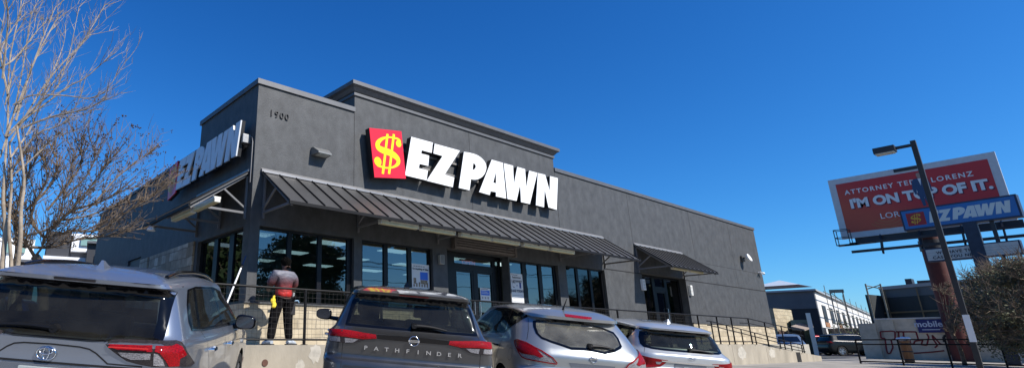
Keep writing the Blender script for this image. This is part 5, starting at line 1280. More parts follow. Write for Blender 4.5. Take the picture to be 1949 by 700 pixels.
# ---- compact silver-grey SUV, nearest the camera on the left
T_ = TR['rav']
root = empty('parked_car', (0,0,0), 'blue-grey compact SUV with black roof rails, leftmost and nearest of the parked cars', 'car', 'cars parked facing the shop')
M_ = place_car(root, *POSE['rav'])
c = Car(SPEC['rav'], root, paint_mat('paint_bluegrey', (.25, .29, .36), .7, .24)); c.mirror_m = black_trim
gR = T_['glassR']; half = [p for p in gR if p[0] > .05]
glass = both([(0, 0, 1.112)] + [(p[0], p[1], p[2]) for p in half if p[2] < 1.3] + [p for p in half if p[2] >= 1.3] + [(0, 0, 1.505)])
cR = [p for p in T_['clearR'] if p[0] > .03]; clear = both([(0, 0, 1.118)] + cR + [(0, 0, 1.465)])
dedup = lambda l: [p for i, p in enumerate(l) if (Vector(p)-Vector(l[i-1])).length > 1e-4]
glass = dedup(glass); clear = dedup(clear)
band = [(.70, .93, 1.525), (.70, 1.25, 1.552), (.70, 2.1, 1.552), (.72, 2.62, 1.50), (.78, 2.98, 1.36), (.84, 3.25, 1.20), (.87, 3.34, 1.125), (.87, 3.0, 1.118), (.86, 2.1, 1.14), (.85, 1.2, 1.165), (.84, .74, 1.195), (.80, .70, 1.26), (.76, .78, 1.40)]
panes = [yz((.97, 1.51), (1.13, 1.53), (1.0, 1.20), (.80, 1.215), (.755, 1.27), (.83, 1.40)), yz((1.22, 1.535), (1.98, 1.535), (2.12, 1.36), (2.14, 1.165), (1.10, 1.19)), yz((2.16, 1.535), (2.55, 1.50), (2.92, 1.34), (3.2, 1.16), (2.26, 1.155))]
common(c, glass, clear, band, panes, car_glass_dark, car_glass_dark)
windscreen(c, 1.14, 1.50, .66, .56, car_glass)
wheels_for(c, .93, 3.62, .80); c.finish(); front_end(c, None)
for sd, dv, f in ((1, RDG, lambda q: q), (-1, LDG, mirror)):
    lp = c.patch('tail_light', f(T_['lamp']), dv, lamp_smoke, off=.010, thick=.02)
    c.line('led_bar', f([(.41, .07, 1.090), (.55, .08, 1.094), (.69, .09, 1.096)]), dv, mat('led_red', (.75, .03, .03), .3), w_=.010, off=.018, parent=lp)
    c.patch('red_lens', f(T_['lred1']), dv, lamp_red, parent=lp, off=.014); c.patch('red_lens', f(T_['lred2']), dv, lamp_red, parent=lp, off=.014)
    c.patch('clear_lens', f(T_['lclr']), dv, lamp_clear, parent=lp, off=.013); c.patch('clear_lens', f(T_['lclr2']), dv, lamp_clear, parent=lp, off=.013)
grv = [(0, 0, 1.072), (.20, 0, 1.067), (.27, 0, 1.056), (.32, 0, 1.03), (.41, 0, .962), (.66, 0, .958)]
for f in (lambda q: q, mirror): c.line('crease_shadow_gap', f(grv), RR, gap_m, w_=.011)  # dark groove line across the tailgate
c.line('tailgate_lower_edge', [(-.68, 0, .94), (.68, 0, .94)], RR, gap_m, w_=.016)
for f, dv in ((lambda q: q, RSD), (mirror, LSD)):
    c.line('door_gap', f(yz((1.10, 1.16), (1.20, 1.08), (1.22, .98), (1.32, .86), (1.42, .55))), dv, gap_m, curve=3)
    c.line('door_gap', f(yz((2.16, 1.14), (2.20, .98), (2.20, .45))), dv, gap_m, curve=3); c.line('door_gap', f(yz((3.18, 1.1), (3.22, .9), (3.20, .45))), dv, gap_m, curve=3)
    c.line('window_trim_line', f(band[6:11]), dv, chrome, w_=.012, off=.006)
for y_, z_ in ((1.38, .985), (2.42, .945)):
    for s_ in (-1, 1): handle(c, s_*.93, y_, z_, chrome)
for s_ in (-1, 1): mirror_unit(c, s_*1.02, 2.93, 1.155, (.125, .10, .088))
lg = MB(); cx, cz = -.03, 1.004
ring_badge(lg, c, cx, cz, .068, .047, .0055); ring_badge(lg, c, cx, cz, .022, .043, .0045, .014); ring_badge(lg, c, cx, cz+.016, .048, .022, .0045, .014)
lg.build('badge', chrome, root, smooth=60)
rear_wiper(c, (-.05, 1.172), (-.50, 1.163), None)
roof_fin(c, .62, c.paint, .06)
c.patch('brake_light', xz((-.16, 1.55), (.16, 1.55), (.16, 1.533), (-.16, 1.533)), RR, lamp_smoke, off=.006)
c.patch('spoiler_underside', both([(0, 0, 1.503), (.71, 0, 1.503), (.70, 0, 1.552), (0, 0, 1.562)]), RR, black_trim, off=.003)
for sd in (-1, 1):
    mb = MB(); pts = []
    for k in range(15):
        y = .62 + k*(2.75-.62)/14; h, n = c.cast((sd*.60, y, 3), Vector((0, 0, -1))); pts.append((sd*.60, y, h.z + .008 + .03*min(1, math.sin(math.pi*k/14)*2.5)))
    mb.tube(pts, .02, 8); mb.build('roof_rail', black_trim, root, smooth=60)
# plate: half out of the picture
def plate(c, cx, z1, w_=.30, h=.15, y=None, bar=None):
    o_ = on_shell(c, cx, z1-.05, .03) if y is None else Vector((cx, y, 0)); root_ = c.root
    mb = MB(); mb.box(cx-w_/2, cx+w_/2, o_.y-.012, o_.y+.03, z1-h, z1, bev=.004); p = mb.build('licence_plate', mat('plate_white', (.34, .37, .36), .4, var=.05), root_)
    mb = MB(); rnd_ = random.Random(int(abs(cx)*977)+3)
    for k in range(7): mb.box(cx-w_*.4+k*w_*.12, cx-w_*.4+k*w_*.12+w_*.075, o_.y-.0145, o_.y-.012, z1-h*.8, z1-h*.35)
    for k in range(10): mb.box(cx-w_*.3+k*w_*.06, cx-w_*.3+k*w_*.06+w_*.035, o_.y-.0145, o_.y-.012, z1-h*.2, z1-h*.1)
    mb.build('plate_characters', mat('plate_ink', (.05, .06, .12), .6), p)
plate(c, -.04, .912)
mb = MB(); mb.box(-.36, .28, .055, .075, .75, .925); mb.build('plate_recess', mat('recess_grey', (.10, .11, .13), .5), root)  # darker grey sheet standing in for the shading below the tailgate edge
seats(c, [(1.5, .0), (2.45, .03)], .62, 1.12)

# ---- dark grey three-row SUV
T_ = TR['path']
root = empty('parked_car', (0,0,0), 'dark grey large SUV with widely spaced chrome letters across its tailgate', 'car', 'cars parked facing the shop')
place_car(root, *POSE['path']); c = Car(SPEC['path'], root, paint_mat('paint_gunmetal', (.06, .061, .064), .7, .24, .04)); c.mirror_m = black_trim
glass = both([(0, 0, 1.217), (.40, 0, 1.216), (.757, 0, 1.218), (.725, 0, 1.36), (.695, 0, 1.50), (.655, 0, 1.566), (.3, 0, 1.568), (0, 0, 1.568)])
clear = both([(0, 0, 1.24), (.40, 0, 1.24), (.712, 0, 1.245), (.68, 0, 1.38), (.645, 0, 1.50), (.60, 0, 1.535), (.3, 0, 1.54), (0, 0, 1.54)])
glass = dedup(glass); clear = dedup(clear)
band = yz((.46, 1.575), (1.2, 1.60), (2.4, 1.60), (2.95, 1.56), (3.4, 1.40), (3.78, 1.20), (3.0, 1.19), (1.5, 1.215), (.40, 1.245), (.44, 1.40), x=.8)
panes = [yz((.56, 1.55), (1.20, 1.57), (1.28, 1.245), (.52, 1.27)), yz((1.30, 1.575), (2.2, 1.58), (2.28, 1.225), (1.38, 1.24)), yz((2.3, 1.58), (2.88, 1.535), (3.3, 1.385), (3.58, 1.225), (2.38, 1.225))]
common(c, glass, clear, band, panes, car_glass_dark, car_glass_dark)
windscreen(c, 1.22, 1.56, .70, .60, car_glass)
wheels_for(c, 1.0, 3.9, .85, .39, .385); c.finish(); front_end(c, None)
for f, dv in ((lambda q: q, LDG), (mirror, RDG)):
    lp = c.patch('tail_light', f([(-.925, .35, 1.16), (-.78, .1, 1.172), (-.659, .08, 1.168), (-.403, .06, 1.150), (-.393, .06, 1.108), (-.53, .07, 1.088), (-.64, .08, 1.045), (-.72, .09, 1.035), (-.915, .25, 1.035)]), dv, lamp_smoke, off=.010, thick=.02)
    c.patch('red_lens', f([(-.92, .33, 1.155), (-.78, .1, 1.167), (-.659, .08, 1.163), (-.41, .06, 1.146), (-.40, .06, 1.112), (-.54, .07, 1.094), (-.61, .07, 1.096), (-.759, .08, 1.104), (-.913, .25, 1.098)]), dv, lamp_red, parent=lp, off=.014)
    c.patch('clear_lens', f([(-.913, .25, 1.09), (-.79, .1, 1.095), (-.785, .1, 1.045), (-.905, .2, 1.042)]), dv, lamp_clear, parent=lp, off=.013)
    c.patch('clear_lens', f([(-.75, .08, 1.092), (-.60, .07, 1.088), (-.66, .07, 1.05), (-.745, .08, 1.042)]), dv, lamp_clear, parent=lp, off=.013)
c.patch('centre_garnish', both([(0, 0, 1.106), (.40, 0, 1.108), (.41, 0, 1.148), (0, 0, 1.158)]), RR, black_trim, off=.008, thick=.01)
for x in (-.765, .765): c.line('tailgate_gap', xz((x*.985, 1.235), (x*1.0, 1.17), (x, 1.03), (x, .78)), RR, gap_m, w_=.007)
lg = MB(); ring_badge(lg, c, .012, 1.118, .052, .050, .006, .022); o_ = on_shell(c, .012, 1.118, .026)
lg.box(.012-.062, .012+.062, o_.y-.004, o_.y+.01, 1.106, 1.130)
lg.build('badge', chrome, root, smooth=60)
lb = MB(); text_into(lb, 'NISSAN', .022, lambda u, v, t: (.012+u, o_.y-.0045-t, 1.118+v), .0006, sx=1.15, bold=.0004); lb.build('badge_lettering', black_trim, root)
for i, ch in enumerate('PATHFINDER'):
    x = -.51 + i*(.53+.51)/9; z_ = 1.004-.0*i; o2 = on_shell(c, x, z_, .010)
    lt = MB(); text_into(lt, ch, .058, lambda u, v, t: (x+u, o2.y-t, z_+v), .003, sx=1.3, bold=.0012); lt.build('letter_badge', chrome, root)
rear_wiper(c, (.02, 1.277), (.39, 1.252), None)
for s_ in (-1, 1):
    mirror_unit(c, s_*1.10, 3.05, 1.265, (.125, .10, .085)); 
    for y_ in (1.75, 2.95): handle(c, s_*.97, y_, 1.03, chrome)
c.patch('brake_light', xz((-.17, 1.605), (.17, 1.605), (.17, 1.594), (-.17, 1.594)), RR, lamp_dark_red, off=.006)
c.patch('spoiler_underside', both([(0, 0, 1.569), (.69, 0, 1.567), (.70, 0, 1.603), (0, 0, 1.612)]), RR, black_trim, off=.003)
roof_fin(c, 1.3, black_trim, .02)
for f, dv in ((lambda q: q, RSD), (mirror, LSD)):
    c.line('door_gap', f(yz((1.34, 1.2), (1.46, 1.05), (1.52, .6))), dv, gap_m, curve=3); c.line('door_gap', f(yz((2.34, 1.2), (2.36, .5))), dv, gap_m); c.line('door_gap', f(yz((3.5, 1.15), (3.5, .5))), dv, gap_m)
plate(c, .0, .82)
seats(c, [(1.0, .08), (1.95, .1), (2.85, .12)], .62, 1.18)

# ---- pale silver rounded crossover
T_ = TR['mur']
root = empty('parked_car', (0,0,0), 'pale silver crossover with dusty pointed rear window and red lamp in its roof spoiler', 'car', 'cars parked facing the shop')
place_car(root, *POSE['mur']); c = Car(SPEC['mur'], root, paint_mat('paint_silver', (.34, .355, .355), .7, .26)); c.mirror_m = black_trim
dusty = glass_mat('dusty_glass', (.30, .31, .28), rough=.12, ior=1.5, dust=.26)
glass = T_['glass']; two = [(p[0], p[2]) for p in glass]; ins = inset_poly(two, .03); clear = [(a, 0, b) for a, b in ins]
band = mirror([(-.85, 3.22, 1.17), (-.80, 2.95, 1.32), (-.70, 2.45, 1.52), (-.67, 2.1, 1.578), (-.67, 1.69, 1.588), (-.66, 1.22, 1.575), (-.66, .88, 1.545), (-.64, .68, 1.50), (-.63, .70, 1.47), (-.735, .79, 1.385), (-.82, 1.05, 1.26), (-.84, 1.15, 1.215), (-.85, 2.2, 1.165)])
panes = [mirror([(-.7, .78, 1.495), (-.68, 1.17, 1.55), (-.80, 1.06, 1.30)]), mirror([(-.69, 1.36, 1.56), (-.69, 2.02, 1.555), (-.82, 2.12, 1.20), (-.83, 1.18, 1.24), (-.8, 1.14, 1.28)]), mirror([(-.69, 2.12, 1.55), (-.72, 2.45, 1.49), (-.8, 2.9, 1.31), (-.84, 3.1, 1.19), (-.84, 2.24, 1.195)])]
common(c, glass, clear, band, panes, dusty, car_glass_dark)
windscreen(c, 1.14, 1.50, .68, .54, car_glass)
wheels_for(c, 1.0, 3.82, .80, .37, .37); c.finish(); front_end(c, None)
for f, dv in ((lambda q: q, LDG), (mirror, RDG)):
    lp = c.patch('tail_light', f(T_['lamp']), dv, lamp_clear, off=.010, thick=.02); c.patch('red_lens', f(T_['red']), dv, lamp_dark_red if False else lamp_red, parent=lp, off=.014)
    rim_ = f(T_['lamp']); c.line('lamp_edge', rim_+rim_[:1], dv, lamp_red, w_=.014, off=.016, parent=lp)
c.patch('brake_light', [(p[0], 0, p[2]) for p in T_['brake']], RR, lamp_red, off=.008, thick=.01)
for f, dv in ((lambda q: q, LSD), (mirror, RSD)):
    c.line('tailgate_gap', f([(-.64, .69, 1.46), (-.70, .5, 1.30), (-.76, .38, 1.17)]), LDG if dv is LSD else RDG, gap_m, w_=.007)
    c.line('door_gap', f([(-.83, 1.06, 1.22), (-.88, 1.13, 1.10), (-.9, 1.2, .95), (-.9, 1.4, .6)]), dv, gap_m, curve=3); c.line('door_gap', f([(-.83, 2.18, 1.16), (-.88, 2.2, .9), (-.9, 2.2, .45)]), dv, gap_m); c.line('door_gap', f([(-.83, 3.2, 1.1), (-.88, 3.25, .9), (-.9, 3.22, .45)]), dv, gap_m)
    c.line('pillar_trim', f([(-.671, 1.25, 1.575), (-.814, 1.10, 1.26)]), dv, chrome, w_=.02, off=.008)
    fl = [(-.9, .62+.085*math.cos(t), .95+.085*math.sin(t)) for t in [k*math.pi/10 for k in range(21)]]; 
    if dv is LSD: c.line('fuel_flap_gap', fl, dv, gap_m, w_=.004)
for s_ in (-1, 1):
    mirror_unit(c, s_*1.04, 2.95, 1.16, (.12, .10, .085), hold=.84)
    for y_, z_ in ((1.33, 1.03), (2.45, 1.0)): handle(c, s_*.93, y_, z_, black_trim)
lg = MB(); ring_badge(lg, c, .03, 1.006, .042, .042, .005, .010); o_ = on_shell(c, .03, 1.006, .014); lg.box(.03-.052, .03+.052, o_.y-.003, o_.y+.01, .997, 1.015); lg.build('badge', chrome, root, smooth=60)
lb = MB(); text_into(lb, 'NISSAN', .017, lambda u, v, t: (.03+u, o_.y-.0035-t, 1.006+v), .0005, sx=1.2); lb.build('badge_lettering', black_trim, root)
rear_wiper(c, (.02, 1.165), (.36, 1.15), None)
c.patch('plate_recess', [(-.30, 0, .935), (.33, 0, .935), (.27, 0, .84), (-.24, 0, .84)], RR, mat('recess_grey', (.10, .11, .13), .5), off=.004); plate(c, .02, .875, y=.05)  # recess has no depth here, its shade is a flush dark patch
mb = MB(); h, n = c.cast((-.12, .72, 3), Vector((0, 0, -1))); mb.tube([h, h+Vector((0, -.02, .03)), h+Vector((0, -.14, .16))], [.02, .012, .004], 8); mb.build('roof_antenna', black_trim, root, smooth=40)
seats(c, [(1.5, .0), (2.45, .03)], .6, 1.14)

# ---- white-silver crossover, farthest right
T_ = TR['inf']
root = empty('parked_car', (0,0,0), 'white-silver crossover with dark rear glass and chrome strip, rightmost of the four parked nose-in', 'car', 'cars parked facing the shop')
place_car(root, *POSE['inf']); c = Car(SPEC['inf'], root, paint_mat('paint_pale', (.49, .505, .505), .5, .25)); c.mirror_m = black_trim
glass = dedup(both([(0, 0, 1.192), (.42, 0, 1.192), (.62, 0, 1.20), (.74, 0, 1.225), (.765, 0, 1.28), (.745, 0, 1.40), (.70, 0, 1.50), (.63, 0, 1.535), (.3, 0, 1.55), (0, 0, 1.552)]))
clear = dedup(both([(0, 0, 1.225), (.42, 0, 1.225), (.62, 0, 1.235), (.69, 0, 1.27), (.70, 0, 1.33), (.67, 0, 1.42), (.62, 0, 1.49), (.55, 0, 1.505), (.3, 0, 1.52), (0, 0, 1.522)]))
band = yz((.62, 1.555), (1.2, 1.60), (2.3, 1.60), (2.85, 1.55), (3.35, 1.38), (3.75, 1.17), (3.0, 1.175), (1.4, 1.20), (.60, 1.235), (.72, 1.34), (.66, 1.42), x=.8)
panes = [yz((.78, 1.53), (1.22, 1.565), (1.28, 1.235), (.74, 1.26), (.82, 1.35), (.76, 1.44)), yz((1.32, 1.57), (2.15, 1.575), (2.22, 1.21), (1.38, 1.23)), yz((2.25, 1.57), (2.8, 1.525), (3.25, 1.37), (3.55, 1.20), (2.32, 1.205))]
common(c, glass, clear, band, panes, car_glass_dark, car_glass_dark)
windscreen(c, 1.2, 1.54, .70, .58, car_glass)
wheels_for(c, 1.0, 3.9, .83, .38, .375); c.finish(); front_end(c, None)
for f, dv in ((lambda q: q, LDG), (mirror, RDG)):
    lp = c.patch('tail_light', f(T_['lamp']), dv, lamp_red, off=.010, thick=.02); c.patch('clear_lens', f(T_['clr']), dv, lamp_clear, parent=lp, off=.014)
    c.line('window_surround', f(yz((.56, 1.56), (1.2, 1.612), (2.3, 1.612), (2.85, 1.562), x=.75)), RSD if dv is RDG else LSD, chrome, w_=.014, off=.006) if False else None
for f, dv in ((lambda q: q, RSD), (mirror, LSD)):
    c.line('window_surround', f(yz((3.4, 1.39), (2.85, 1.565), (2.3, 1.615), (1.2, 1.615), (.58, 1.565), (.63, 1.42), (.70, 1.34), (.56, 1.235), x=.8)), dv, chrome, w_=.014, off=.006)
    c.line('door_gap', f(yz((1.34, 1.2), (1.46, 1.05), (1.5, .6))), dv, gap_m, curve=3); c.line('door_gap', f(yz((2.28, 1.18), (2.30, .5))), dv, gap_m)
c.patch('chrome_strip', both([(0, 0, .992), (.52, 0, 1.0), (.53, 0, 1.022), (0, 0, 1.022)]), RR, chrome, off=.014, thick=.01)
c.patch('plate_recess', [(-.30, 0, .98), (.30, 0, .98), (.27, 0, .85), (-.27, 0, .85)], RR, mat('recess_grey', (.10, .11, .13), .5), off=.006); plate(c, .0, .935)  # flush dark patch painted for the shade of the plate recess
for x in (-.79, .79): c.line('tailgate_gap', [(x*.98, .3, 1.36), (x*1.0, .2, 1.25), (x, .2, 1.10)], RDG if x > 0 else LDG, gap_m, w_=.007)
lg = MB(); o_ = on_shell(c, .03, 1.10, .012); P_ = [(.03+a, o_.y, 1.10+b) for a, b in ((-.012, -.024), (-.045, -.02), (-.052, .0), (-.03, .02), (.0, .026), (.03, .02), (.052, .0), (.045, -.02), (.012, -.024))]
lg.tube(P_, .005, 6); lg.tube([(.03-.012, o_.y, 1.10-.024), (.03, o_.y, 1.115), (.03+.012, o_.y, 1.10-.024)], .005, 6); lg.build('badge', chrome, root, smooth=60)
rear_wiper(c, (.06, 1.24), (.50, 1.215), None); roof_fin(c, 1.0, c.paint, .1)
c.patch('spoiler_underside', both([(0, 0, 1.553), (.69, 0, 1.535), (.71, 0, 1.566), (0, 0, 1.585)]), RR, black_trim, off=.003)
for s_ in (-1, 1):
    mirror_unit(c, s_*1.10, 3.05, 1.24, (.125, .10, .085))
    for y_ in (1.75, 2.9): handle(c, s_*.96, y_, 1.03, chrome)
seats(c, [(1.0, .06), (1.95, .08), (2.85, .1)], .62, 1.16)
# ------------------------------------------------------------ trees
FW = Vector((math.sin(YAW)*math.cos(PITCH), math.cos(YAW)*math.cos(PITCH), math.sin(PITCH))); RW = Vector((math.cos(YAW), -math.sin(YAW), 0)); UW = RW.cross(FW)
def ray(px, py): return FW + RW*(px-PX)/F - UW*(py-PY)/F
def at(px, py, d):
    v = ray(px, py); return CAM + v*(d/math.hypot(v.x, v.y))
def at_x(px, py, X): v = ray(px, py); return CAM + v*((X-CAM.x)/v.x)
def at_z(px, py, Z): v = ray(px, py); return CAM + v*((Z-CAM.z)/v.z)
bark_pale = mat('bark_pale', (.27, .22, .165), .85, var=.55, scale=7, bump=.5, bscale=40)
bark_brown = mat('bark_brown', (.15, .11, .075), .9, var=.45, scale=6, bump=.4, bscale=40)
def spl(pts, k=4):
    P = [pts[0]]+list(pts)+[pts[-1]]; out = []
    for i in range(1, len(P)-2):
        for t in range(k):
            t = t/k; out.append(.5*((2*P[i]) + (-P[i-1]+P[i+1])*t + (2*P[i-1]-5*P[i]+4*P[i+1]-P[i+2])*t*t + (-P[i-1]+3*P[i]-3*P[i+1]+P[i+2])*t**3))
    return out+[pts[-1]]
def grow(mb, rnd, p, d, L_, r, lvl, up=.25, seeds=None, spread=.9):
    n = max(3, int(L_/.12)); pts = [p]; q = p.copy(); dd = d.normalized()
    for i in range(n):
        dd = (dd + Vector((rnd.uniform(-1, 1), rnd.uniform(-1, 1), rnd.uniform(-.6, 1)*1.0))*.16 + Vector((0, 0, up*.12))).normalized(); q = q + dd*(L_/n); pts.append(q.copy())
    mb.tube(pts, [r*(1-.75*i/n) for i in range(n+1)], 4 if r < .012 else 6, caps=False)
    if lvl > 0:
        for k in range(rnd.randint(2, 4)):
            i = rnd.randint(1, n); s = Vector((rnd.uniform(-1, 1), rnd.uniform(-1, 1), rnd.uniform(-.5, 1)))
            grow(mb, rnd, pts[i], (pts[i]-pts[i-1]).normalized()+s*spread, L_*rnd.uniform(.4, .7), r*.6, lvl-1, up, seeds, spread)
    elif seeds is not None and rnd.random() < .35: seeds.append(pts[-1])
def limb_tree(name, label, base, limbs, trunks, d0, seed, pale=True, twig=(2, .5, 1), r_l=.02, seeds_on=False, dv=.6, group=None):
    rnd = random.Random(seed); root = empty(name, base, label, 'tree', group); off = Vector(base)
    tr = MB()
    for t, r0, r1 in trunks:
        P = spl([at(x, y, d0+dz) - off for x, y, dz in t]); tr.tube(P, [r0+(r1-r0)*i/(len(P)-1) for i in range(len(P))], 9)
    tr.build('trunk', bark_pale if pale else bark_brown, root, smooth=60)
    mb = MB(); seeds = [] if seeds_on else None
    for l in limbs:
        dd = rnd.uniform(-dv, dv); m_ = len(l)
        P = spl([at(x, y, d0+dd*i/m_*1.5) - off for i, (x, y) in enumerate(l)]); k = len(P)
        r0 = r_l*rnd.uniform(.7, 1.2); mb.tube(P, [r0*(1-.72*i/(k-1)) for i in range(k)], 6, caps=False)
        for i in range(2, k):
            for _ in range(twig[0]):
                if rnd.random() < .55:
                    t = (P[i]-P[i-1]).normalized(); s = Vector((rnd.uniform(-1, 1), rnd.uniform(-1, 1), rnd.uniform(-.4, 1)))
                    grow(mb, rnd, P[i], t+s*.8, twig[1]*rnd.uniform(.5, 1.4), r0*.38, twig[2], .3, seeds)
    mb.build('crown', bark_pale if pale else bark_brown, root)
    if seeds_on:
        s_ = MB()
        for p in seeds:
            for _ in range(3):
                c = p+Vector((rnd.uniform(-.03, .03), rnd.uniform(-.03, .03), rnd.uniform(-.03, .03))); r = .013
                s_.add([c+Vector((r,0,0)), c+Vector((-r,0,0)), c+Vector((0,r,0)), c+Vector((0,-r,0)), c+Vector((0,0,r)), c+Vector((0,0,-r))], [(0,2,4),(2,1,4),(1,3,4),(3,0,4),(2,0,5),(1,2,5),(3,1,5),(0,3,5)])
        tag(s_.build('seed_pods', mat('seed_brown', (.06, .035, .02), .9), root), kind='stuff')
    return root
LA = [[(8,330),(15,230),(18,120),(38,20),(45,-30)], [(10,260),(45,170),(75,90),(105,15)], [(20,250),(70,200),(105,170),(130,110),(150,15)], [(15,260),(60,215),(100,160),(140,105),(170,60),(200,10)],
 [(20,270),(80,170),(120,120),(150,90),(187,48)], [(30,240),(90,195),(130,165),(160,150),(190,125),(217,101)], [(25,200),(60,182),(120,182),(165,187),(192,180),(215,155),(239,116)], [(40,245),(90,225),(130,215),(165,208),(200,190)],
 [(15,180),(0,90),(12,10)], [(0,130),(30,110),(70,60),(90,40)], [(30,230),(60,130),(95,60),(110,35)], [(5,150),(15,40),(10,-10)], [(20,300),(60,240),(95,150),(118,95),(125,60)], [(35,300),(70,255),(120,235),(150,190),(165,140)],
 [(10,200),(30,120),(60,70),(70,20)], [(-10,220),(-5,120),(20,60),(45,30)], [(0,300),(25,220),(45,120),(60,30),(85,-20)], [(30,330),(75,290),(110,260),(160,245)]]
b_ = at(8, 600, 9.2); b_.z = gz(b_.x, b_.y)
limb_tree('bare_tree', 'tall bare tree with long pale upright shoots at the left edge of the photo', b_, LA,
 [([(6,640,0),(4,520,0),(10,440,0),(6,380,0),(9,330,0)], .04, .02), ([(14,640,.1),(22,520,.15),(17,430,.2),(22,350,.2),(18,270,.2)], .03, .014), ([(20,600,-.2),(38,470,-.25),(40,400,-.3),(46,340,-.3),(32,240,-.3)], .035, .014), ([(0,640,.2),(-8,500,.3),(-4,400,.3),(-10,300,.3)], .035, .016)], 9.2, 5, True, (2, .36, 1), .0155)
LB = [[(66,488),(55,470),(42,450),(30,425),(35,390),(50,340),(70,300)], [(66,488),(80,470),(84,452),(100,435),(130,405),(160,370),(190,330),(215,300)], [(84,452),(110,446),(140,440),(175,440),(205,430),(240,405),(285,375),(322,352)],
 [(100,435),(140,400),(190,385),(240,360),(300,352)], [(42,450),(80,440),(110,420),(120,380),(130,330),(140,290),(115,255)], [(130,405),(170,395),(220,340),(265,305),(285,292)], [(50,400),(90,360),(110,320),(100,280)], [(60,470),(100,470),(150,455),(200,450),(240,440)],
 [(30,425),(10,380),(20,330),(45,290)], [(120,380),(160,340),(180,300),(170,262)], [(90,400),(130,350),(155,310),(150,270)], [(110,420),(170,410),(220,390),(260,380)], [(84,452),(60,420),(70,380),(90,340),(80,300)], [(50,470),(20,460),(0,430)]]
b_ = at(76, 620, 10.2); b_.z = gz(b_.x, b_.y)
limb_tree('bare_tree', 'low spreading bare tree full of brown twigs and seed pods beside the side wall', b_, LB,
 [([(80,640,0),(82,560,0),(76,505,0),(66,486,0)], .085, .06), ([(40,620,.3),(30,520,.3),(34,470,.3),(30,425,.3)], .05, .035)], 10.2, 8, False, (5, .42, 1), .022, True, .9)

def leaf_mass(rnd, clumps, n, leaf, per=26):
    """leaf-sized faces scattered in clumps through a crown"""
    mb = MB()
    for c, r in clumps:
        for _ in range(int(per*r*r*10)):
            d = Vector((rnd.gauss(0, 1), rnd.gauss(0, 1), rnd.gauss(0, 1))).normalized()*r*(rnd.random()**.45); p = Vector(c)+Vector((d.x, d.y, d.z*.8))
            u = Vector((rnd.uniform(-1, 1), rnd.uniform(-1, 1), rnd.uniform(-1, 1))).normalized(); v = u.orthogonal().normalized(); s = leaf*rnd.uniform(.6, 1.4)
            mb.add([p-u*s, p-v*s*.5, p+u*s, p+v*s*.5], [(0, 1, 2, 3)])
    return mb
def leaf_material(name, c, var=.5):
    m, nt, b = new_mat(name); N = nt.nodes; L = nt.links
    tc = N.new('ShaderNodeTexCoord'); n = N.new('ShaderNodeTexNoise'); n.inputs['Scale'].default_value = 1.4; n.inputs['Detail'].default_value = 6; L.new(tc.outputs['Object'], n.inputs[0])
    r = N.new('ShaderNodeValToRGB'); L.new(n.outputs[0], r.inputs[0]); r.color_ramp.elements[0].position = .35; r.color_ramp.elements[1].position = .65
    r.color_ramp.elements[0].color = (*[x*(1-var) for x in c], 1); r.color_ramp.elements[1].color = (*[x*(1+var) for x in c], 1); L.new(r.outputs[0], b.inputs['Base Color']); b.inputs['Roughness'].default_value = .7
    b.inputs['Specular IOR Level'].default_value = .25
    return m
def leafy_tree(name, label, base, h, rad, seed, m, leaf=.09, nclump=26, per=26, group=None, trunk_r=.16, bare=0.0, low=.25, cat='tree'):
    rnd = random.Random(seed); root = empty(name, base, label, cat, group); tb = MB(); top = Vector((rnd.uniform(-.3, .3), rnd.uniform(-.3, .3), h*.5))
    tb.tube(spl([Vector((0,0,-.4)), Vector((rnd.uniform(-.1,.1), 0, h*.2)), top]), [trunk_r*(1-.5*i/8) for i in range(9)], 8)
    clumps = []
    for i in range(nclump):
        a = rnd.random()*6.283; e = rnd.uniform(-.75, 1); rr_ = rad*math.sqrt(max(0, 1-e*e))*rnd.uniform(.35, 1.0); c = Vector((rr_*math.cos(a), rr_*math.sin(a), h*(low+1)/2+e*h*(1-low)/2*.85)); clumps.append((c, rad*rnd.uniform(.16, .34)))
        P = spl([top*.6, (top*.6+c)/2+Vector((0, 0, .2)), c], 3); tb.tube(P, [trunk_r*.35*(1-.8*k/(len(P)-1)) for k in range(len(P))], 5, caps=False)
        for _ in range(int(3+bare*12)): grow(tb, rnd, c, Vector((rnd.uniform(-1,1), rnd.uniform(-1,1), rnd.uniform(-.3,1))), rad*.3, trunk_r*.08+.006, 1, .2)
    tb.build('trunk', bark_brown, root, smooth=60)
    leaf_mass(rnd, clumps, 0, leaf, per).build('crown', m, root, recalc=False)
    return root
lf_dark = leaf_material('leaf_dark', (.035, .06, .02)); lf_olive = leaf_material('leaf_olive', (.105, .105, .055)); lf_mid = leaf_material('leaf_mid', (.05, .08, .03))
# across the street behind the camera: what the shop windows mirror
g_ = 'trees across the street'
def on_g(x, y): return (x, y, gz(x, y))
leafy_tree('street_tree', 'broad dark tree across the street, mirrored in the first shop window', on_g(21.5, -33), 10.5, 4.6, 21, lf_dark, .16, 60, 22, g_, .3)
leafy_tree('street_tree', 'wide dark tree at the kerb mirrored in the second glass entrance', on_g(68, -26), 10.5, 7.5, 22, lf_dark, .22, 60, 10, g_, .35)
leafy_tree('street_tree', 'lower dark tree mirrored beside the entrance windows', on_g(52, -32), 5.2, 4, 23, lf_dark, .18, 34, 14, g_, .2)
for k, (x, y, h, r_) in enumerate([(-3, -40, 7, 5.5), (-14, -38, 8, 5.5), (8, -41, 7, 6), (-26, -36, 8, 6), (33, -41, 6, 5)]):
    leafy_tree('street_tree', ['tall dark tree directly behind the parking lot', 'rounded dark tree behind and left of the lot', 'bushy dark tree behind and right of the lot', 'far dark tree behind the left end of the street', 'small dark tree behind the right end of the lot'][k], on_g(x, y), h, r_, 30+k, lf_dark, .22, 40, 9, g_, .28)
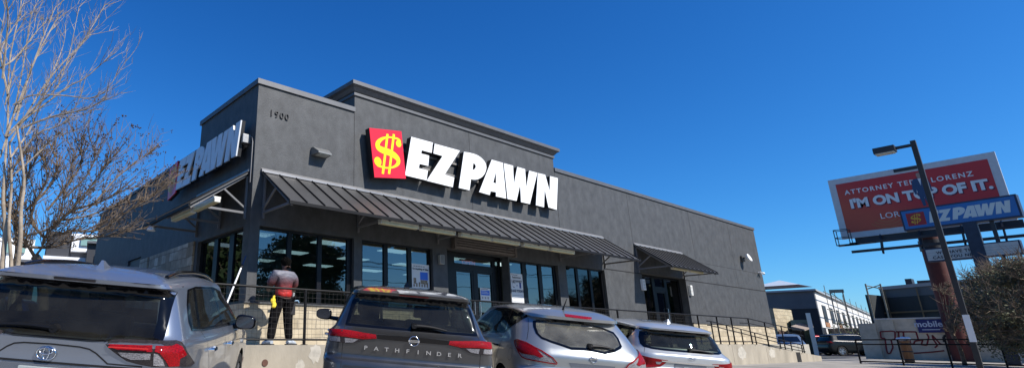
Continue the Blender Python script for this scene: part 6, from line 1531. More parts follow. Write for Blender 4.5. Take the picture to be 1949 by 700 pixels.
pole_wood = mat('pole_wood', (.12, .09, .065), .9, var=.3, scale=3, stretch=(4, 4, .4))
root = empty('utility_pole', (-16, -22, gz(-16, -22)), 'wooden utility pole with crossarm at the street behind the lot', 'utility pole')
mb = MB(); mb.tube([(0, 0, -.3), (0, 0, 9.5)], [.17, .12], 10); mb.build('shaft', pole_wood, root, smooth=40); mb = MB(); mb.box(-.06, .06, -1.1, 1.1, 8.6, 8.75); mb.build('crossarm', pole_wood, root)
r2 = copy_tree(root); r2.location = (62, -22, gz(62, -22)); r2['label'] = 'wooden utility pole with crossarm far along the street to the right'
mb = MB()
for yy, zz_ in ((-21, 0), (-22, .1), (-23, 0), (-22, -1.2)):
    P = [(-16+78*t, yy, gz(-16, yy)*(1-t)+gz(62, yy)*t + 8.75+zz_ - 1.5*math.sin(math.pi*t)) for t in [k/20 for k in range(21)]]; mb.tube(P, .018, 4)
o = mb.build('power_lines', black_ret); tag(o, 'sagging power lines strung between the two street poles', 'power lines')

# trees added out of view west of the shop, darkening side windows and wall
for k, (x, y, h, r_) in enumerate([(-13, 26, 9, 5), (-21, 18, 8, 5), (-17, 36, 10, 6), (-30, 8, 8, 6)]):
    leafy_tree('garden_tree', ['tall dark tree beyond the left edge, behind the planting bed', 'round dark tree farther left of the planting bed', 'tallest dark tree at the back left of the shop', 'wide dark tree at the far left of the lot'][k], on_g(x, y), h, r_, 60+k, lf_dark, .22, 44, 9, 'garden trees west of the shop', .28)
# ------------------------------------------------------------ right side: signs, poles, walls, buildings
steel_dark = mat('steel_dark', (.018, .018, .022), .5, var=.2, scale=3)
bb_x = 41.1
def yz_at(px, py, X): p = at_x(px, py, X); return p.y, p.z
root = empty('billboard', (bb_x, -5.4, gz(bb_x, -5.4)), 'large red advertising billboard with white frame on a rust-red column', 'billboard')
off = Vector(root.location); Pb = lambda y, z, o_=0: (-o_, y-off.y, z-off.z)
yl, yr_, z0b, z1b = -1.66, -9.42, 6.48, 10.42
mb = MB(); mb.box(0, .25, yr_-off.y, yl-off.y, z0b-off.z, z1b-off.z); mb.build('white_frame', mat('board_white', (.48, .49, .50), .6, var=.08), root)
def board_mat():
    m, nt, b = new_mat('poster_red'); N = nt.nodes; L = nt.links
    tc = N.new('ShaderNodeTexCoord'); sp = N.new('ShaderNodeSeparateXYZ'); L.new(tc.outputs['Object'], sp.inputs[0])
    a = N.new('ShaderNodeMath'); a.operation = 'MULTIPLY_ADD'; a.inputs[1].default_value = -.22; L.new(sp.outputs[1], a.inputs[0])
    b2 = N.new('ShaderNodeMath'); b2.operation = 'MULTIPLY_ADD'; b2.inputs[1].default_value = .35; b2.inputs[2].default_value = -2.6; L.new(sp.outputs[2], b2.inputs[0]); L.new(b2.outputs[0], a.inputs[2])
    r = N.new('ShaderNodeValToRGB'); L.new(a.outputs[0], r.inputs[0]); r.color_ramp.elements[0].position = -.0; r.color_ramp.elements[1].position = .7
    r.color_ramp.elements[0].color = (.44, .07, .035, 1); r.color_ramp.elements[1].color = (.44, .026, .03, 1); L.new(r.outputs[0], b.inputs['Base Color']); b.inputs['Roughness'].default_value = .6
    return m
mb = MB(); fr = .36; mb.quad(Pb(yl-fr, z0b+fr, .012), Pb(yr_+fr, z0b+fr, .012), Pb(yr_+fr, z1b-fr, .012), Pb(yl-fr, z1b-fr, .012)); pb = mb.build('poster', board_mat(), root, recalc=False)
bw_ = mat('board_lettering', (.62, .62, .62), .5)
def board_text(txt, px, py, size, depth=.0, m=bw_, **k):
    y, z_ = yz_at(px, py, bb_x); mb = MB(); text_into(mb, txt, size, lambda u, v, t: Pb(y-u, z_+v, .02+t+depth), .002, **k); return mb.build('lettering', m, pb)
board_text('ATTORNEY TED', 1673, 357, .40, spacing=1.25, bold=.008)
board_text('LORENZ', 1811, 337, .40, spacing=1.25, bold=.008)
shadow_ink = mat('board_shadow_ink', (.10, .01, .03), .6)
for dy, m_, dp in ((-.06, shadow_ink, 0), (0, bw_, .004)):
    y, z_ = yz_at(1744, 371, bb_x); mb = MB(); text_into(mb, "I'M ON TOP OF IT.", .78, lambda u, v, t: Pb(y-u+dy*.8, z_+v+dy, .02+dp+t), .002, bold=.04, sx=1.0); mb.build('lettering', m_, pb)
board_text('LORENZ', 1713, 407, .48, bold=.0, spacing=1.05)
y, z_ = yz_at(1663, 410, bb_x); mb = MB()
for k in range(3):
    pts = [(y-.6+1.0*math.cos(t)*(1-.22*k), z_-.1+.8*math.sin(t)*(1-.22*k)) for t in [math.pi*(.9+.9*j/12) for j in range(13)]]
    for a, b in zip(pts, pts[1:]): mb.quad(Pb(a[0], a[1], .018), Pb(b[0], b[1], .018), Pb(b[0]*.0+b[0], b[1]+.12, .018), Pb(a[0], a[1]+.12, .018))
mb.build('swirl_emblem', mat('board_orange', (.40, .10, .04), .6), pb, recalc=False)
# printed figure of a person in a blue suit
y, z_ = yz_at(1754, 356, bb_x); mb = MB()
sh = [(-.22,.55),(-.36,.45),(-.42,.0),(-.36,-.38),(-.28,-.40),(-.24,-.1),(-.22,-.45),(-.15,-1.15),(-.02,-1.15),(0,-.6),(.06,-1.0),(.20,-1.0),(.24,-.42),(.28,-.1),(.34,-.35),(.42,-.3),(.42,.1),(.34,.48),(.2,.56)]
mb.prism(sh, [], lambda u, v, t: Pb(y-u, z_+v, .028+t), .003); mb.build('printed_suit', mat('suit_ink', (.02, .05, .12), .6), pb)
mb = MB(); mb.prism([(-.05,.56),(.05,.56),(.08,.66),(.10,.78),(.06,.88),(-.06,.88),(-.10,.78),(-.08,.66)], [], lambda u, v, t: Pb(y-u, z_+v, .032+t), .003); mb.build('printed_head', mat('print_skin', (.32, .2, .15), .6), pb)
mb = MB(); mb.prism([(-.07,.54),(.07,.54),(.0,.1)], [], lambda u, v, t: Pb(y-u, z_+v, .034+t), .002); mb.build('printed_shirt', bw_, pb)
y, z_ = yz_at(1723, 322, bb_x); mb = MB(); mb.box(*sorted((Pb(0,0,.04)[0], Pb(0,0,.0)[0])), y-off.y-.55, y-off.y+.55, z_-off.z-.1, z_-off.z+.1); tp = mb.build('top_plate', steel_dark, root)
mb = MB(); text_into(mb, 'OUTDOOR', .16, lambda u, v, t: Pb(y-u, z_+v, .045+t), .001, bold=.003); mb.build('plate_lettering', bw_, tp) if False else None
mb = MB()
for zb in (6.05, 5.55): mb.bar(Pb(-2.1, zb, .5), Pb(-10.9, zb, .5), .10, .16)
mb.build('catwalk_beam', steel_dark, root)
mb = MB(); mb.bar(Pb(-1.9, 5.98, .8), Pb(-3.4, 5.98, .8), .55, .05)
for y in (-1.55, -2.25):
    for o_ in (.45, 1.05): mb.bar(Pb(y, 5.95, o_), Pb(y, 6.95, o_), .04)
for zb in (6.45, 6.95):
    mb.bar(Pb(-1.55, zb, .45), Pb(-1.55, zb, 1.05), .04); mb.bar(Pb(-1.55, zb, 1.05), Pb(-2.25, zb, 1.05), .04); mb.bar(Pb(-1.55, zb, .45), Pb(-2.25, zb, .45), .04)
mb.bar(Pb(-1.55, 5.98, .75), Pb(-2.6, 5.98, .75), .65, .05); mb.build('access_cage', steel_dark, root)
mb = MB()
for y in (-3.6, -5.4, -7.2, -8.8): mb.bar(Pb(y, 6.5, -.1), Pb(y, 5.3, .5), .09, .14); mb.bar(Pb(y, 6.5, .1), Pb(y, 5.5, .7), .06, .06)
mb.bar(Pb(-2.3, 6.35, -.2), Pb(-9.6, 6.35, -.2), .25, .3); mb.build('support_arm', steel_dark, root)
rust = mat('column_red', (.075, .014, .009), .75, var=.5, scale=1.6, stretch=(1, 1, .4), bump=.2)
yc, _ = yz_at(1786, 500, bb_x+1.0); yb, _ = yz_at(1833, 686, bb_x+1.0)
mb = MB(); mb.tube([(1.0, (yc+yb)/2-off.y, -.3), (1.0, (yc+yb)/2-off.y, 7.3)], .50, 24); mb.build('column', rust, root, smooth=40)
mb = MB(); mb.tube([(1.0, (yc+yb)/2-off.y, 6.3), (1.0, (yc+yb)/2-off.y, 6.9)], .56, 24); mb.build('column_cap', steel_dark, root, smooth=40)

# the shop's own pole sign
root = empty('pylon_sign', (37, -7.6, gz(37, -7.6)), 'blue pole sign with white letter board below, in front of the billboard', 'pole sign')
off2 = Vector(root.location); ang = .1
Pp = lambda u, z, o_=0: (-o_*math.cos(ang)-(u)*math.sin(ang), -u*math.cos(ang)+o_*math.sin(ang), z-off2.z)   # u grows to the right as seen
def pbox(mb, u0, u1, z0, z1, o0, o1):
    vs = [Pp(u, z, o_) for z in (z0, z1) for o_ in (o0, o1) for u in (u0, u1)]; mb.add(vs, [(0,1,3,2),(4,6,7,5),(0,4,5,1),(2,3,7,6),(0,2,6,4),(1,5,7,3)])
U = lambda px, py: (lambda p: (-(p.y-off2.y), p.z))(at_x(px, py, 37))
mb = MB(); pbox(mb, -2.22, 2.30, 5.98, 7.12, -.25, .25); mb.build('cabinet', mat('cabinet_navy', (.012, .02, .05), .5), root)
mb = MB(); pbox(mb, -2.14, 2.22, 6.06, 7.04, .252, .262); face = mb.build('blue_face', mat('sign_blue', (.02, .12, .34), .4, var=.12, scale=.6), root)
mb = MB(); pbox(mb, -1.98, -1.22, 6.20, 6.90, .264, .27); mb.build('red_panel', mat('sign_red', (.30, .012, .015), .5), face)
mb = MB(); sc = .46; dollar(mb, lambda u, v, t: Pp(-1.60+(u-3.87)*sc, 6.55+(v-5.03)*sc, .276+t*sc), 0); mb.build('dollar_symbol', mat('sign_gold', (.55, .30, .02), .5), face, recalc=False)
lt = mat('sign_white', (.52, .56, .54), .5); s_u = 3.15/7.404; s_v = .60/1.21
for kx, g in GL.items():
    mb = MB(); mb.prism(g[0], g[1:], lambda u, v, t: Pp(-1.10+(u-4.478)*s_u, 6.25+(v-4.51)*s_v, .264+t), .006); mb.build('letter', lt, face)
mb = MB(); pbox(mb, -1.66, 1.90, 4.20, 4.90, -.2, .2); mb.build('letter_board', mat('cabinet_navy', (.012, .02, .05), .5), root)
mb = MB(); pbox(mb, -1.60, 1.84, 4.26, 4.84, .202, .21); lb_ = mb.build('board_face', mat('board_grey', (.45, .46, .43), .5, var=.08), root)
for txt, z_, u0 in (('WE HAVE THE', 4.63, -.45), ('CASH YOU NEED', 4.39, -.48)):
    mb = MB(); text_into(mb, txt, .21, lambda u, v, t: Pp(u0+u, z_+v, .212+t), .002, spacing=1.15, bold=.006); mb.build('lettering', mat('letter_dark', (.02, .02, .03), .6), lb_)
mb = MB()
for z_ in (4.38, 4.52, 4.66): pbox(mb, -1.60, 1.84, z_-.006, z_+.006, .211, .214)
mb.build('letter_track', mat('track_grey', (.25, .26, .25), .5), lb_)
mb = MB(); mb.bar(Pp(.35, -2+off2.z, 0), Pp(.35, 6.0, 0), .52, .52); mb.build('column', mat('column_navy', (.012, .022, .045), .55, var=.3), root)
mb = MB(); mb.bar(Pp(1.15, -2+off2.z, .0), Pp(1.15, 6.0, 0), .16, .16); mb.build('conduit_post', steel_dark, root)

# light pole in the foreground right
lp_ = at_z(1737, 268, 7.0); gx = gz(lp_.x, lp_.y)
root = empty('light_pole', (lp_.x, lp_.y, gx), 'tall dark square light pole with a shoebox lamp head in front of the billboard', 'light pole')
mb = MB(); mb.box(-.075, .075, -.075, .075, -.2, 7.0-gx, bev=.01); mb.build('shaft', mat('pole_bronze', (.022, .02, .018), .55, var=.3, scale=2), root)
mb = MB(); mb.box(-.04, .04, .0, .52, 6.80-gx, 6.90-gx); mb.build('arm', steel_dark, root)
hp = at_z(1690, 287, 6.85); mb = MB(); mb.box(-.20, .20, .50, 1.12, 6.74-gx, 6.96-gx, bev=.02); hd_ = mb.build('lamp_head', steel_dark, root)
mb = MB(); mb.box(-.17, .17, .54, 1.08, 6.70-gx, 6.745-gx, bev=.01); mb.build('lens', lens_m, hd_)
wp = MB(); zt = at_x(1853, 598, lp_.x).z; zb_ = at_x(1866, 650, lp_.x).z
wp.box(-.082, -.077, -.11, .06, zb_-gx, zt-gx); o = wp.build('paper_notice', mat('notice_white', (.75, .74, .72), .6), None); o.location = root.location; tag(o, 'white paper notice taped low on the dark light pole', 'notice')

# graffiti wall with blue sign, barrel, railing
gw = mat('graffiti_wall_concrete', (.52, .45, .34), .9, var=.28, scale=.9, bump=.2); WX = 42.3; gzw = -.9
yA = yz_at(1672, 640, WX)[0]; zT = yz_at(1740, 606, WX)[1]
root = empty('block_wall', (WX, yA, gzw), 'tan block wall with dark red graffiti outlines behind the billboard column', 'wall')
mb = MB(); mb.box(0, .3, -12, 0, -.6, zT-gzw); mb.box(-.1, .3, 0, .85, -.6, zT-gzw-.22); mb.box(-.12, .3, -.9, -.3, -.6, zT-gzw-.05); mb.build('wall_body', gw, root)
mb = MB(); mb.box(-.05, .35, -12, -.0, zT-gzw, zT-gzw+.07); mb.build('wall_cap', mat('cap_white', (.55, .54, .52), .7), root)
def wall_stroke(mb, pts, r, X=WX-.02):
    P = [Vector((X-WX, yz_at(x, y, X)[0]-yA, yz_at(x, y, X)[1]-gzw)) for x, y in pts]
    for a, b in zip(P, P[1:]):
        n = Vector((0, -(b-a).z, (b-a).y)); n = n.normalized()*r if n.length > 0 else n; mb.quad(a-n, b-n, b+n, a+n)
S_ = lambda L_: [(1620+x/3.89, 520+y/3.89) for x, y in L_]
mb = MB()
for L_ in ([(215,430),(300,425),(325,430),(325,485),(295,490),(310,545),(290,590)], [(215,430),(222,478),(250,478),(262,560),(270,590),(290,590)], [(350,432),(358,520),(345,545),(330,590)], [(385,430),(390,470),(405,520),(395,540)], [(325,430),(480,430),(500,495),(470,500),(465,520)], [(500,495),(530,490),(520,525),(560,530),(575,470),(560,445)], [(600,455),(610,490),(640,530),(620,548)], [(600,455),(660,520),(680,525)], [(345,590),(480,588),(600,580),(690,570)], [(395,540),(430,480),(440,520),(470,520)]):
    wall_stroke(mb, S_(L_), .04, WX-.135 if min(p_[0] for p_ in L_) < 250 else WX-.02)
wall_stroke(mb, [(1805,640),(1815,630),(1822,645),(1812,655),(1825,660)], .05); mb.build('graffiti', mat('spray_red', (.17, .014, .018), .7), root, recalc=False)
mb = MB(); wall_stroke(mb, [(1797,650),(1796,640),(1803,636),(1808,645),(1806,660),(1812,675)], .06, WX-.03); wall_stroke(mb, [(1840,640),(1850,650),(1845,665),(1856,672)], .04, WX-.03); mb.build('graffiti', mat('spray_black', (.012, .012, .014), .7), root, recalc=False)
ys_, zs_ = yz_at(1742, 607.5, WX-.1); ye_, ze_ = yz_at(1802, 632, WX-.1)
root = empty('wall_sign', (WX-.06, (ys_+ye_)/2, (zs_+ze_)/2), 'navy blue banner with white lettering fixed to the graffiti wall', 'sign')
h_ = (zs_-ze_)/2; w_ = (ys_-ye_)/2; mb = MB(); mb.box(-.03, .0, -w_, w_, -h_, h_); mb.build('banner', mat('banner_navy', (.012, .018, .12), .6), root)
mb = MB(); text_into(mb, 'mobile', .46, lambda u, v, t: (-.034-t, -u+.1, v+.10), .002, bold=.012); mb.bar((-.035, w_*.7, -h_*.55), (-.035, -w_*.6, -h_*.55), .004, .05); mb.build('lettering', mat('banner_white', (.45, .5, .6), .6), root)
bx_ = at_z(1732, 688, gz(36, -4)); g0 = gz(bx_.x, bx_.y)
root = empty('waste_barrel', (bx_.x, bx_.y, g0), 'brown wooden barrel bin by the low railing', 'waste bin'); s9 = (bx_-CAM).length/1084
hb = 27*s9; rb = 6.0*s9
mb = MB(); mb.lathe([(0, 0), (rb*.86, 0), (rb, hb*.5), (rb*.88, hb), (rb*.8, hb), (rb*.8, hb*.9), (0, hb*.9)], 18); mb.build('staves', mat('barrel_wood', (.22, .10, .035), .7, var=.35, scale=5, stretch=(6, 6, .5)), root, smooth=50)
for t in (.12, .5, .86):
    mb = MB(); mb.lathe([(rb*(.9+.11*(1-abs(t-.5)*2))+.004, hb*t-.03), (rb*(.9+.11*(1-abs(t-.5)*2))+.012, hb*t), (rb*(.9+.11*(1-abs(t-.5)*2))+.004, hb*t+.03)], 18); mb.build('hoop', steel_dark, root, smooth=50)
mb = MB(); blob(mb, (0, .05, .04), (rb*.7, rb*.7, .13)); blob(mb, (.02, -.12, .06), (.14, .16, .10)); blob(mb, (.0, .2, .05), (.12, .14, .08)); o = mb.build('rubbish_bag', mat('bag_white', (.75, .75, .78), .5), smooth=180); o.location = (bx_.x, bx_.y, g0+hb+.05); tag(o, 'crumpled white bag lying on top of the brown barrel bin', 'bag')
rp = at(1637, 684, 36); 
root = empty('guard_railing', (rp.x, rp.y, gz(rp.x, rp.y)), 'low black pipe railing in front of the graffiti wall', 'railing')
dirr = (at_z(1949, 700, gz(30,-8)) - at_z(1637, 684, gz(36,0))); dirr = Vector((-.35, -1, 0)).normalized()
mb = MB()
for z_ in (1.05, .85, .1): mb.tube([(0, 0, z_), tuple(Vector((0,0,z_))+dirr*14)], .03, 6)
mb.build('rail', black_rail, root, smooth=40)
for k in range(9):
    p = dirr*(k*1.7); mb = MB(); mb.box(p.x-.03, p.x+.03, p.y-.03, p.y+.03, -.1, 1.05); mb.build('post', black_rail, root)

# ---- buildings beyond
def slab_between(mb, p, q, z0, z1, t=.3, into=1):
    d = Vector((q.x-p.x, q.y-p.y, 0)).normalized(); n = Vector((-d.y, d.x, 0))*t*into; a = Vector((p.x, p.y, 0)); b = Vector((q.x, q.y, 0))
    vs = [a+Vector((0,0,z0)), b+Vector((0,0,z0)), b+n+Vector((0,0,z0)), a+n+Vector((0,0,z0)), a+Vector((0,0,z1)), b+Vector((0,0,z1)), b+n+Vector((0,0,z1)), a+n+Vector((0,0,z1))]
    mb.add(vs, [(0,3,2,1),(4,5,6,7),(0,1,5,4),(1,2,6,5),(2,3,7,6),(3,0,4,7)])
white_wall = mat('far_white_wall', (.62, .60, .56), .8, var=.1, scale=.3); dark_open = mat('dark_opening', (.012, .014, .018), .6); rust_w = mat('rust_stain', (.30, .14, .06), .8, var=.4, scale=.6)
grey_far = mat('far_grey', (.12, .125, .13), .8, var=.2, scale=.3)
C0 = at(1548, 553, 74); zt = C0.z; C1 = at_z(1656, 600, zt); CL = at_z(1463, 557, zt) ; C0.z = 0
root = empty('office_building', (C0.x, C0.y, -1), 'long two-storey white building under scaffolding with a row of dark windows', 'building')
offb = Vector(root.location)
def rel(v): return Vector(v)-offb
d1 = (Vector((C1.x, C1.y, 0))-Vector((C0.x, C0.y, 0))); L1 = d1.length; d1.normalize()
dl = (Vector((CL.x, CL.y, 0))-Vector((C0.x, C0.y, 0))); LL = dl.length; dl.normalize()
b0 = rel((C0.x, C0.y, 0)); zt_ = zt - offb.z
def wl(mb, base, dr, u0, u1, z0, z1, out0, out1):
    n = Vector((dr.y, -dr.x, 0)); n = n if (n.dot(Vector((CAM.x-C0.x, CAM.y-C0.y, 0))) > 0) else -n
    vs = []
    for z_ in (z0, z1):
        for o_ in (out0, out1):
            for u in (u0, u1): p = base+dr*u+n*o_; vs.append(Vector((p.x, p.y, z_)))
    mb.add(vs, [(0,1,3,2),(4,6,7,5),(0,4,5,1),(2,3,7,6),(0,2,6,4),(1,5,7,3)])
mb = MB(); wl(mb, b0, d1, .8, L1, zt_*.42, zt_, -4, 0); mb.build('upper_wall', white_wall, root)
mb = MB(); wl(mb, b0, d1, .5, L1, 0, zt_*.42, -4, -2.0); mb.build('lower_wall', grey_far, root)
for k in range(12):
    mb = MB(); u = L1*(.05+.08*k); wl(mb, b0, d1, u, u+L1*.018, 0, zt_*.42, -.5, -.05); mb.build('column', white_wall, root)
for k in range(11):
    u = L1*(.05+.085*k); mb = MB(); wl(mb, b0, d1, u, u+L1*.038, zt_*.52, zt_*.80, -.1, .06); wo = mb.build('window', dark_open, root)
    if k % 2 == 0: mb = MB(); wl(mb, b0, d1, u-.1, u+L1*.045, zt_*.44, zt_*.515, .005, .07); mb.build('rust_stain', rust_w, wo)
mb = MB(); wl(mb, b0, dl, 0, LL+6, zt_*.72, zt_, -6, 0); mb.build('dark_fascia', grey_far, root)
mb = MB(); wl(mb, b0, dl, 0, LL+6, 0, zt_*.72, -6.2, -.06); mb.build('porch_wall', dark_open, root)
mb = MB(); wl(mb, b0, dl, -.2, LL+6, zt_, zt_+.18, -7, .3); wl(mb, b0, d1, -.2, L1, zt_, zt_+.15, -5, .25); mb.build('roof_edge', mat('roof_edge_grey', (.3, .31, .32), .6), root)
sk = at_z(1487, 548, zt); mb = MB(); q = rel(sk); mb.add([(q.x-2, q.y-2, zt_+.1), (q.x+2, q.y-2, zt_+.1), (q.x+2, q.y+2, zt_+.1), (q.x-2, q.y+2, zt_+.1), (q.x, q.y, zt_+.75)], [(0,1,4),(1,2,4),(2,3,4),(3,0,4),(0,3,2,1)]); mb.build('skylight', mat('skylight', (.55, .6, .62), .2), root)
pipe_y = mat('scaffold_pipe', (.22, .20, .15), .6, var=.3)
sc_root = empty('scaffolding', tuple(root.location), 'pipe scaffolding along the long white building', 'scaffolding')
mb = MB()
for k in range(9):
    u = L1*(.02+.115*k); p = b0+d1*u; n = Vector((d1.y, -d1.x, 0)); n = n if n.dot(Vector((CAM.x-C0.x, CAM.y-C0.y, 0))) > 0 else -n
    p = p+n*.8; mb.tube([(p.x, p.y, 0), (p.x, p.y, zt_+.6)], .032, 5)
for z_ in (zt_*.42, zt_*.70, zt_*.98):
    p = b0+n*.8; q = p+d1*L1; mb.tube([(p.x, p.y, z_), (q.x, q.y, z_)], .05, 5)
tag(mb.build('pipes', pipe_y, sc_root), None)
mb = MB(); p0 = at(1568, 555, 66); 
for px_ in (1581, 1605): p = rel(at(px_, 560, 66)); mb.tube([(p.x, p.y, 1), (p.x, p.y, rel(at(px_, 553, 66)).z)], .05, 5)
a = rel(at(1578, 554, 66)); b = rel(at(1606, 553, 66)); mb.bar(a, b, .5, .25); mb.bar(rel(at(1581, 556, 66)), rel(at(1605, 575, 66)), .05); mb.build('tower_frame', pipe_y, sc_root)
# construction building with dark netting
D0 = at(1650, 549, 62); zt2 = D0.z; D1 = at_z(1840, 531, zt2) if False else at(1840, 531, 58); DB = at(1675, 547, 70)
root = empty('netted_building', (D0.x, D0.y, -1), 'dark building wrapped in construction netting behind the graffiti wall', 'building'); o3 = Vector(root.location)
P0 = at(1672, 545, 64)-o3; P1 = at(1860, 530, 60)-o3; P0.z = P1.z = 0; zz3 = at(1760, 538, 62).z-o3.z
net = mat('dark_netting', (.018, .024, .026), .8, var=.5, scale=.35, stretch=(1, 1, .4)); slabm = mat('slab_grey', (.22, .23, .24), .7)
mb = MB(); slab_between(mb, P0, P1, 0, zz3-.9, 10, 1); mb.build('netted_wall', net, root)
mb = MB(); slab_between(mb, P0, P1, zz3-.9, zz3-.25, 10, 1); mb.build('upper_band', mat('band_grey', (.07, .08, .09), .7), root)
mb = MB(); slab_between(mb, P0+Vector((-.2,0,0)), P1, zz3-.25, zz3, 10.4, 1); mb.build('roof_slab', slabm, root)
mb = MB(); dd_ = (P1-P0).normalized()
for k in range(7):
    p = P0+dd_*(k*2.4+.3) - Vector((dd_.y*-.1, .1, 0)); p.x -= .15; mb.bar((p.x, p.y, 0), (p.x, p.y, zz3-.3), .08, .08)
for z_ in (zz3*.35, zz3*.62): mb.bar((P0.x-.2, P0.y, z_), (P1.x-.2, P1.y, z_), .08, .12)
mb.build('frame_member', mat('ochre_post', (.12, .09, .05), .8), root)
Q0 = at(1652, 549, 62)-o3; Q0.z = 0; mb = MB(); slab_between(mb, Q0, P0, 0, at(1660, 550, 62).z-o3.z-.4, .3, 1); mb.build('net_return', net, root)
mb = MB()
for px_ in (1649, 1677): p = at(px_, 540, 62)-o3; mb.tube([(p.x-.3, p.y, 0), (p.x-.3, p.y, p.z)], .06, 5)
a = at(1649, 543, 62)-o3; b = at(1677, 549, 62)-o3; mb.tube([a, b], .04, 5); a = at(1649, 550, 62)-o3; b = at(1677, 541, 62)-o3; mb.tube([a, b], .04, 5); mb.build('scaffold_pole', pipe_y, root)
mb = MB(); p = at(1752, 537, 64)-o3; mb.box(p.x, p.x+1, p.y-.6, p.y+.2, zz3, zz3+.35); mb.box(p.x, p.x+1, p.y+.5, p.y+.9, zz3, zz3+.55); mb.build('rooftop_unit', steel_dark, root)
# stone-faced corner building, teal building, concrete wall, all just past the shop
far_stone = stone_material('far_stone', (.50, .42, .28), (.35, .3, .22), bw=.6, bh=.25)
Ax = 40; p1_ = at(1476, 588, 52); p2_ = at(1500, 585, 46)
root = empty('stone_pier', (p1_.x, p1_.y, -1.0), 'tan stone-faced pier building with a brown door just past the shop', 'building'); o4 = Vector(root.location)
a = at(1474, 600, 50)-o4; v9 = ray(1508, 600); b = CAM + v9*((a.y+o4.y-CAM.y)/v9.y) - o4; zt4 = at(1474, 586, 50).z-o4.z; mb = MB(); slab_between(mb, Vector((a.x, a.y, 0)), Vector((b.x, b.y, 0)), -.3, zt4, 3, 1); mb.build('wall', far_stone, root)
v8 = ray(1491, 625); b = CAM + v8*((a.y+o4.y-CAM.y)/v8.y) - o4; mb = MB(); mb.box(b.x-1.2, b.x+.6, a.y-.06, a.y-.01, -.3, (zt4)*.55); mb.build('door', mat('door_brown', (.05, .025, .02), .7), root)
root = empty('teal_building', tuple(at(1527, 640, 52)), 'pale teal building with white corner pier and small awning', 'building'); root.location.z = -1; o5 = Vector(root.location)
a = at(1504, 608, 52)-o5; b = at(1540, 608, 52)-o5; mb = MB(); slab_between(mb, Vector((a.x, a.y, 0)), Vector((b.x, b.y, 0)), -.3, at(1520, 608, 52).z-o5.z, 6, 1); mb.build('wall', mat('teal_paint', (.10, .17, .17), .8, var=.1), root)
a = at(1533, 596, 51)-o5; b = at(1542, 596, 51)-o5; mb = MB(); slab_between(mb, Vector((a.x, a.y, 0)), Vector((b.x, b.y, 0)), -.3, at(1536, 595, 51).z-o5.z, 1, 1); mb.build('corner_pier', mat('pale_teal', (.55, .66, .66), .8), root)
a = at(1505, 620, 50)-o5; b = at(1531, 626, 50)-o5; mb = MB(); mb.add([a, b, b+Vector((2, 0, .25)), a+Vector((2, 0, .25)), a+Vector((0,0,-.1)), b+Vector((0,0,-.1)), b+Vector((2,0,.15)), a+Vector((2,0,.15))], [(0,1,2,3),(4,7,6,5),(0,4,5,1),(1,5,6,2),(2,6,7,3),(3,7,4,0)]); mb.build('awning', mat('awning_tan', (.25, .2, .16), .8), root)
a = at(1508, 628, 51.5)-o5; b = at(1530, 630, 51.5)-o5; mb = MB(); slab_between(mb, Vector((a.x, a.y, .3)), Vector((b.x, b.y, 0)), .4, at(1520, 628, 51.5).z-o5.z, .2, 1); mb.build('window', dark_open, root)
a = at(1545, 625, 80); b = at(1650, 620, 78); root = empty('concrete_wall', (a.x, a.y, -1), 'long grey concrete wall behind the black cars', 'wall'); mb = MB(); slab_between(mb, Vector((0,0,0)), Vector((b.x-a.x, b.y-a.y, 0)), -.3, a.z+1, .4, 1); mb.build('wall_body', mat('far_concrete', (.13, .125, .12), .9, var=.2, scale=.5), root)

# ---- far cars
def far_car(label, p, yaw, paintm, spec='rav', sc=1.0, tall=0):
    root = empty('parked_car', (0,0,0), label, 'car', 'small parked cars in the distance'); c = Car(SPEC[spec], root, paintm); c.mirror_m = paintm
    band = yz((.85, 1.50), (1.2, 1.54), (2.1, 1.54), (2.62, 1.49), (3.25, 1.20), (3.34, 1.13), (2.1, 1.15), (.80, 1.20), x=.85)
    for f, dv in ((lambda q: q, RSD), (mirror, LSD)): c.patch('side_window', f(band), dv, black_trim, off=.006, grid=.12)
    c.patch('rear_window', [(-.62, 0, 1.18), (.62, 0, 1.18), (.55, 0, 1.46), (-.55, 0, 1.46)], RR, black_trim, off=.006, grid=.12)
    c.patch('windscreen', [(-.66, 4.6, 1.14), (.66, 4.6, 1.14), (.56, 4.6, 1.5), (-.56, 4.6, 1.5)], Vector((0, -1, 0)), black_trim, off=.006, grid=.12)
    wheels_for(c, .93, 3.62, .80); c.finish(); front_end(c, None)
    for f, dv in ((lambda q: q, RDG), (mirror, LDG)): c.patch('tail_light', f([(.60, .1, 1.09), (.85, .3, 1.09), (.9, .4, .96), (.62, .1, .98)]), dv, lamp_red, off=.01, grid=.1)
    root.location = (p.x, p.y, gz(p.x, p.y)); root.rotation_euler = (0, 0, -R(yaw)); root.scale = (sc, sc, sc); return root
blk = mat('far_black_paint', (.008, .010, .011), .25, spec=.3); bluep = mat('far_blue_paint', (.08, .12, .19), .35, spec=.3, var=.1); redp = paint_mat('paint_red', (.55, .02, .012), .2, .3)
far_car('black SUV parked side-on in front of the long grey wall', at(1566, 672, 60), 132, blk)
far_car('black car half hidden behind the black SUV', at(1640, 670, 68), 125, mat('far_black_paint2', (.012, .013, .016), .3, spec=.3))
far_car('bright red car glimpsed past the end of the shop', at(1524, 664, 66), 128, redp)
far_car('pale blue car at the end of the ramp railing', at(1500, 668, 46), 250, bluep, sc=.85)
far_car('deep blue car cut off by the left edge behind the bare trees', at(-24, 560, 17), 20, paint_mat('paint_deepblue', (.01, .05, .25), .4, .2))
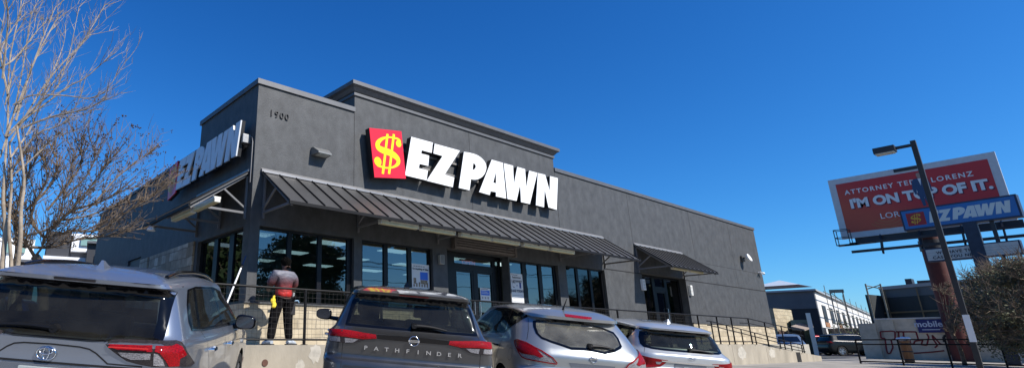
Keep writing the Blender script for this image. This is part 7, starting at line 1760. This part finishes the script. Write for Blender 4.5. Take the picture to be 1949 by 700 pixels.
# ---- scrubby trees at right
def gpt(px, d): p = at(px, 690, d); return (p.x, p.y, gz(p.x, p.y))
leafy_tree('scrub_tree', 'dense olive-brown scrubby tree right of the light pole', gpt(2000, 38), 4.4, 2.6, 51, lf_olive, .055, 90, 60, 'scrubby trees by the graffiti wall', .16, bare=.6, low=.02)
leafy_tree('scrub_tree', 'thick brown scrub at the right edge of the photo', gpt(2030, 33), 4.0, 2.2, 52, lf_olive, .05, 70, 60, 'scrubby trees by the graffiti wall', .15, bare=.6, low=.02)
leafy_tree('scrub_tree', 'thin sparse tree with pale twigs crossing the red column', gpt(1835, 39), 3.9, .8, 53, lf_olive, .045, 9, 10, 'scrubby trees by the graffiti wall', .10, bare=1.2, low=.2)
leafy_tree('roadside_tree', 'low round tree in front of the far white building', tuple(gpt(1628, 72)), 3.0, 1.5, 54, lf_mid, .10, 16, 10, None, .1)
leafy_tree('roadside_tree', 'distant green tree seen between far building and red column', tuple(gpt(1700, 110)), 7.5, 4, 55, lf_mid, .25, 26, 8, None, .2) if False else None
# ---- houses beyond the bare trees on the left
def plank_mat(name, c):
    m, nt, b = new_mat(name); N = nt.nodes; L = nt.links; tc = N.new('ShaderNodeTexCoord'); wv = N.new('ShaderNodeTexWave'); wv.bands_direction = 'Z'; wv.wave_profile = 'SAW'; wv.inputs['Scale'].default_value = 1.6
    L.new(tc.outputs['Object'], wv.inputs[0]); bp = N.new('ShaderNodeBump'); bp.inputs['Strength'].default_value = .8; bp.inputs['Distance'].default_value = .05; L.new(wv.outputs[0], bp.inputs['Height']); L.new(bp.outputs[0], b.inputs['Normal'])
    b.inputs['Base Color'].default_value = (*c, 1); b.inputs['Roughness'].default_value = .8; return m
sid_g = plank_mat('grey_siding', (.13, .135, .15)); sid_d = plank_mat('dark_siding', (.05, .052, .06)); hw = mat('house_white', (.72, .73, .75), .7, var=.05); gl_t = mat('greenish_window', (.20, .32, .28), .15, spec=.8)
def house(label, px0, px1, py_top, d, body_m, parts):
    p = at((px0+px1)/2, py_top, d); root = empty('house', (p.x, p.y, -.9), label, 'house'); oh = Vector(root.location)
    def bx(name, a0, a1, t0, t1, m_, dd=0, th=6., par=None):
        """panel between two columns and two heights of the facade, th deep"""
        A = at(a0, 500, d+dd)-oh; B = at(a1, 500, d+dd)-oh; zt_ = at((a0+a1)/2, t0, d+dd).z-oh.z; zb_2 = at((a0+a1)/2, t1, d+dd).z-oh.z if t1 is not None else -.3
        mb = MB(); slab_between(mb, Vector((A.x, A.y, 0)), Vector((B.x, B.y, 0)), zb_2, zt_, th, 1); return mb.build(name, m_, par or root)
    w0 = bx('wall', px0, px1, py_top, None, body_m); 
    for q in parts: bx(*q)
    return root
house('modern house with white balcony bands and dark upper storey behind the bare tree', 82, 214, 447, 40, sid_g, [('upper_wall', 84, 128, 440, 490, sid_d, -.5), ('white_panel', 131, 163, 447, 478, hw, -.6), ('window', 148, 178, 450, 467, gl_t, -.75, .1), ('balcony_band', 80, 162, 488, 500, hw, -.9, 1.), ('roof_edge', 84, 200, 444, 448, hw, -.3, 7.), ('white_panel', 178, 199, 452, 462, hw, -.6, .3)])
house('dark-sided house wing with a narrow pale window beside the shop', 163, 206, 462, 36, sid_d, [('window', 181, 190, 481, 505, gl_t, -.2, .15), ('roof_edge', 160, 210, 459, 463, sid_g, -.3, 7.)])
house('pale white house showing through the twigs at the far left', -30, 60, 452, 42, hw, [('wall_band', -30, 70, 500, 509, hw, -1, 1.), ('window', 4, 16, 462, 480, gl_t, -.2, .15), ('window', 30, 44, 462, 480, gl_t, -.2, .15)])
house('low dark clapboard garage in front of the houses on the left', 20, 72, 497, 30, sid_d, [('roof_edge', 16, 76, 493, 498, sid_g, -.3, 6.)])
# distant tree line so that the ground does not end bare
leafr = random.Random(77); cl = []
for k in range(70):
    a = R(-60 + k*4.6); d_ = 150+leafr.uniform(-20, 40)
    if 20 < math.degrees(a) % 360 < 100 or True: cl.append((Vector((CAM.x+d_*math.sin(a), CAM.y+d_*math.cos(a), -1+leafr.uniform(0, 3))), leafr.uniform(3, 5.5)))
o = leaf_mass(leafr, cl, 0, .7, .55).build('distant_woods', lf_mid, recalc=False); tag(o, 'low dark band of distant trees along the horizon', 'woods', kind='stuff')
